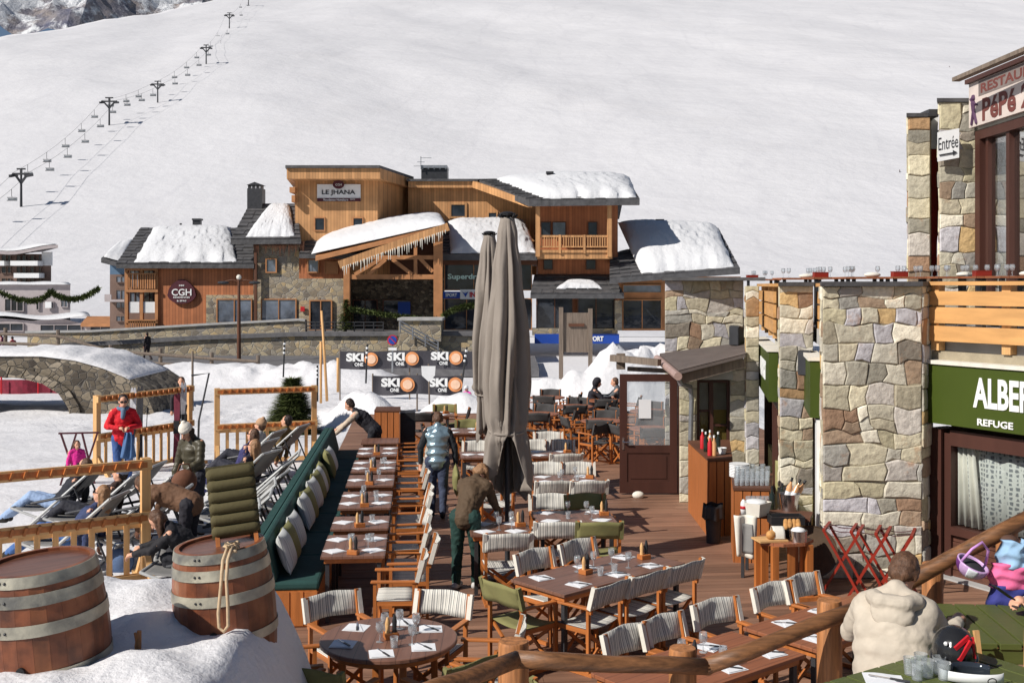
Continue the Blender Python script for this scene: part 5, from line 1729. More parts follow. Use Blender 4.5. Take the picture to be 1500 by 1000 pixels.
mb = MB(); mb.sheet(lambda u, v: V(((u - .5) * .2, (v - .5) * .2, .003 + .004 * math.sin(u * 5) * v)), 6, 6, (0, 0, -.0025)); o = thing('napkin', 'napkin', 'napkin'); part(o, 'paper', mb, 'paper')
mb = MB(); mb.prism([(-.09, -.09, .0065), (.09, -.09, .0065), (.0, .09, .0065)], (0, 0, .002)); part(o, 'fold', mb, 'paper')
NAP = Proto(o)
o = thing('knife', 'knife', 'knife'); mb = MB(); mb.box(-.009, .009, -.1, .0, 0, .006); part(o, 'handle', mb, 'charcoal')
mb = MB(); mb.box(-.007, .007, 0, .11, .001, .004); part(o, 'blade', mb, 'steel'); KNI = Proto(o)
o = thing('wine_glass', 'glass', 'glass')
mb = MB(); mb.lathe([(.034, 0), (.033, .004), (.006, .008), (.005, .06), (.006, .07), (.026, .085), (.036, .11), (.036, .13), (.031, .165), (.029, .165), (.033, .128), (.022, .09)], n=14); part(o, 'bowl', mb, 'glass', True); GLA = Proto(o)
o = thing('tumbler', 'tumbler', 'glass')
mb = MB(); mb.lathe([(.028, 0), (.036, .09), (.033, .09), (.026, .008)], n=14); part(o, 'body', mb, 'glass', 40); TUM = Proto(o)
o = thing('condiment_caddy', 'caddy', 'caddy')
mb = MB(); mb.box(-.06, .06, -.05, .05, 0, .05); obj('tray', mb, M['teak'], o, False, .004)
for x, mt, h in ((-.03, 'new_wood', .13), (.03, 'black', .15)):
    mb = MB(); mb.lathe([(.022, .05), (.018, .08), (.022, .05 + h * .6), (.016, .05 + h * .8), (.008, .05 + h)], (x, 0, 0), 12); part(o, 'mill', mb, mt, 40)
CAD = Proto(o)


def setting(tname, tx, ty, rz, places, caddy=None, glasses=True, z=.75, near=False):
    """places: (x, y, name) in table axes"""
    c, s_ = math.cos(rz), math.sin(rz)
    T = lambda x, y: (tx + x * c - y * s_, ty + x * s_ + y * c, z + .001)
    for x, y, nm_ in places:
        a = rz + R(45 if not near else 0) + R(rd.uniform(-14, 14))
        NAP.put(T(x, y), a, 'napkin at the %s place of %s' % (nm_, tname), 'white napkins laid on the tables')
        if near:
            k = T(x + rd.uniform(-.02, .02), y); KNI.put((k[0], k[1], z + .012), a + R(35 + rd.uniform(-20, 20)), 'knife at the %s place of %s' % (nm_, tname), 'knives on the napkins')
        if glasses:
            m_ = .42
            p = T(x * m_ + rd.uniform(-.03, .03) + .06, y * (m_ + .2) + rd.uniform(-.03, .03))
            (GLA if rd.random() < .6 else TUM).put(p, 0, 'glass nearest the %s place of %s' % (nm_, tname), 'drinking glasses on the tables')
    if caddy:
        CAD.put(T(*caddy), rz + R(rd.uniform(-20, 20)), 'wooden mill caddy on %s' % tname, 'condiment caddies on the tables')


P4 = lambda a, b: [(-a, -b, 'near left'), (a, -b, 'near right'), (-a, b, 'far left'), (a, b, 'far right')]
P2 = lambda a, b=0: [(-a, b, 'bench side'), (a, b, 'chair side')]
rows = [(12.75, 1.06), (13.97, .74), (15.45, 1.2), (16.98, .95), (18.35, 1.2), (19.95, 1.1), (21.3, .7)]
on = ['first', 'second', 'third', 'fourth', 'fifth', 'sixth', 'seventh']
for i, (u, l) in enumerate(rows):
    p = K(-.71, u); tn = '%s bench table from the barrels' % on[i]
    table('square wooden table by the green bench, the ' + tn, p.x, p.y, RZ_DECK, .71, l, group='tables along the green bench')
    if i < 6:
        setting('the ' + tn, p.x, p.y, RZ_DECK, P4(.22, .28) if l > 1 else P2(.22), (.0, -l / 2 + .1), i < 5)
    for q in ((-.26, .26) if l > 1 else (0,)):
        c_ = K(-.13 + rd.uniform(-.04, .06), u + q)
        chair('striped', c_.x, c_.y, 95, ('near' if q < 0 else 'far' if q > 0 else 'only') + ' one at the ' + tn.replace(' from the barrels', '') + ' counted from the barrels')
c_ = K(-.22, 11.75); chair('striped', c_.x, c_.y, 95, 'drawn out at the near end of the bench table row')

# middle block of tables
MT = [('middle table before the low cabinet', .80, 14.2, 1.02, .78, [('striped', -.26, -1), ('olive green', .26, -1), ('striped', -.26, 1), ('olive green', .26, 1)]),
      ('middle table ringed by pale chairs', .82, 16.95, 1.0, .7, [('striped', -.25, -1), ('striped', .27, -1), ('striped', -.26, 1), ('striped', .26, 1)]),
      ('small middle table nearest the charcoal chairs', .70, 19.55, .8, .7, [('striped', .18, -1), ('striped', -.22, 1), ('striped', .2, 1)]),
      ('table right behind the parasol hem', -.16, 13.55, .74, .72, [('striped', .08, -1)]),
      ('small table left of the parasol', -.62, 19.4, .6, .7, [('striped', -.02, 1)]),
      ('back table beyond the silver vest', -1.0, 22.6, .8, .8, [('olive green', .1, 1), ('charcoal', .55, 0), ('charcoal', -.55, 0)]),
      ('farthest left back table before the snow', -1.9, 25.6, .9, .8, [('charcoal', .6, 0), ('olive green', .3, 1), ('charcoal', -.2, -1)])]
for lb, x, y, w, l, chs in MT:
    table('wooden ' + lb, x, y, RZ_DECK, w, l)
    setting('the ' + lb, x, y, RZ_DECK, P4(w / 2 - .18, l / 2 - .14) if w > .7 else P2(w / 2 - .16), (w / 2 - .1, .05), y < 18)
    for i, (kd, dx, sd) in enumerate(chs):
        if sd == 0:
            chair(kd, x + dx, y, 95 if dx > 0 else -85, ('right' if dx > 0 else 'left') + ' of the ' + lb)
        else:
            chair(kd, x + dx, y + sd * (l / 2 + .2), 5 if sd < 0 else 185, ('near' if sd < 0 else 'far') + (' left' if dx < 0 else ' right') + ' at the ' + lb)
chair('striped', .72, 21.2, 185, 'standing alone behind the small middle table')
chair('striped', -.3, 16.5, 20, 'half hidden by the parasol hem')

# far tables with charcoal chairs
FT = [('far table nearest the wooden notice board', .95, 29.4), ('far table just right of the parasol', .62, 25.6), ('far table between its two neighbours near the snow', 1.55, 27.2), ('far table of the seated couple', 2.45, 28.6), ('far table left of the glazed door', 2.0, 24.3), ('far table seen through the glazed door', 2.95, 23.0), ('far table behind the glazed door', 3.3, 26.2)]
for i, (lb, x, y) in enumerate(FT):
    o = thing('round_table', 'round brown ' + lb, 'table', (x, y, 0), 0, 'far round tables')
    mb = MB(); mb.lathe([(.01, .72), (.47, .72), (.48, .735), (.47, .75), (.01, .75)], n=28); part(o, 'tabletop', mb, 'table_far')
    for k in range(4):
        mb = MB(); a = k * 1.571 + .6; mb.bar((.3 * math.cos(a), .3 * math.sin(a), 0), (.22 * math.cos(a), .22 * math.sin(a), .72), .045); part(o, 'leg', mb, 'teak_v')
    for k, (a, sd) in enumerate(((200, 'left'), (345, 'right'), (265, 'near'), (80, 'far'))):
        if i == 3 and k == 3: continue
        cx, cy = x + .62 * math.cos(R(a)), y + .62 * math.sin(R(a))
        chair('charcoal', cx, cy, facing(cx, cy, x, y), sd + ' of the ' + lb, 12)
chair('charcoal', 1.75, 23.0, 40, 'with white cushion, alone in front of the far tables')

# long diagonal table, round table and the near right tables
A42 = R(42)
lb = 'long diagonal table'
o = table('long dark wooden table set at a slant in the middle of the deck', .93, 11.5, A42 - R(90), .78, 1.84)
setting('the long diagonal table', .93, 11.5, A42, [(-.55, -.22, 'near left end'), (.02, -.22, 'near middle'), (.55, -.22, 'near right'), (-.66, .2, 'far left end'), (-.02, .2, 'far middle'), (.6, .22, 'far right')], (-.2, .02), near=True)
CAD.put((1.45, 12.0, .751), .5, 'wooden caddy with mills at the right end of the long diagonal table', 'condiment caddies on the tables')
for t, nm_ in ((-.6, 'left'), (-.02, 'middle'), (.56, 'right')):
    chair('striped', 1.2 + .74 * t, 11.2 + .67 * t, 42, 'with shaded back, %s on the near side of the %s' % (nm_, lb))
for t, nm_ in ((-.25, 'left'), (.42, 'right')):
    chair('striped', .62 + .74 * t, 11.84 + .67 * t, 222, 'on the far side of the %s, %s one' % (lb, nm_))
chair('olive green', .10, 10.78, -48, 'at the left head of the ' + lb)
rx_, ry_ = -1.05, 9.32
o = thing('round_table', 'large round wooden table with six napkins in the front', 'table', (rx_, ry_, 0))
mb = MB(); mb.lathe([(.01, .712), (.57, .712), (.585, .72), (.585, .744), (.575, .75), (.01, .75)], n=48); part(o, 'tabletop', mb, 'table')
mb = MB(); mb.lathe([(.5, .66), (.52, .66), (.52, .71), (.5, .71)], n=32, ring=True); part(o, 'apron', mb, 'teak')
for k in range(4):
    mb = MB(); a = k * 1.571 + .4; mb.bar((.42 * math.cos(a), .42 * math.sin(a), 0), (.40 * math.cos(a), .40 * math.sin(a), .71), .055); part(o, 'leg', mb, 'teak_v')
setting('the big round table', rx_, ry_, 0, [(.40 * math.cos(R(a)), .42 * math.sin(R(a)), n_) for a, n_ in ((78, 'far'), (32, 'far right'), (-38, 'near right'), (-92, 'near'), (205, 'near left'), (142, 'far left'))], (.02, -.02), near=True)
for kd, x, y, nm_ in (('striped', -1.52, 9.98, 'far left'), ('striped', -.74, 10.0, 'far right'), ('striped', -1.84, 9.1, 'left side'), ('striped', -.22, 9.3, 'right side'), ('olive green', -1.40, 8.5, 'near left'), ('olive green', -.50, 8.62, 'near right')):
    chair(kd, x, y, facing(x, y, rx_, ry_), '%s of the big round table' % nm_)
A38 = R(38.5)
table('near right wooden table behind the log handrail', 1.5, 8.68, A38 - R(90), .77, 1.66, 'table_far')
setting('the near right table by the handrail', 1.5, 8.68, A38, [(.62, -.2, 'right end'), (.35, .22, 'far right'), (.1, -.22, 'near middle'), (-.3, .22, 'far left')], (-.1, 0), near=True)
table('second near right table beside the seated man in beige', 2.92, 9.82, A38 - R(90), .77, 1.66, 'table_far')
setting('the second near right table', 2.92, 9.82, A38, [(-.6, -.2, 'near left'), (-.45, .2, 'far left'), (.1, .22, 'far middle'), (.2, -.22, 'near middle')], (-.1, .02), near=True)
for x, y, nm_ in ((1.15, 8.98, 'left one behind the near right table'), (1.50, 9.28, 'right one behind the near right table'), (2.02, 9.75, 'left one behind the second near right table'), (2.68, 10.3, 'middle one behind the second near right table'), (3.06, 10.62, 'right one behind the second near right table')):
    chair('striped', x, y, 218.5, nm_, 6)
chair('olive green', .55, 7.98, -51, 'at the head of the near right table, under the handrail')

# ------------------------------------------------------------------ closed parasols
def parasol(label, x, y, ztop, seed, r_prof, ztie, hem, rot):
    o = thing('closed_parasol', label, 'parasol', (x, y, 0))
    mb = MB(); mb.tube([(0, 0, 0), (0, 0, ztop)], .034, 12); part(o, 'pole', mb, 'charcoal', 40)
    mb = MB(); mb.box(-.4, .4, -.4, .4, .005, .07); obj('foot', mb, M['concrete'], o, False, .02)
    ns = 168; rows = 60
    def rad(z):
        for (za, ra), (zb, rb) in zip(r_prof, r_prof[1:]):
            if za >= z >= zb: return ra + (rb - ra) * ss(0, 1, (za - z) / (za - zb))
        return r_prof[-1][1]
    def f(u, v):
        a = 2 * math.pi * u + rot
        n1 = noise.noise(V((math.cos(a) * 1.3 + seed, math.sin(a) * 1.3, v * 1.2)))
        da = (a + math.pi / 2 + math.pi) % (2 * math.pi) - math.pi
        hz = hem[0] + hem[1] * math.exp(-(da / .8) ** 2) + .16 * abs(math.sin(2.5 * a + seed)) + .1 * n1
        z = ztop - .03 + (hz - ztop + .03) * v
        r = rad(z)
        fold = abs(math.sin(3 * a + .7 * math.sin(z * .8 + seed) + 2.4 * n1))          # deep pleats
        f2 = math.sin(13 * a + z * 1.1 + 5 * n1) + .8 * noise.noise(V((math.cos(a) * 5, math.sin(a) * 5, z * 2.2 + seed)))
        t = min(1, (ztop - z) * 1.6)
        amp = .52 * t * (.45 if abs(z - ztie) < .12 else 1)
        rr = r * (1 - amp * (1 - fold ** .6) + .045 * f2 * t)
        if z < ztie: rr *= 1 + .35 * ss(0, .9, ztie - z) * (noise.noise(V((a * 1.2, seed, 4))) + .2 * math.sin(3 * a + seed))
        return V((rr * math.cos(a), rr * math.sin(a), z))
    mb = MB(); mb.sheet(f, ns, rows, lambda u, v: -f(u, v).to_2d().to_3d().normalized() * .006)
    part(o, 'canopy', mb, 'taupe', True)
    mb = MB()
    mb.tube([(math.cos(k * .2618) * (rad(ztie) * .93), math.sin(k * .2618) * rad(ztie) * .93, ztie + .03 * math.sin(k * .26)) for k in range(24)], .022, 6, closed=True)
    part(o, 'strap', mb, 'taupe', True)
    mb = MB(); mb.lathe([(.05, ztop - .02), (.1, ztop), (.11, ztop + .03), (.05, ztop + .05)], n=16)
    for k in range(8): a = k * .785; mb.bar((.06 * math.cos(a), .06 * math.sin(a), ztop - .05), (.13 * math.cos(a), .13 * math.sin(a), ztop + .01), .022)
    part(o, 'top_hub', mb, 'black')


parasol('front tall closed taupe parasol with ragged hem on a black pole', -.06, 14.25, 4.66, 2.0, [(4.66, .09), (4.4, .145), (3.9, .215), (3.0, .30), (2.5, .325), (2.05, .29), (1.86, .25), (1.7, .30), (1.3, .34), (.6, .35)], 1.86, (.88, .78), .4)
parasol('second closed taupe parasol half hidden behind the front one', -.40, 19.3, 4.66, 5.0, [(4.66, .1), (4.3, .17), (3.6, .25), (2.6, .34), (1.95, .34), (1.8, .24), (1.5, .25), (.9, .25)], 1.85, (.95, .3), 1.1)

# ------------------------------------------------------------------ barrels in the snow
def barrel(label, base, r, H, tx, ty):
    o = thing('wine_barrel', label, 'barrel', base)
    o.rotation_euler = (R(tx), R(ty), R(20))
    pr = lambda t: r * (1 - .135 * (2 * t - 1) ** 2)
    st = []
    mb = MB()
    for k in range(26):
        a0, a1 = 2 * math.pi * (k + .006) / 26, 2 * math.pi * (k + .994) / 26
        c = rd.uniform(.92, 1.06); 
        vs = []
        for i in range(13):
            t = i / 12; q = pr(t)
            for rr, a in ((q, a0), (q, a1), (q - .03, a1), (q - .03, a0)): vs.append((rr * math.cos(a), rr * math.sin(a), t * H))
        fs = [(0, 1, 2, 3), (51, 50, 49, 48)]
        for i in range(12):
            for j in range(4): fs.append((i * 4 + j, i * 4 + (j + 1) % 4, i * 4 + 4 + (j + 1) % 4, i * 4 + 4 + j))
        mb.add(vs, fs, (c, c * rd.uniform(.92, 1.02), c * .95))
    part(o, 'staves', mb, barrel_mat)
    for z0, z1 in ((0, .07), (.11, .17), (.3, .365), (.575, .645), (.745, .815), (.855, .925)):
        mb = MB(); z0 *= H / .92; z1 *= H / .92
        mb.lathe([(pr(z0 / H) + .001, z0), (pr(z0 / H) + .006, z0), (pr(z1 / H) + .006, min(z1, H - .001)), (pr(z1 / H) + .001, min(z1, H - .001))], n=52, ring=True)
        h_ = part(o, 'hoop', mb, 'hoop', 40)
        mb = MB()
        for a in (-2.2, -2.1):
            q = pr((z0 + z1) / 2 / H) + .007; mb.ball((q * math.cos(a), q * math.sin(a), (z0 + z1) / 2), .009, 8)
        part(h_, 'rivets', mb, 'charcoal')
    mb = MB(); mb.lathe([(.005, H - .045), (pr(1) - .026, H - .045), (pr(1) - .026, H - .02), (.005, H - .02)], n=40); part(o, 'head', mb, 'barrel_top')
    mb = MB(); mb.lathe([(.004, 0), (.026, 0), (.026, .02), (.004, .02)], (pr(.5) * math.cos(-1.9) * .99, pr(.5) * math.sin(-1.9) * .99, H * .42), 14, Matrix.Rotation(-1.9, 3, 'Z') @ Matrix.Rotation(R(90), 3, 'Y')); part(o, 'bung', mb, 'black')
    return o


barrel_mat = wood_mat('barrel_oak_staves', (1, 1, 1), 2, .45, 2.2, .32)
_t = barrel_mat.node_tree; _b = _t.nodes['Principled BSDF']; _c = _b.inputs['Base Color'].links[0].from_socket
_at = N(_t, 'ShaderNodeAttribute', attribute_name='col'); _n = N(_t, 'ShaderNodeTexNoise'); _n.inputs['Scale'].default_value = 4.5; _n.inputs['Detail'].default_value = 8
_t.links.new(coords(_t), _n.inputs['Vector'])
_cc = mix(_t, _c, ramp(_t, _n.outputs['Fac'], [(.3, srgb(70, 38, 26)), (.5, srgb(140, 82, 52)), (.66, srgb(160, 100, 66)), (.8, srgb(190, 150, 118))]), 1.0, 'MULTIPLY')
_t.links.new(mix(_t, _cc, _at.outputs['Color'], 1.0, 'MULTIPLY'), _b.inputs['Base Color'])
t1 = W(78, 818, 6.8); barrel('left wine barrel with a pale puddle and wet head, leaning in the snow', (t1.x + .0, 6.8, t1.z - .94), .38, .94, 1, -5)
t2 = W(326, 797, 7.6); barrel('right wine barrel carrying the olive padded back and rope', (t2.x + .06, 7.6, t2.z - .9), .348, .92, 0, -5)
o = thing('padded_back', 'olive roll-padded chair back standing on the right barrel', 'cushion', (t2.x + .1, 7.62, t2.z + .0), R(12))
o.rotation_euler = (R(-8), R(-6), R(14))
mb = MB()
for k in range(6):
    z = .10 + k * .079
    mb.capsule((-.125, 0, z), (.125, 0, z), .043, .043, 12)
q = part(o, 'padding', mb, 'olive_pad', True)
mb = MB(); mb.box(-.165, .165, .012, .03, .05, .55); part(o, 'backing', mb, 'olive_pad')
for s_ in (-1, 1):
    mb = MB(); mb.prism([(s_ * .13 - .015, -.05, -.02), (s_ * .13 - .015, .06, -.02), (s_ * .13 - .015, .03, .14), (s_ * .13 - .015, .0, .14)], (.03, 0, 0)); part(o, 'wooden_foot', mb, 'teak_v')
o = thing('rope_loop', 'knotted hemp rope loop hanging down the right barrel front', 'rope', (t2.x + .13, 7.31, t2.z + .02))
mb = MB()
for k in range(7): mb.tube([V((rd.uniform(-.05, .05), rd.uniform(-.03, .1), rd.uniform(-.0, .06))) for _ in range(4)], .011, 6)
mb.tube([(-.02, 0, .03), (-.022, -.11, -.03), (-.024, -.155, -.2), (-.036, -.17, -.36), (-.03, -.175, -.45), (0, -.175, -.48), (.03, -.175, -.44), (.025, -.165, -.3), (.012, -.15, -.15), (.01, -.11, -.03), (.01, 0, .03)], .0115, 6)
part(o, 'cord', mb, 'rope', True)

_p = W(201, 990, 6.9)
o = thing('wooden_stake', 'short splintered stake poking out of the snow between the barrels', 'stake', (_p.x, _p.y, 1.2))
mb = MB(); mb.tube([(0, 0, 0), (.005, 0, .28), (.01, .01, .37)], [.02, .022, .014], 8); mb.tube([(.0, 0, .3), (-.014, 0, .36)], [.012, .008], 6); part(o, 'shaft', mb, 'log_post')
# ------------------------------------------------------------------ wooden ski racks
def ski_rack(label, a, b, h=1.58, zm=.90):
    d = (b - a); L = d.length; rz = math.atan2(d.y, d.x)
    o = thing('ski_rack', label, 'ski rack', a, rz)
    for x in (.0, L):
        mb = MB(); mb.box(x - .055, x + .055, -.05, .05, -.1, h); part(o, 'post', mb, 'new_wood_v')
        mb = MB(); mb.bar((x, -.36, .02), (x, -.03, .42), .07, .07); mb.bar((x, .36, .02), (x, .03, .42), .07, .07); mb.box(x - .045, x + .045, -.5, .5, -.06, .05); part(o, 'foot', mb, 'new_wood')
    for z, y in ((h - .14, -.055), (zm - .13, -.055)):
        mb = MB(); mb.box(-.06, L + .06, y - .05, y, z, z + .13); bm_ = part(o, 'beam', mb, 'new_wood')
        mb = MB()
        for k in range(int(L / .15)):
            x = .09 + k * .15; mb.hexa([(x, y - .1, z + .02), (x + .03, y - .1, z + .02), (x + .03, y - .05, z + .02), (x, y - .05, z + .02), (x + .03, y - .1, z + .115), (x + .06, y - .1, z + .115), (x + .06, y - .05, z + .115), (x + .03, y - .05, z + .115)])
        mb.box(0, L, y - .053, y - .0502, z + .03, z + .1)
        part(bm_, 'peg_pattern', mb, 'teak')
    mb = MB(); mb.box(.06, L - .06, .0, .045, zm - .2, zm - .08); part(o, 'rear_rail', mb, 'new_wood')
    mb = MB(); mb.box(.06, L - .06, -.05, .05, .04, .12); part(o, 'bottom_rail', mb, 'new_wood')
    for k in range(int(L / .21)):
        x = .21 + k * .21
        if x < L - .1:
            mb = MB(); mb.box(x - .035, x + .035, -.02, .0, .121, zm - .13); part(o, 'baluster', mb, 'new_wood_v')


def at(px, D, z=0): return V(((px - CX) / F * D, D, z))
ski_rack('nearest wooden ski rack, behind the left barrel', at(-150, 12.4, -.02), at(213, 13.9, -.02))
ski_rack('wooden ski rack in front of the fir tree', at(318, 23.3, -.1), at(460, 24.0, -.1), 1.66)
ski_rack('wooden ski rack behind the man in the red jacket', at(142, 21.8, -.1), at(277, 24.0, -.1), 1.66)
# skis and poles standing in the racks
def ski_pair(label, px, D, c, tilt, h=1.7, z0=-.05):
    o = thing('ski_pair', label, 'skis', at(px, D, z0), R(rd.uniform(-30, 30))); o.rotation_euler.x = R(tilt)
    for s_ in (-1, 1):
        mb = MB(); mb.sheet(lambda u, v: V((s_ * .03 + (u - .5) * (.085 - .03 * math.sin(math.pi * v)) * (1 if v < .93 else 1 - (v - .93) / .1), -.1 * max(0, v - .9) * 6 * (v - .9) * s_, h * v)), 2, 16, (0, .012, 0)); q = part(o, 'ski', mb, cloth(*c))
        mb = MB(); mb.box(s_ * .03 - .03, s_ * .03 + .03, -.06, -.0, h * .42, h * .6); part(q, 'binding', mb, 'black')
def ski_pole(label, px, D, tilt, c='charcoal'):
    o = thing('ski_pole', label, 'ski pole', at(px, D, -.03), R(rd.uniform(-30, 30))); o.rotation_euler.x = R(tilt)
    mb = MB(); mb.tube([(0, 0, 0), (0, 0, 1.2)], [.006, .01], 8); part(o, 'shaft', mb, c)
    mb = MB(); mb.capsule((0, 0, 1.1), (0, 0, 1.22), .017, .02, 8); part(o, 'grip', mb, 'black')
ski_pair('dark skis leaning on the rack right of the man in red', 204, 22.7, (60, 60, 66), -6)
ski_pair('white and black skis beside the man in red', 192, 22.4, (180, 180, 186), -4)
ski_pair('maroon skis leaning near the right end of the rack', 258, 23.4, (120, 50, 66), -5, 1.5)
ski_pair('pale skis at the right post of the rack behind the beanie woman', 270, 23.6, (196, 196, 200), -3)
ski_pole('thin ski pole in the rack beside the man in red', 212, 22.8, -8); ski_pole('thin ski pole leaning by the maroon skis', 264, 23.3, -9)
o = thing('metal_frame', 'black angled metal sign frame beside the right rack post', 'frame', at(290, 25.5, -.1), R(15))
mb = MB(); mb.tube([(-.15, 0, 1.75), (.25, 0, 1.8), (.02, 0, .7)], .025, 6); mb.tube([(.02, 0, .7), (.0, 0, 0)], .025, 6); part(o, 'bars', mb, 'charcoal')
o = thing('trestle', 'maroon folding trestle standing in the snow behind the child in pink', 'trestle', at(112, 20.6, -.05), R(10))
for x0, x1 in ((-.28, .05), (.0, -.3), (.1, .34), (.38, .05)):
    mb = MB(); mb.bar((x0, 0, 1.02), (x1, 0, 0), .045, .03); part(o, 'leg', mb, 'maroon')
mb = MB(); mb.bar((-.32, 0, 1.02), (.4, 0, 1.02), .04, .03); part(o, 'top_bar', mb, 'maroon')

# ------------------------------------------------------------------ sun loungers on the snow
def lounger():
    o = thing('deck_chair', 'x', 'deck chair')
    for s_ in (-1, 1):
        y = s_ * .29
        mb = MB(); mb.tube([(.62, y, 1.0), (-.5, y, .02)], .022, 8); part(o, 'back_pole', mb, 'pale_tube')
        mb = MB(); mb.tube([(-.62, y * .93, .42), (.5, y * .93, .02)], .02, 8); part(o, 'seat_pole', mb, 'pale_tube')
        mb = MB(); mb.tube([(.34, y * 1.04, .76), (.66, y * 1.04, .02)], .015, 8); part(o, 'strut', mb, 'charcoal')
        mb = MB(); mb.tube([(-.3, y * 1.06, .5), (.3, y * 1.06, .62)], .02, 8); part(o, 'armrest', mb, 'charcoal')
    mb = MB(); mb.sheet(lambda u, v: V((.62 - 1.24 * v, (u - .5) * .55, 1.0 - .58 * v - .62 * math.sin(math.pi * v) * (1 - .35 * v) * .55)), 6, 16, (0, 0, -.01)); part(o, 'sling', mb, 'grey_sling', True)
    for a, b in (((.62, -.29, 1.0), (.62, .29, 1.0)), ((-.62, -.27, .42), (-.62, .27, .42)), ((.5, -.27, .02), (.5, .27, .02)), ((-.5, -.29, .02), (-.5, .29, .02))):
        mb = MB(); mb.tube([a, b], .02, 8); part(o, 'crossbar', mb, 'pale_tube')
    return Proto(o)
LG = lounger()
for i, u in enumerate((13.2, 13.95, 14.7, 15.5, 16.3, 17.2, 18.2)):
    p = K(-2.55 - .05 * (i % 2), u); LG.put((p.x, p.y, 0), RZ_DECK + R(rd.uniform(-10, 10)), 'empty pale framed deck chair in the row behind the bench, %s from the barrels' % on[i], 'deck chairs on the snow')
# people's loungers are placed with the people
# ------------------------------------------------------------------ serving furniture along the stone wall
def slat_box(name, label, cat, pts, h, top=True):
    """plan polygon, slatted sides"""
    c = sum(pts, V((0, 0, 0))) / len(pts)
    o = wthing(name, label, cat, c)
    mb = MB(); mb.prism([c + (p - c) * .97 for p in pts], (0, 0, h)); part(o, 'carcass', mb, 'timber_dark')
    for a, b in zip(pts, pts[1:] + pts[:1]):
        mb = MB(); L = (b - a).length; n = max(1, round(L / .12)); e = (b - a) / n
        nn = e.cross(ZU).normalized() * .012
        if nn.dot((a + b) / 2 - c) < 0: nn = -nn
        for k in range(n):
            s0, s1 = a + e * (k + .06), a + e * (k + .94)
            mb.prism([s0, s1, s1 + nn, s0 + nn], (0, 0, h - .01))
        part(o, 'slat_side', mb, 'slat')
    if top:
        mb = MB(); mb.prism([V((p.x, p.y, h)) for p in (c + (p - c) * 1.04 for p in pts)], (0, 0, .035)); part(o, 'worktop', mb, 'timber_dark')
    return o
P = lambda x, D: at(x, D)
slat_box('serving_cabinet', 'tall slatted cabinet with bottles on top beside the lean-to', 'cabinet', [P(1038, 16.3), P(1072, 16.4), P(1068, 18.3), P(1009, 18.2)], 1.13)
slat_box('serving_cabinet', 'lower slatted cabinet loaded with upturned glasses', 'cabinet', [P(1075, 14.8), P(1127, 14.75), P(1131, 15.9), P(1072, 15.9)], .98)
o = thing('waste_bin', 'black waste bin with a bag folded over its rim', 'bin', at(1045, 15.95))
mb = MB(); mb.lathe([(.1, 0), (.125, .5), (.11, .5), (.09, .03)], n=20); part(o, 'bucket', mb, 'rubber', 40)
mb = MB()
mb.sheet(lambda u, v: V(((.135 + .012 * math.sin(u * 44) + .02 * v) * math.cos(u * 6.283), (.135 + .012 * math.sin(u * 44) + .02 * v) * math.sin(u * 6.283), .56 - .2 * v + .015 * math.sin(u * 31))), 60, 4, (0, 0, -.006)); part(o, 'bag', mb, 'black', True)
slat_box('host_stand', 'small slatted host stand at the far end of the bench tables', 'stand', [P(549, 22.9), P(586, 22.9), P(586, 23.6), P(552, 23.6)], 1.1)
o = thing('black_cabinet', 'open black box cabinet beside the slatted host stand', 'cabinet', at(597, 23.1), RZ_DECK)
mb = MB(); mb.box(-.16, .16, 0, .5, 0, 1.06); part(o, 'body', mb, 'black')
mb = MB(); mb.box(-.13, .13, -.012, -.001, .1, .9); part(o, 'front_panel', mb, 'rubber')
def put(name, label, cat, loc, parts, rz=0.0, group=None):
    o = thing(name, label, cat, loc, rz, group)
    for nm_, mb, mt, sm in parts: part(o, nm_, mb, mt, sm)
    return o
def L_(*prof, n=16): m_ = MB(); m_.lathe(list(prof), n=n); return m_
bt = L_((.037, 0), (.037, .19), (.014, .235), (.014, .3), (.004, .302))
for i, (px, D, z, mt, lb) in enumerate(((1040, 16.6, 1.168, 'red', 'red bottle at the near corner of the tall cabinet'), (1046, 16.6, 1.168, 'rose', 'pale bottle second from the near corner of the tall cabinet'), (1034, 17.0, 1.168, 'bottle', 'dark bottle at the left edge of the tall cabinet'), (1029, 17.3, 1.168, 'red', 'red bottle at the back of the tall cabinet'), (1040, 17.2, 1.168, 'rose', 'pale bottle in the middle of the tall cabinet'), (1052, 17.0, 1.168, 'bottle', 'dark bottle in front of the window on the tall cabinet'))):
    put('bottle', lb, 'bottle', at(px, D, z), [('glass', bt, mt, 40), ('cap', L_((.016, .27), (.016, .306), (.003, .307)), 'white', 40)], group='bottles on the serving cabinets')
put('cup_stack', 'white cups piled on the tall cabinet', 'cups', at(1058, 16.8, 1.168), [('cup', L_((.05, 0), (.07, .09), (.06, .09), (.04, .01)), 'white', 40)])
put('plate_stack', 'stack of white plates behind the upturned glasses', 'plates', at(1083, 15.6, 1.018), [('plates', L_(*[(r, z) for k in range(9) for r, z in ((.13, k * .022), (.145, k * .022 + .016))]), 'white', False)])
k = 0
for j in range(4):
    for i in range(7):
        k += 1
        TUM.put(at(1079 + i * 7.4, 14.95 + j * .2, 1.017 + .0), rd.random() * 6, 'upturned tumbler on the lower cabinet, row %d from the front, place %d' % (j + 1, i + 1), 'upturned glasses on the lower cabinet')
        if (i + j) % 2 == 0: TUM.put(at(1080 + i * 7.4, 15.0 + j * .2, 1.112), rd.random() * 6, 'tumbler stacked second high on the lower cabinet, row %d, place %d' % (j + 1, i + 1), 'upturned glasses on the lower cabinet')
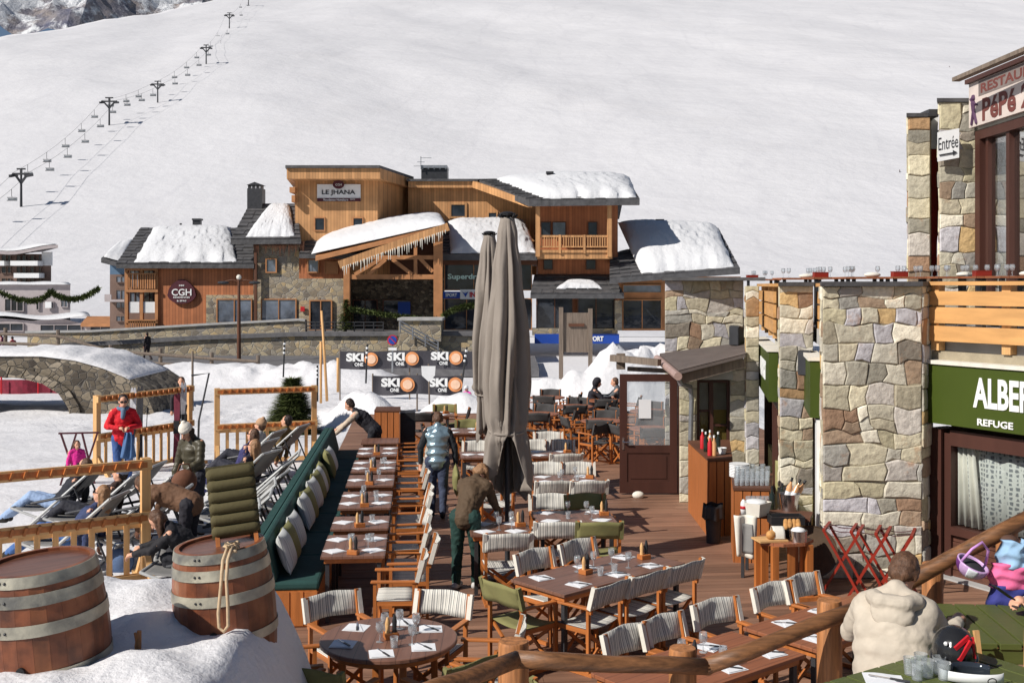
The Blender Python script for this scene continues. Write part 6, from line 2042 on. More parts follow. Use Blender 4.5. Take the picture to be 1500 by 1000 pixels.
# service shelf in front of the lower cabinet
o = thing('service_trolley', 'low service shelf with cloth, bowls and bottles before the wall', 'trolley', at(1130, 14.1), R(-20))
mb = MB(); mb.box(-.38, .5, -.22, .25, .78, .82); part(o, 'shelf', mb, 'timber_dark')
for x in (-.34, .46):
    for y in (-.18, .21): mb = MB(); mb.bar((x, y, 0), (x, y, .78), .04); part(o, 'leg', mb, 'charcoal')
c0 = at(1130, 14.1)
o = thing('tea_towel', 'white and grey tea towel hanging from the service shelf', 'towel', at(1092, 13.85, .82))
mb = MB(); mb.sheet(lambda u, v: V(((u - .5) * (.30 - .05 * v), -.03 * math.sin(u * 9 + v) - .05 * v, .02 - .50 * v - .05 * u * v)), 20, 14, (0, .006, 0)); part(o, 'cloth', mb, 'cream', True)
mb = MB(); mb.sheet(lambda u, v: V((.02 + (u - .5) * .12, -.012 - .03 * math.sin((.38 + u * .4) * 9 + v * .75 + .2) - .05 * (v * .75 + .2), -.09 - .36 * v)), 10, 10, (0, .004, 0)); part(o, 'grey_panel', mb, 'grey_sling', True)
put('white_bowl', 'large white tapered bowl on the service shelf', 'bowl', at(1108, 13.95, .821), [('bowl', L_((.15, 0), (.20, .17), (.19, .17), (.14, .02), n=4), 'cream', 30), ('napkins', L_((.15, .155), (.12, .19), (.02, .2), n=7), 'white', True)])
put('ice_bucket', 'steel ice bucket full of rose bottles', 'bucket', at(1156, 14.25, .821), [('bucket', L_((.10, 0), (.13, .22), (.125, .22), (.095, .02), n=24), 'steel', 40)])
for i, (dx, tl, mt, lb) in enumerate(((0, 24, 'rose', 'rose bottle leaning right in the ice bucket'), (-.05, 16, 'rose', 'rose bottle leaning right at the left of the ice bucket'), (.04, 32, 'rose', 'most tilted rose bottle in the ice bucket'))):
    q = put('bottle', lb, 'bottle', V((at(1156, 14.2).x + dx, 14.2 + .03 * i, .9)), [('glass', L_((.037, 0), (.037, .24), (.014, .29), (.014, .36), (.004, .362)), mt, 40), ('label_paper', L_((.038, .1), (.038, .18)), 'white', 40), ('foil', L_((.016, .31), (.016, .365), (.003, .366)), 'black', 40)], group='bottles on the serving cabinets')
    q.rotation_euler = (0, R(tl), 0)
for px, D, lb in ((1131, 14.3, 'dark wine bottle standing left of the ice bucket'), (1146, 14.5, 'dark wine bottle standing behind the ice bucket')):
    put('bottle', lb, 'bottle', at(px, D, .821), [('glass', bt, 'bottle', 40), ('foil', L_((.016, .26), (.016, .306), (.003, .307)), 'black', 40)], group='bottles on the serving cabinets')
for i, px in enumerate((1096, 1103, 1110, 1117, 1123)):
    GLA.put(at(px, 14.35, .821), 0, 'wine glass on the service shelf, %s from its left end' % on[i], 'wine glasses on the service shelf')
put('plastic_bottle', 'crumpled clear bottle with a red label on the service shelf', 'bottle', at(1089, 13.95, .9), [('body', L_((.03, -.07), (.04, 0), (.035, .08), (.012, .12)), 'white', True), ('label_band', L_((.041, 0), (.038, .04)), 'red', True)])
o = put('crate', 'black shallow crate below the ice bucket', 'crate', at(1150, 13.75, .76), [('box', one(lambda m_: (m_.box(-.2, .22, -.12, .12, 0, .02), m_.box(-.2, .22, -.12, -.1, .02, .1), m_.box(-.2, .22, .1, .12, .02, .1), m_.box(-.2, -.18, -.1, .1, .02, .1), m_.box(.2, .22, -.1, .1, .02, .1))), 'black', False)])
# octagonal side table with bread
sx, sy = at(1148, 13.2).x, 13.2
o = thing('side_table', 'slatted octagonal side table with bread board and steel pot', 'table', (sx, sy, 0), R(12))
mb = MB(); oc = [V((.36 * math.cos(R(22.5 + 45 * k)), .30 * math.sin(R(22.5 + 45 * k)), .66)) for k in range(8)]; mb.prism(oc, (0, 0, .035)); part(o, 'tabletop', mb, 'table_far')
for k in range(8):
    if k % 2 == 0 or k in (5,):
        mb = MB(); a = R(22.5 + 45 * k + 22); x, y = .26 * math.cos(a), .2 * math.sin(a); mb.box(x - .045, x + .045, y - .015, y + .015, .05, .66); part(o, 'leg', mb, 'teak_v')
for x, y in ((-.22, -.22), (.22, -.22), (-.24, .2), (.24, .2)):
    mb = MB(); mb.box(x - .04, x + .04, y - .03, y + .03, .0, .66); part(o, 'leg', mb, 'teak_v')
mb = MB(); mb.box(-.34, .34, -.28, -.2, .0, .05); mb.box(-.34, .34, .16, .24, .0, .05); part(o, 'foot_board', mb, 'teak')
put('bread_board', 'pale wooden bread board with a half loaf', 'board', (sx - .17, sy - .1, .697), [('board', one(lambda m_: m_.box(-.2, .16, -.12, .14, 0, .02)), 'new_wood', False)], R(12))
put('bread_loaf', 'cut bread loaf in a cloth on the pale board', 'bread', (sx - .14, sy - .08, .718), [('loaf', one(lambda m_: m_.capsule((-.05, -.05, .05), (.08, .06, .05), .055, .06, 12)), 'bread', True), ('cloth_wrap', one(lambda m_: m_.sheet(lambda u, v: V((-.02 + .14 * v, .02 + .1 * math.cos(u * 3.14), .005 + .13 * math.sin(u * 3.14))), 14, 6, (.0, 0, .006))), 'cream', True)])
put('steel_pot', 'steel pot filled with white salt or sugar', 'pot', (sx + .14, sy - .14, .697), [('pot', L_((.1, 0), (.105, .13), (.1, .13), (.095, .02), n=24), 'steel', 40), ('contents', L_((.098, .11), (.07, .15), (.01, .17), n=20), 'white', True)])
put('bread_basket', 'basket of crusty bread pieces behind the steel pot', 'basket', (sx + .12, sy + .12, .697), [('basket', L_((.11, 0), (.14, .1), (.13, .1), (.1, .02), n=20), 'black', 40), ('bread_pieces', one(lambda m_: [m_.capsule((-.07 + .05 * q, -.03, .11 + .02 * (q % 2)), (-.05 + .05 * q, .06, .17), .035, .03, 8) for q in range(4)]), 'bread', True)])
# round tray leaning on the wall
o = thing('leaning_tray', 'dark oval tray leaning against the stone pier', 'tray', at(1190, 13.7, .42)); o.rotation_euler = (R(82), 0, R(-28))
mb = MB(); mb.lathe([(.01, 0), (.3, 0), (.32, .03), (.3, .02), (.01, .015)], n=32); part(o, 'disc', mb, mat('dark_bronze', srgb(78, 62, 48), .4, .2, 5))
# red folding tray stands
for i, (px, lb) in enumerate(((1236, 'red folding tray stand nearest the side table'), (1276, 'red folding tray stand between its two neighbours'), (1312, 'red folding tray stand nearest the beige jacket'))):
    o = thing('tray_stand', lb, 'tray stand', at(px, 13.35 - .1 * i), R(-25), 'red tray stands by the stone pier')
    for y in (-.2, .2):
        for s_ in (-1, 1):
            mb = MB(); mb.bar((-.24 * s_, y + .018 * s_, 0), (.2 * s_, y + .018 * s_, .78), .035, .03); part(o, 'leg', mb, 'red_wood')
    for s_ in (-1, 1):
        mb = MB(); mb.bar((.2 * s_, -.24, .79), (.2 * s_, .24, .79), .035, .035); part(o, 'top_rail', mb, 'red_wood')
    for y in (-.12, .12):
        mb = MB(); mb.sheet(lambda u, v: V((-.19 + .38 * u, y + .03 * v, .80 - .04 * math.sin(u * 3.14))), 8, 1, (0, 0, -.004)); part(o, 'webbing', mb, 'maroon', True)
# chairs upstairs
for i, (px, D) in enumerate(((1113, 22.3), (1168, 18.9), (1215, 17.6), (1262, 16.8), (1330, 16.6), (1395, 16.2), (1450, 15.7), (1486, 15.2))):
    lb = on[i] if i < 7 else 'eighth'
    p = at(px, D, 3.13)
    o = thing('terrace_table', 'upper terrace table, %s from the left above the stone parapet' % lb, 'table', p, 0, 'tables on the upper terrace')
    mb = MB(); mb.box(-.35, .35, -.35, .35, .72, .75); part(o, 'tabletop', mb, 'table_far')
    for sx_ in (-1, 1):
        for sy_ in (-1, 1): mb = MB(); mb.bar((sx_ * .3, sy_ * .3, 0), (sx_ * .3, sy_ * .3, .72), .05); part(o, 'leg', mb, 'charcoal')
    for k in range(5):
        GLA.put(p + V((rd.uniform(-.28, .28), rd.uniform(-.3, .2), .751)), 0, 'wine glass on the %s upper terrace table, number %d from its left' % (lb, k + 1), 'glasses on the upper terrace')
    if i % 2 == 0: put('bread_box', 'brown wooden box on the %s upper terrace table' % lb, 'box', p + V((-.2, -.2, .751)), [('box', one(lambda m_: (m_.box(-.11, .11, -.07, .07, 0, .07), m_.box(-.115, .115, -.075, .075, .071, .08))), 'red_wood', False)])
    else: put('folded_cloth', 'white napkin pile on the %s upper terrace table' % lb, 'napkins', p + V((.1, -.2, .751)), [('cloth', one(lambda m_: m_.ball((0, 0, .03), (.13, .08, .04), 12)), 'cream', True)])

# ------------------------------------------------------------------ people
def remesh(o, vox, smooth=2):
    m = o.modifiers.new('skin_surface', 'REMESH'); m.mode = 'VOXEL'; m.voxel_size = vox; m.use_smooth_shade = True
    if smooth:
        m = o.modifiers.new('soften', 'SMOOTH'); m.iterations = smooth; m.factor = .5
    return o


def lumps(o, strength, size):
    tx = bpy.data.textures.get('cloth_folds_%g' % size) or bpy.data.textures.new('cloth_folds_%g' % size, 'CLOUDS')
    tx.noise_scale = size
    m = o.modifiers.new('folds', 'DISPLACE'); m.texture = tx; m.strength = strength; m.mid_level = .5; m.texture_coords = 'LOCAL'


def person(label, loc, rz, top=(60, 60, 66), legs=(40, 44, 56), hair='hair_brown', hz=.93, lean=0, side=0, hp=10, yaw=0, s=1.0, armL=None, armR=None, legL=None, legR=None,
           long_hair=0, puff=None, hat=None, shades=False, vest=None, vox=.011, shoes=(40, 36, 34), collar=None, bulk=1.0, cuffs=None, scarf=None, curl=40, boxy=0):
    """faces local +y; arms are (elbow - shoulder, wrist - elbow); legs are (knee, ankle) in local metres"""
    o = thing('person', label, 'person', loc, R(rz)); o.scale = (s, s, s)
    C_ = lambda *a: mat_of(a[0])
    P0 = V((0, 0, hz))
    t = V((math.sin(R(side)), math.sin(R(lean)) * math.cos(R(side)), math.cos(R(lean)) * math.cos(R(side))))
    fwd = V((0, math.cos(R(lean)), -math.sin(R(lean))))
    chest, neck = P0 + t * .34, P0 + t * .53
    HM = Matrix.Rotation(R(yaw), 3, 'Z') @ Matrix.Rotation(R(-hp), 3, 'X')
    hd = neck + V((0, math.sin(R(lean)) * .06, .02)) + HM @ V((0, .03, .125))
    X = V((1, 0, 0))
    sh = {k: P0 + t * .475 + X * (.185 * k) for k in (-1, 1)}
    dl = (V((-.05, .02, -.28)), V((0, .05, -.25))); dr = (V((.05, .02, -.28)), V((0, .05, -.25)))
    A = {-1: tuple(map(V, armL)) if armL else dl, 1: tuple(map(V, armR)) if armR else dr}
    Lg = {-1: legL or ((-.1, .03, .49), (-.1, -.02, .08)), 1: legR or ((.1, .03, .49), (.1, -.02, .08))}
    hip = {k: P0 + X * (.095 * k) - t * .02 for k in (-1, 1)}
    b = MB()
    b.capsule(P0, chest, .115, .125, 12); b.capsule(chest, P0 + t * .45, .12, .085, 12); b.capsule(P0 + t * .45, hd - HM @ V((0, 0, .06)), .056, .05, 10)
    hb = MB()
    b.ball(hd + HM @ V((0, 0, .015)), (.074, .093, .105), 14, HM); b.ball(hd + HM @ V((0, .045, -.055)), (.05, .05, .055), 12, HM)
    b.capsule(hd + HM @ V((0, .09, .01)), hd + HM @ V((0, .108, -.025)), .011, .017, 8)
    for k in (-1, 1): b.ball(hd + HM @ V((.077 * k, 0, -.005)), (.012, .022, .033), 8, HM)
    hands = {}
    for k in (-1, 1):
        el = sh[k] + A[k][0]; wr = el + A[k][1]
        b.capsule(sh[k], el, .05, .042, 10); b.capsule(el, wr, .04, .028, 10)
        d = A[k][1].normalized()
        lat = d.cross(V((0, 0, 1)) if abs(d.z) < .8 else V((0, 1, 0))).normalized()
        if lat.dot(X) * k > 0: lat = -lat           # thumb side towards the body's middle
        nrm = lat.cross(d).normalized()
        if nrm.z > 0: nrm = -nrm
        pe = wr + d * .085
        b.capsule(wr, pe - d * .01, .027, .03, 10); b.capsule(wr + lat * .014 + d * .03, pe + lat * .022 - d * .01, .018, .016, 8); b.capsule(wr - lat * .012 + d * .03, pe - lat * .024 - d * .012, .018, .015, 8)
        ca, cb = R(curl), R(curl * 1.9)
        for i, (off, ln) in enumerate(((.031, .07), (.011, .08), (-.01, .075), (-.03, .058))):
            p0 = pe + lat * off; p1 = p0 + (d * math.cos(ca) + nrm * math.sin(ca)) * ln * .52; p2 = p1 + (d * math.cos(cb) + nrm * math.sin(cb)) * ln * .5
            b.capsule(p0 - d * .01, p1, .0095, .009, 7); b.capsule(p1, p2, .009, .0075, 7)
        q0 = wr + d * .03 + lat * .028; q1 = q0 + (d * .6 + lat * .7 + nrm * .3).normalized() * .04; q2 = q1 + (d * .9 + nrm * .3).normalized() * .032
        b.capsule(q0, q1, .012, .011, 7); b.capsule(q1, q2, .0105, .009, 7)
        hands[k] = (wr, pe, d)
        kn, an = V(Lg[k][0]), V(Lg[k][1])
        b.capsule(hip[k], kn, .085, .055, 10); b.capsule(kn, an, .052, .036, 10)
    remesh(obj('body', b, M['skin'], o, True), vox)
    # garments
    m = MB(); r = .148 * bulk
    m.capsule(P0 - t * .03, P0 + t * .16, r, r * .97, 14); m.capsule(P0 + t * .16, chest, r * .97, r * 1.05, 14); m.capsule(chest, P0 + t * .43, r * 1.04, r * .72, 14)
    for k in (-1, 1):
        i_ = sh[k] - X * (.03 * k) - t * .015
        m.capsule(P0 + t * .5 + X * (.03 * k), i_, .075 * bulk, .07 * bulk, 12); m.capsule(P0 + t * .36 + X * (.05 * k), i_ - t * .06, .125 * bulk, .078 * bulk, 12); m.capsule(P0 + t * .2 + X * (.05 * k), P0 + t * .36 + X * (.07 * k), .11 * bulk, .115 * bulk, 12)
    m.capsule(P0 + t * .47, P0 + t * .55, .085, .068, 12)
    if boxy:
        for q in range(4): m.ball(P0 + t * (.0 + .1 * q), (boxy * (.96 + .02 * q), .165, .13), 20, Matrix.Rotation(R(-lean), 3, 'X'))
    if puff:
        for q in range(4):
            c = P0 + t * (-.02 + q * .13); m.ball(c, (r * 1.3, r * 1.06, .082), 20, Matrix.Rotation(R(-lean), 3, 'X'))
    sl = m if vest is None else MB()
    for k in (-1, 1):
        el = sh[k] + A[k][0]; wr = el + A[k][1] * (1 if not cuffs else .93)
        sl.capsule(sh[k] - X * (.02 * k) - t * .015, el, .07 * bulk, .058 * bulk, 12); sl.capsule(el, wr, .055 * bulk, .042 * bulk, 12)
        if puff and vest is None:
            for q in range(4): sl.ball(sh[k].lerp(el, .15 + q * .28), .074, 10)
            for q in range(3): sl.ball(el.lerp(wr, .15 + q * .3), .062, 10)
    g = remesh(obj('vest' if vest else 'jacket', m, cloth(*top), o, True), max(.011, vox), 8)
    lumps(g, .006 if puff else .024, .1)
    if not puff and vox > .0095: lumps(g, .016, .045)
    if vest is not None:
        g = remesh(obj('sleeves', sl, cloth(*vest), o, True), max(.011, vox), 2); lumps(g, .016, .05)
    m = MB()
    m.capsule(hip[-1], hip[1], .115, .115, 12); m.capsule(P0, P0 + t * .08, .13, .125, 12)
    for k in (-1, 1):
        kn, an = V(Lg[k][0]), V(Lg[k][1])
        m.capsule(hip[k], kn, .105, .075, 12); m.capsule(kn, an, .073, .056, 12)
    g = remesh(obj('trousers', m, cloth(*legs), o, True), max(.012, vox), 3); lumps(g, .016, .08); lumps(g, .01, .04)
    for k in (-1, 1):
        kn, an = V(Lg[k][0]), V(Lg[k][1])
        m = MB(); fd = V((0, 1, 0)) if abs((kn - an).normalized().z) > .55 else V((0, .3, 1)).normalized()
        m.capsule(an - V((0, 0, .035)) - fd * .04, an - V((0, 0, .045)) + fd * .13, .045, .038, 10); m.capsule(an + (kn - an).normalized() * .1, an - V((0, 0, .02)), .055, .05, 10)
        remesh(obj('shoe', m, cloth(*shoes), o, True), .011, 2)
    # hair, hat, face
    m = MB(); hq = lambda x, y, z: hd + HM @ V((x, y, z))
    m.ball(hq(0, -.022, .038), (.086, .092, .095), 14, HM); m.ball(hq(0, -.05, -.01), (.078, .06, .075), 12, HM)
    for k in (-1, 1): m.capsule(hq(.072 * k, -.01, .04), hq(.078 * k, -.02, -.03), .02, .016, 8)
    if long_hair:
        back = -fwd if lean < 40 else V((0, 0, -1))
        rr_ = random.Random(len(label))
        for q in range(7):
            x = -.075 + q * .025; p0 = hq(x, -.05 - .02 * math.cos(x * 20), .0)
            dn = (V((x * .35, -.10, -1)) if lean < 40 else V((x * .5, .25, -1))).normalized()
            m.capsule(p0, p0 + dn * long_hair * rr_.uniform(.8, 1.05), .034, .02, 9)
            for sx in (-1, 1):
                if q in (1, 5): m.capsule(hq(.075 * sx, .0, .02), hq(.088 * sx, -.0, -.05) + dn * long_hair * .6, .024, .016, 8)
    g = remesh(obj('hair', m, M[hair], o, True), .011, 1); lumps(g, .02, .035)
    if hat == 'beanie' or hat == 'hood' or hat == 'cap':
        hc = {'beanie': (226, 214, 200), 'hood': top, 'cap': (150, 156, 176)}[hat] if not isinstance(collar, tuple) else collar
        m = MB(); m.ball(hq(0, -.012, .062), (.098, .107, .098), 16, HM)
        if hat == 'beanie': m.lathe([(.09, .0), (.106, .01), (.106, .05), (.09, .06)], hq(0, -.008, .03), 18, HM); m.ball(hq(0, -.03, .15), .04, 10)
        if hat == 'cap': m.capsule(hq(-.04, .1, .05), hq(.04, .1, .05), .03, .03, 8); m.capsule(hq(0, .08, .05), hq(0, .16, .035), .05, .03, 8)
        if hat == 'hood': m.ball(hq(0, -.04, -.0), (.11, .1, .13), 14, HM)
        remesh(obj('hat', m, cloth(*hc), o, True), .012, 1)
    for k in (-1, 1):
        m = MB(); m.ball(hq(.031 * k, .083, .02), (.011, .008, .007), 8, HM); part(o, 'eye', m, 'black', True)
    m = MB(); m.ball(hq(0, .088, -.058), (.022, .012, .006), 10, HM); part(o, 'mouth', m, lips, True)
    if shades:
        m = MB()
        for k in (-1, 1): m.ball(hq(.034 * k, .096, .02), (.03, .01, .024), 10, HM); m.tube([hq(.06 * k, .09, .025), hq(.082 * k, .0, .025)], .005, 6)
        m.tube([hq(-.01, .1, .025), hq(.01, .1, .025)], .005, 6); part(o, 'sunglasses', m, 'black', True)
    if scarf:
        m = MB(); m.tube([P0 + t * .53 + Matrix.Rotation(R(a), 3, 'Z') @ V((0, .085, 0)) for a in range(0, 360, 30)], .04, 8, closed=True); m.capsule(P0 + t * .5 + V((0, .12, 0)), P0 + t * .38 + V((.02, .15, 0)), .05, .04, 8)
        remesh(obj('scarf', m, cloth(*scarf), o, True), .012, 1)
    return o


lips = mat('lips', srgb(170, 96, 90), .5, .05, 4, bmp=0)
SEATED = dict(hz=.50, legL=((-.12, .42, .50), (-.13, .44, .09)), legR=((.12, .42, .50), (.13, .44, .09)))
LYING = dict(hz=.36, lean=-38, hp=-12, legL=((-.1, .42, .50), (-.1, .85, .16)), legR=((.1, .42, .46), (.1, .88, .14)))

# staff
person('waitress walking away in a quilted metallic silver-blue vest and jeans', K(.33, 17.75), 2, (150, 172, 182, .29), (58, 66, 88), 'hair_brown', hz=.92, lean=9, hp=32, vest=(38, 40, 44), puff=True, armL=((-.09, -.01, -.27), (-.0, .03, -.25)), armR=((.09, -.02, -.27), (.02, .0, -.25)), legL=((-.09, .08, .49), (-.09, .05, .08)), legR=((.09, .0, .48), (.09, -.12, .09)), long_hair=.0, shoes=(34, 32, 34))
p = G(682, 862)
person('waitress in a brown sweater and dark green trousers bending over a table', (p.x, p.y, 0), -20, (84, 66, 48), (34, 62, 56), 'hair_fair', hz=.90, lean=42, hp=62, long_hair=.30, vox=.01, armL=((-.02, .12, -.25), (.04, .18, -.16)), armR=((.03, .1, -.26), (.0, .2, -.15)), legL=((-.11, .0, .48), (-.11, -.04, .08)), legR=((.11, .08, .47), (.11, .06, .08)), shoes=(196, 192, 190))
person('waiter in a black vest and beige shirt reaching down to the bench cushions', at(548, 21.9), 82, (38, 36, 42), (34, 34, 40), 'hair_dark', hz=.86, lean=46, hp=25, vest=(196, 176, 156), armL=((-.02, .2, -.22), (.02, .2, -.18)), armR=((.0, .24, -.2), (.0, .22, -.14)), legL=((-.1, .08, .46), (-.1, -.02, .08)), legR=((.1, -.02, .46), (.1, -.12, .08)))
gp = thing('pillow', 'olive green pillow carried at her side by the waitress in the silver vest', 'pillow', K(.63, 17.6, .62), R(8))
q = obj('cover', pillow_mb(.2, .06), M['green_canvas'], gp, True); q.rotation_euler = (R(20), 0, 0)
# guests on the snow
person('man in a bright red jacket and jeans standing with a blue garment in his hands', at(180, 20.2, .0), 205, (208, 26, 40), (58, 86, 140), 'hair_dark', hz=.95, hp=14, shades=True, scarf=(96, 116, 140), bulk=1.04, boxy=.2, armL=((-.1, .06, -.26), (.19, .16, -.02)), armR=((.1, .06, -.26), (-.19, .16, -.02)), shoes=(50, 50, 56))
o = thing('held_garment', 'blue garment hanging from the hands of the man in red', 'garment', at(188, 19.85, 1.08), R(20))
mb = MB(); mb.sheet(lambda u, v: V(((u - .5) * (.12 + .16 * v), .03 * math.sin(u * 12 + v * 3), -.5 * v * (1 - .2 * abs(u - .5)))), 14, 14, (0, .02, 0)); part(o, 'cloth', mb, cloth(74, 104, 146), True)
person('woman with a white pompom beanie and olive puffer jacket looking down', at(285, 16.4), 150, (72, 66, 50, .45), (50, 50, 60), 'hair_dark', hz=.94, lean=6, hp=35, hat='beanie', collar=(224, 216, 204), puff=True, long_hair=.16, bulk=1.0, armL=((-.06, .08, -.26), (.05, .2, -.12)), armR=((.06, .02, -.28), (-.0, .1, -.22)))
o = thing('jumper_front', 'x', 'x'); bpy.data.objects.remove(o)
person('person in a curly brown fleece bending forward over the loungers', at(278, 14.5), 78, (108, 78, 58), (38, 36, 44), 'hair_brown', hz=.86, lean=72, hp=60, long_hair=.12, bulk=1.12, armL=((-.02, .1, -.26), (.03, .1, -.22)), armR=((.02, .1, -.26), (.03, .12, -.22)))
person('long-haired person in a black jacket crouching behind the right barrel', at(290, 13.2), 95, (34, 32, 36), (40, 40, 46), 'hair_brown', hz=.42, lean=38, hp=45, long_hair=.30, armL=((-.02, .2, -.18), (.06, .22, -.06)), armR=((.03, .2, -.18), (.02, .22, -.06)), legL=((-.14, .34, .5), (-.12, .22, .09)), legR=((.14, .34, .5), (.12, .22, .09)))
person('child in a bright pink jacket standing by the loungers', at(112, 19.3, -.05), 215, (216, 40, 140), (50, 50, 60), 'hair_brown', s=.62, long_hair=.08)
LB = {'w': 0}
def sunbather(label, px, D, rz, lab2, **k):
    q = at(px, D); a = R(rz)
    LG.put((q.x, q.y, 0), a + R(-90), lab2, 'deck chairs on the snow')
    kw = dict(LYING); kw.update(k)
    f = V((-math.sin(a), math.cos(a), 0))
    return person(label, (q.x - f.x * .02, q.y - f.y * .02, .08), rz, **kw)
sunbather('woman in a black jacket and pale jeans reclining at the far left', 88, 16.6, 88, 'deck chair under the woman in black at the left', top=(36, 36, 44), legs=(150, 172, 206), hair='hair_brown', shades=True, long_hair=.12)
sunbather('curly-haired woman in blue reclining behind the nearest ski rack', 108, 14.4, 86, 'deck chair under the curly-haired woman behind the rack', top=(52, 62, 96), legs=(70, 104, 160), hair='hair_fair', shades=True, long_hair=.22)
sunbather('person in a pale grey-blue cap reclining low', 138, 15.9, 92, 'deck chair under the person in the cap', top=(60, 44, 40), legs=(48, 48, 56), hat='cap', hair='hair_dark')
sunbather('woman with sunglasses and long light brown hair reclining in the sun', 352, 18.3, 70, 'deck chair under the long-haired woman with sunglasses', top=(40, 38, 50), legs=(60, 60, 110), hair='hair_fair', shades=True, long_hair=.25, lean=-25)
sunbather('brown-haired woman with sunglasses in navy, leaning back', 352, 19.6, 74, 'deck chair under the brown-haired woman in navy', top=(54, 52, 96), legs=(50, 50, 60), hair='hair_brown', shades=True, long_hair=.12, lean=-24)
sunbather('person in a beige beanie and pale grey jacket leaning back', 366, 20.8, 76, 'deck chair under the person in the beige beanie', top=(176, 172, 170), legs=(40, 40, 50), hat='beanie', collar=(176, 140, 110), hair='hair_brown', lean=-20)
sunbather('dark curly-haired person in an olive brown jacket reclining near the fir tree rack', 402, 21.6, 78, 'deck chair under the curly-haired person in olive', top=(104, 82, 44), legs=(40, 40, 50), hair='hair_dark', lean=-24)
for i, (px, D) in enumerate(((176, 16.9), (196, 15.9), (206, 14.8))):
    q = at(px, D); LG.put((q.x, q.y, 0), R(-4 + 3 * i), 'empty deck chair in the left group, %s from the far end' % on[i], 'deck chairs on the snow')
for nm_, lb, px, D, z, c in (('handbag', 'dark bag lying on the snow beside the left deck chairs', 230, 14.6, 0, (44, 40, 42)), ('backpack', 'brown backpack hanging at the beanie woman\'s side', 270, 15.6, .78, (110, 70, 50)), ('backpack', 'blue and white backpack standing under the nearest ski rack', 176, 14.4, -.06, (96, 120, 160)), ('handbag', 'pale handbag on the snow near the bench end', 375, 13.4, 0, (206, 200, 190))):
    o = thing(nm_, lb, 'bag', at(px, D, z), R(20)); mb = MB(); mb.ball((0, 0, .17), (.18, .12, .18), 12); part(o, 'sack', mb, cloth(*c), True)
    mb = MB(); mb.tube([(-.1, 0, .3), (-.06, 0, .42), (.06, 0, .42), (.1, 0, .3)], .012, 6); part(o, 'strap', mb, cloth(*c), True)
# far people
person('hooded person in black sitting at the far round table', (2.1, 29.1, 0), -95, (36, 34, 42), (40, 40, 50), 'hair_dark', lean=12, hat='hood', armL=((-.04, .2, -.2), (.1, .22, .02)), armR=((.04, .2, -.2), (-.1, .22, .02)), **SEATED)
person('man in a dark grey jacket sitting opposite the hooded person', (2.86, 29.2, 0), 85, (92, 96, 100), (40, 40, 50), 'hair_brown', lean=6, armL=((-.04, .2, -.2), (.1, .22, .02)), armR=((.04, .2, -.2), (-.1, .22, .02)), **SEATED)
person('child in pink with a white helmet standing by the banners', at(684, 36.5, gz(at(684, 36.5).x, 36.5) - .05), 150, (220, 70, 170), (60, 50, 80), 'hair_brown', s=.72, hat='cap', collar=(226, 226, 226), vox=.02)
person('person in dark clothes walking along the street below the stone parapet', at(216, 67, -.85), 60, (40, 36, 40), (52, 40, 44), 'hair_dark', vox=.02, legL=((-.1, .14, .49), (-.1, .2, .1)), legR=((.1, .05, .48), (.1, -.25, .12)))
person('person in a plum jacket crouching by the street fence at the far left', at(9, 61.5, -.6), 100, (96, 34, 76), (36, 34, 40), 'hair_dark', vox=.02, lean=25)
person('second person beside the plum jacket, in red and white', at(20, 62.0, -.6), 60, (160, 60, 70), (40, 40, 46), 'hair_dark', vox=.02, lean=10, s=.85)
person('person in black standing behind the right post of the ski rack', at(266, 26.5, -.1), 190, (44, 38, 42), (40, 38, 44), 'hair_brown', s=.95, vox=.015)

for px, py, lb in ((1391, 99, 'tiny skier high on the slope near the top right'), (1318, 254, 'tiny skier on the slope left of the upper stone storey')):
    D = HIT(px, py); person(lb, W(px, py + 3, D), 80, (40, 40, 50), (40, 44, 60), 'hair_dark', vox=.03, hat='cap')

# ------------------------------------------------------------------ near platform with log handrail, green tables and guests
FZ = .95
mb = MB(); mb.prism([(1.3, 2.0, FZ - .2), (9, 2.0, FZ - .2), (9, 7.0, FZ - .2), (3.2, 7.0, FZ - .2), (1.3, 5.6, FZ - .2)], (0, 0, .2)); structure('platform_floor', mb, M['teak'])
HR = wthing('log_handrail', 'round varnished log handrail on thick log posts, bending along the near platform', 'handrail', (1.5, 7, 0))
rp = [W(600, 1022, 6.1), W(690, 992, 6.4), W(757, 966, 6.7), W(900, 972, 6.85), W(1036, 976, 7.0), W(1150, 931, 7.15), W(1258, 890, 7.3), W(1400, 815, 7.3), W(1520, 750, 7.3)]
for i, (a, b) in enumerate(((0, 2), (2, 4), (4, 6), (6, 8))):
    pts = [rp[a] + (rp[b] - rp[a]) * t for t in (0, .25, .5, .75, 1)]
    r = .053
    mb = MB(); mb.tube([p_ + V((0, 0, .006 * math.sin(k * 2.1 + i))) for k, p_ in enumerate(pts)], [r, r * 1.04, r * .98, r * 1.03, r * .97], 14)
    mb.ball(pts[0], r * 1.0, 12); mb.ball(pts[-1], r * .99, 12)
    # grain along the log: local x follows it
    o = part(HR, 'rail', mb, 'log', True)
for px, py, D, r in ((752, 938, 6.9, .097), (1000, 948, 7.1, .09), (1215, 878, 7.42, .083), (1366, 824, 7.5, .07), (1475, 772, 7.45, .07)):
    t_ = W(px, py, D)
    mb = MB(); mb.tube([V((t_.x, t_.y, -.1)), V((t_.x, t_.y, t_.z - .02)), t_], [r * 1.05, r, r * .93], 16); part(HR, 'post', mb, 'log_post', 50)
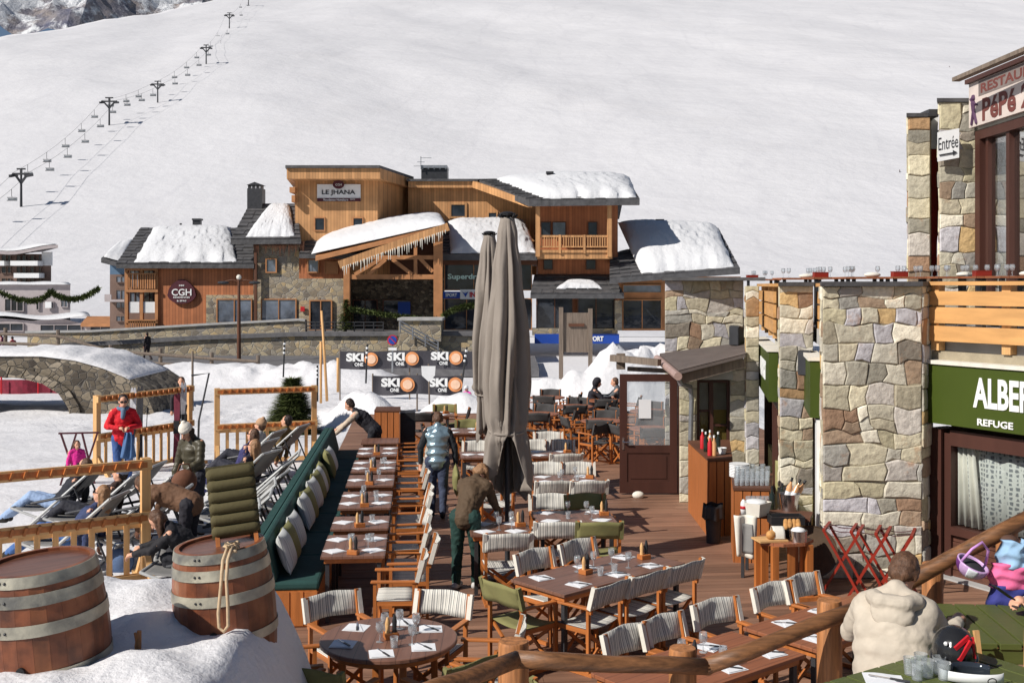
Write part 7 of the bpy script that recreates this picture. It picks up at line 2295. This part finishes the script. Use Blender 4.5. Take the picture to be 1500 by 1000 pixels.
def green_table(label, x, y, rz, w, l, top=1.68):
    o = thing('green_table', label, 'table', (x, y, FZ), R(rz))
    n = round(l / .14)
    for k in range(n):
        x0 = -l / 2 + l * k / n
        mb = MB(); mb.box(x0 + .007, x0 + l / n - .007, -w / 2, w / 2, top - FZ - .035, top - FZ); obj('board', mb, M['green_table'], o, False, .003)
    mb = MB(); mb.box(-l / 2 + .01, l / 2 - .01, -w / 2 + .01, -w / 2 + .035, top - FZ - .12, top - FZ - .037); mb.box(-l / 2 + .01, l / 2 - .01, w / 2 - .035, w / 2 - .01, top - FZ - .12, top - FZ - .037); part(o, 'apron', mb, 'green_table')
    for sx_ in (-1, 1):
        for sy_ in (-1, 1): mb = MB(); mb.bar((sx_ * (l / 2 - .08), sy_ * (w / 2 - .08), 0), (sx_ * (l / 2 - .08), sy_ * (w / 2 - .08), top - FZ - .037), .06); part(o, 'leg', mb, 'green_table')
green_table('green slatted table in front of the arms with the phone', 3.32, 6.68, -4, .80, 1.5)
green_table('nearest green table with glasses, napkin, helmet and goggles', 2.28, 5.62, 33, .85, 1.2)
person('man in a beige hooded jacket sitting with his back to us', (2.16, 6.22, FZ), -28, (190, 178, 162), (56, 54, 60), 'hair_brown', lean=22, hp=42, yaw=-12, vox=.009, bulk=1.12, boxy=.235, armL=((-.10, .14, -.24), (.08, .2, .04)), armR=((.08, .16, -.24), (.02, .26, .06)), **SEATED)
mb = MB()
hx, hy_ = 2.16 + .11, 6.22 + .17
o_ = [x for x in bpy.data.objects if x.get('label', '').startswith('man in a beige')][0]
mb.capsule((-.12, .12, .985), (-.07, .04, .985), .05, .05, 10); mb.capsule((.12, .12, .985), (.07, .04, .985), .05, .05, 10); mb.capsule((-.07, .04, .985), (.07, .04, .985), .05, .05, 10); mb.ball((0, .035, .93), (.125, .05, .10), 14, Matrix.Rotation(R(-24), 3, 'X'))
q = remesh(obj('hood', mb, cloth(190, 178, 162), o_, True), .008, 6); lumps(q, .012, .06)
person('guest in a pale grey jacket holding a phone, cut by the right edge', (3.86, 6.9, FZ), 100, (196, 188, 184), (50, 50, 60), 'hair_brown', lean=14, hp=20, vox=.008, armL=((-.02, .2, -.24), (.05, .27, .09)), armR=((.02, .2, -.24), (-.09, .28, .08)), **SEATED)
o = thing('phone', 'black phone held above the green table', 'phone', (3.02, 6.72, 1.86), R(100)); o.rotation_euler.x = R(35)
mb = MB(); mb.box(-.036, .036, -.075, .075, 0, .009); obj('case', mb, M['black'], o, False, .004)
mb = MB(); mb.box(-.033, .033, -.07, .07, .0092, .0098); part(o, 'screen', mb, 'glass_dark')
person('guest in a black jacket at the bottom right corner, mostly out of view', (2.86, 5.0, FZ), 20, (40, 38, 42), (40, 40, 46), 'hair_dark', lean=16, hp=20, bulk=1.15, **SEATED)
# things on and around the green tables
o = thing('ski_helmet', 'black ski helmet with red markings on the nearest green table', 'helmet', (2.40, 5.93, 1.681), R(-20))
mb = MB(); mb.ball((0, 0, .1), (.115, .14, .125), 18); mb.capsule((-.1, .02, .06), (-.1, -.05, .02), .03, .025, 8); mb.capsule((.1, .02, .06), (.1, -.05, .02), .03, .025, 8); q = remesh(part(o, 'shell', mb, mat('glossy_black', (.02, .02, .022), .2, .1, 5, bmp=0), True), .008, 2)
for a, b in (((-.0, -.135, .14), (.07, -.09, .2)), ((.02, -.138, .08), (.08, -.1, .18)), ((.09, -.07, .19), (.1, -.06, .08))):
    mb = MB(); mb.bar(a, b, .014, .02); part(o, 'red_mark', mb, 'red')
mb = MB(); mb.ball((-.045, -.125, .16), (.012, .012, .012), 6); part(o, 'sticker', mb, 'white')
o = thing('ski_goggles', 'ski goggles with a broad white band lying before the black helmet', 'goggles', (2.40, 5.70, 1.681), R(-14))
mb = MB(); mb.sheet(lambda u, v: V((.16 * math.sin((u - .5) * 3.0), -.07 * math.cos((u - .5) * 3.0) + .03, .005 + .05 * v)), 24, 2, (0, .006, 0)); part(o, 'band', mb, 'white', True)
mb = MB(); mb.sheet(lambda u, v: V((.1 * math.sin((u - .5) * 2.4), .07 * math.cos((u - .5) * 2.4) + .02, .0 + .08 * v)), 16, 3, (0, -.015, 0)); part(o, 'lens', mb, 'glass_dark', True)
mb = MB(); mb.tube([(.09 + .022 * math.cos(a * .524), -.049 + .008 * math.cos(a * .524) , .03 + .015 * math.sin(a * .524)) for a in range(12)], .003, 6, closed=True); part(o, 'ring_mark', mb, 'black', True)
NAP.put((1.95, 5.72, 1.682), R(-10), 'white napkin on the nearest green table', 'white napkins laid on the tables')
KNI.put((1.98, 5.72, 1.692), R(60), 'knife on the napkin of the nearest green table', 'knives on the napkins')
for k, (x, y) in enumerate(((2.12, 5.82), (2.2, 5.88), (2.2, 5.78), (2.28, 5.83), (2.27, 5.74), (2.13, 5.74))):
    TUM.put((x, y, 1.682), k, 'clear tumbler on the nearest green table, %s from the napkin' % on[k], 'tumblers on the nearest green table')
o = thing('kids_helmet', 'lavender and white ski helmet hanging from the log handrail by its strap', 'helmet', W(1425, 826, 7.12), R(20)); o.rotation_euler = (R(24), R(12), R(20))
def dome(a, b_, r): return V((r * math.cos(a) * math.cos(b_), r * math.sin(a) * math.cos(b_), -r * .98 * math.sin(b_) + .01))
mb = MB(); mb.sheet(lambda u, v: dome(u * 6.283, v * 1.56, .105), 40, 14, lambda u, v: dome(u * 6.283, v * 1.56, .092) - dome(u * 6.283, v * 1.56, .105)); part(o, 'shell', mb, cloth(206, 168, 214, .35), True)
for k, c0_ in enumerate(((96, 44, 110), (224, 226, 232), (96, 44, 110), (224, 226, 232), (190, 110, 196))):
    mb = MB(); mb.sheet(lambda u, v: dome(k * 1.257 + u * .62, .05 + v * 1.15 , .1065), 8, 10, lambda u, v: dome(k * 1.257 + u * .62, .05 + v * 1.15, .102) - dome(k * 1.257 + u * .62, .05 + v * 1.15, .1065)); part(o, 'shell_panel', mb, cloth(*c0_, .35), True)
mb = MB(); mb.ball((0, 0, -.03), (.088, .088, .05), 14); part(o, 'lining', mb, 'rubber', True)
mb = MB(); mb.tube([(-.1, 0, .01), (-.07, 0, .11), (0, .02, .16), (.06, 0, .12), (.1, 0, .01)], .009, 8); part(o, 'strap', mb, cloth(206, 150, 214), True)
o = thing('childs_jacket', 'child\'s jacket in light blue, pink and navy hanging over the log handrail', 'jacket', W(1486, 800, 7.14), R(5))
def jk(u, v, z0, z1, w0, w1, d):
    w = w0 + (w1 - w0) * v; q = (u - .5) * 2
    return V((q * w + .012 * math.sin(v * 9 + u * 4), -d * (1 - q * q) ** .5 - .007 * math.sin(u * 13 + v * 5) - .005 * math.sin(v * 17), z0 + (z1 - z0) * v + .01 * math.sin(u * 9)))
for nm_, z0, z1, w0, w1, mt in (('hood', .04, -.14, .075, .115, (150, 184, 214)), ('pink_yoke', -.11, -.27, .14, .155, (232, 110, 156)), ('navy_body', -.25, -.47, .15, .17, (52, 56, 126))):
    mb = MB(); mb.sheet(lambda u, v: jk(u, v, z0, z1, w0, w1, .075), 26, 16, (0, .05, 0)); part(o, nm_, mb, cloth(*mt), True)
for s_ in (1,):
    mb = MB(); mb.capsule((s_ * .15, -.03, -.16), (s_ * .185, -.02, -.30), .045, .042, 12); mb.capsule((s_ * .185, -.02, -.30), (s_ * .19, -.03, -.45), .042, .036, 12); q = remesh(part(o, 'sleeve', mb, cloth(232, 110, 156) if s_ > 0 else cloth(52, 56, 126), True), .01, 4); lumps(q, .012, .04)
o = thing('ski_gloves', 'brown gloves lying on the handrail above the child\'s jacket', 'gloves', W(1482, 790, 7.2))
mb = MB(); mb.ball((-.03, -.03, 0), (.06, .05, .04), 10); [mb.capsule((-.05 + .03 * q, -.05, 0), (-.07 + .035 * q, -.09, -.05), .014, .012, 8) for q in range(4)]; remesh(part(o, 'leather', mb, cloth(86, 60, 48), True), .008, 1)
for i, (x, y, a) in enumerate(((2.62, 6.15, 10), (3.02, 6.1, -25))):
    o = thing('folding_chair', ('pale wooden folding chair tucked under the left end of the green table', 'pale wooden folding chair tucked under the middle of the green table')[i], 'chair', (x, y, FZ), R(a))
    for s_ in (-1, 1):
        mb = MB(); mb.bar((s_ * .04 + .1 * i * s_, -.1, 0), (s_ * .03 + .1 * i * s_, .06, .84), .03, .02); part(o, 'post', mb, 'new_wood_v')
    mb = MB(); mb.box(-.18, .18, .0, .3, .43, .45); part(o, 'seat', mb, 'new_wood'); mb = MB(); mb.bar((-.16, .3, 0), (-.12, .1, .43), .03); mb.bar((.16, .3, 0), (.12, .1, .43), .03); part(o, 'front_legs', mb, 'new_wood_v')
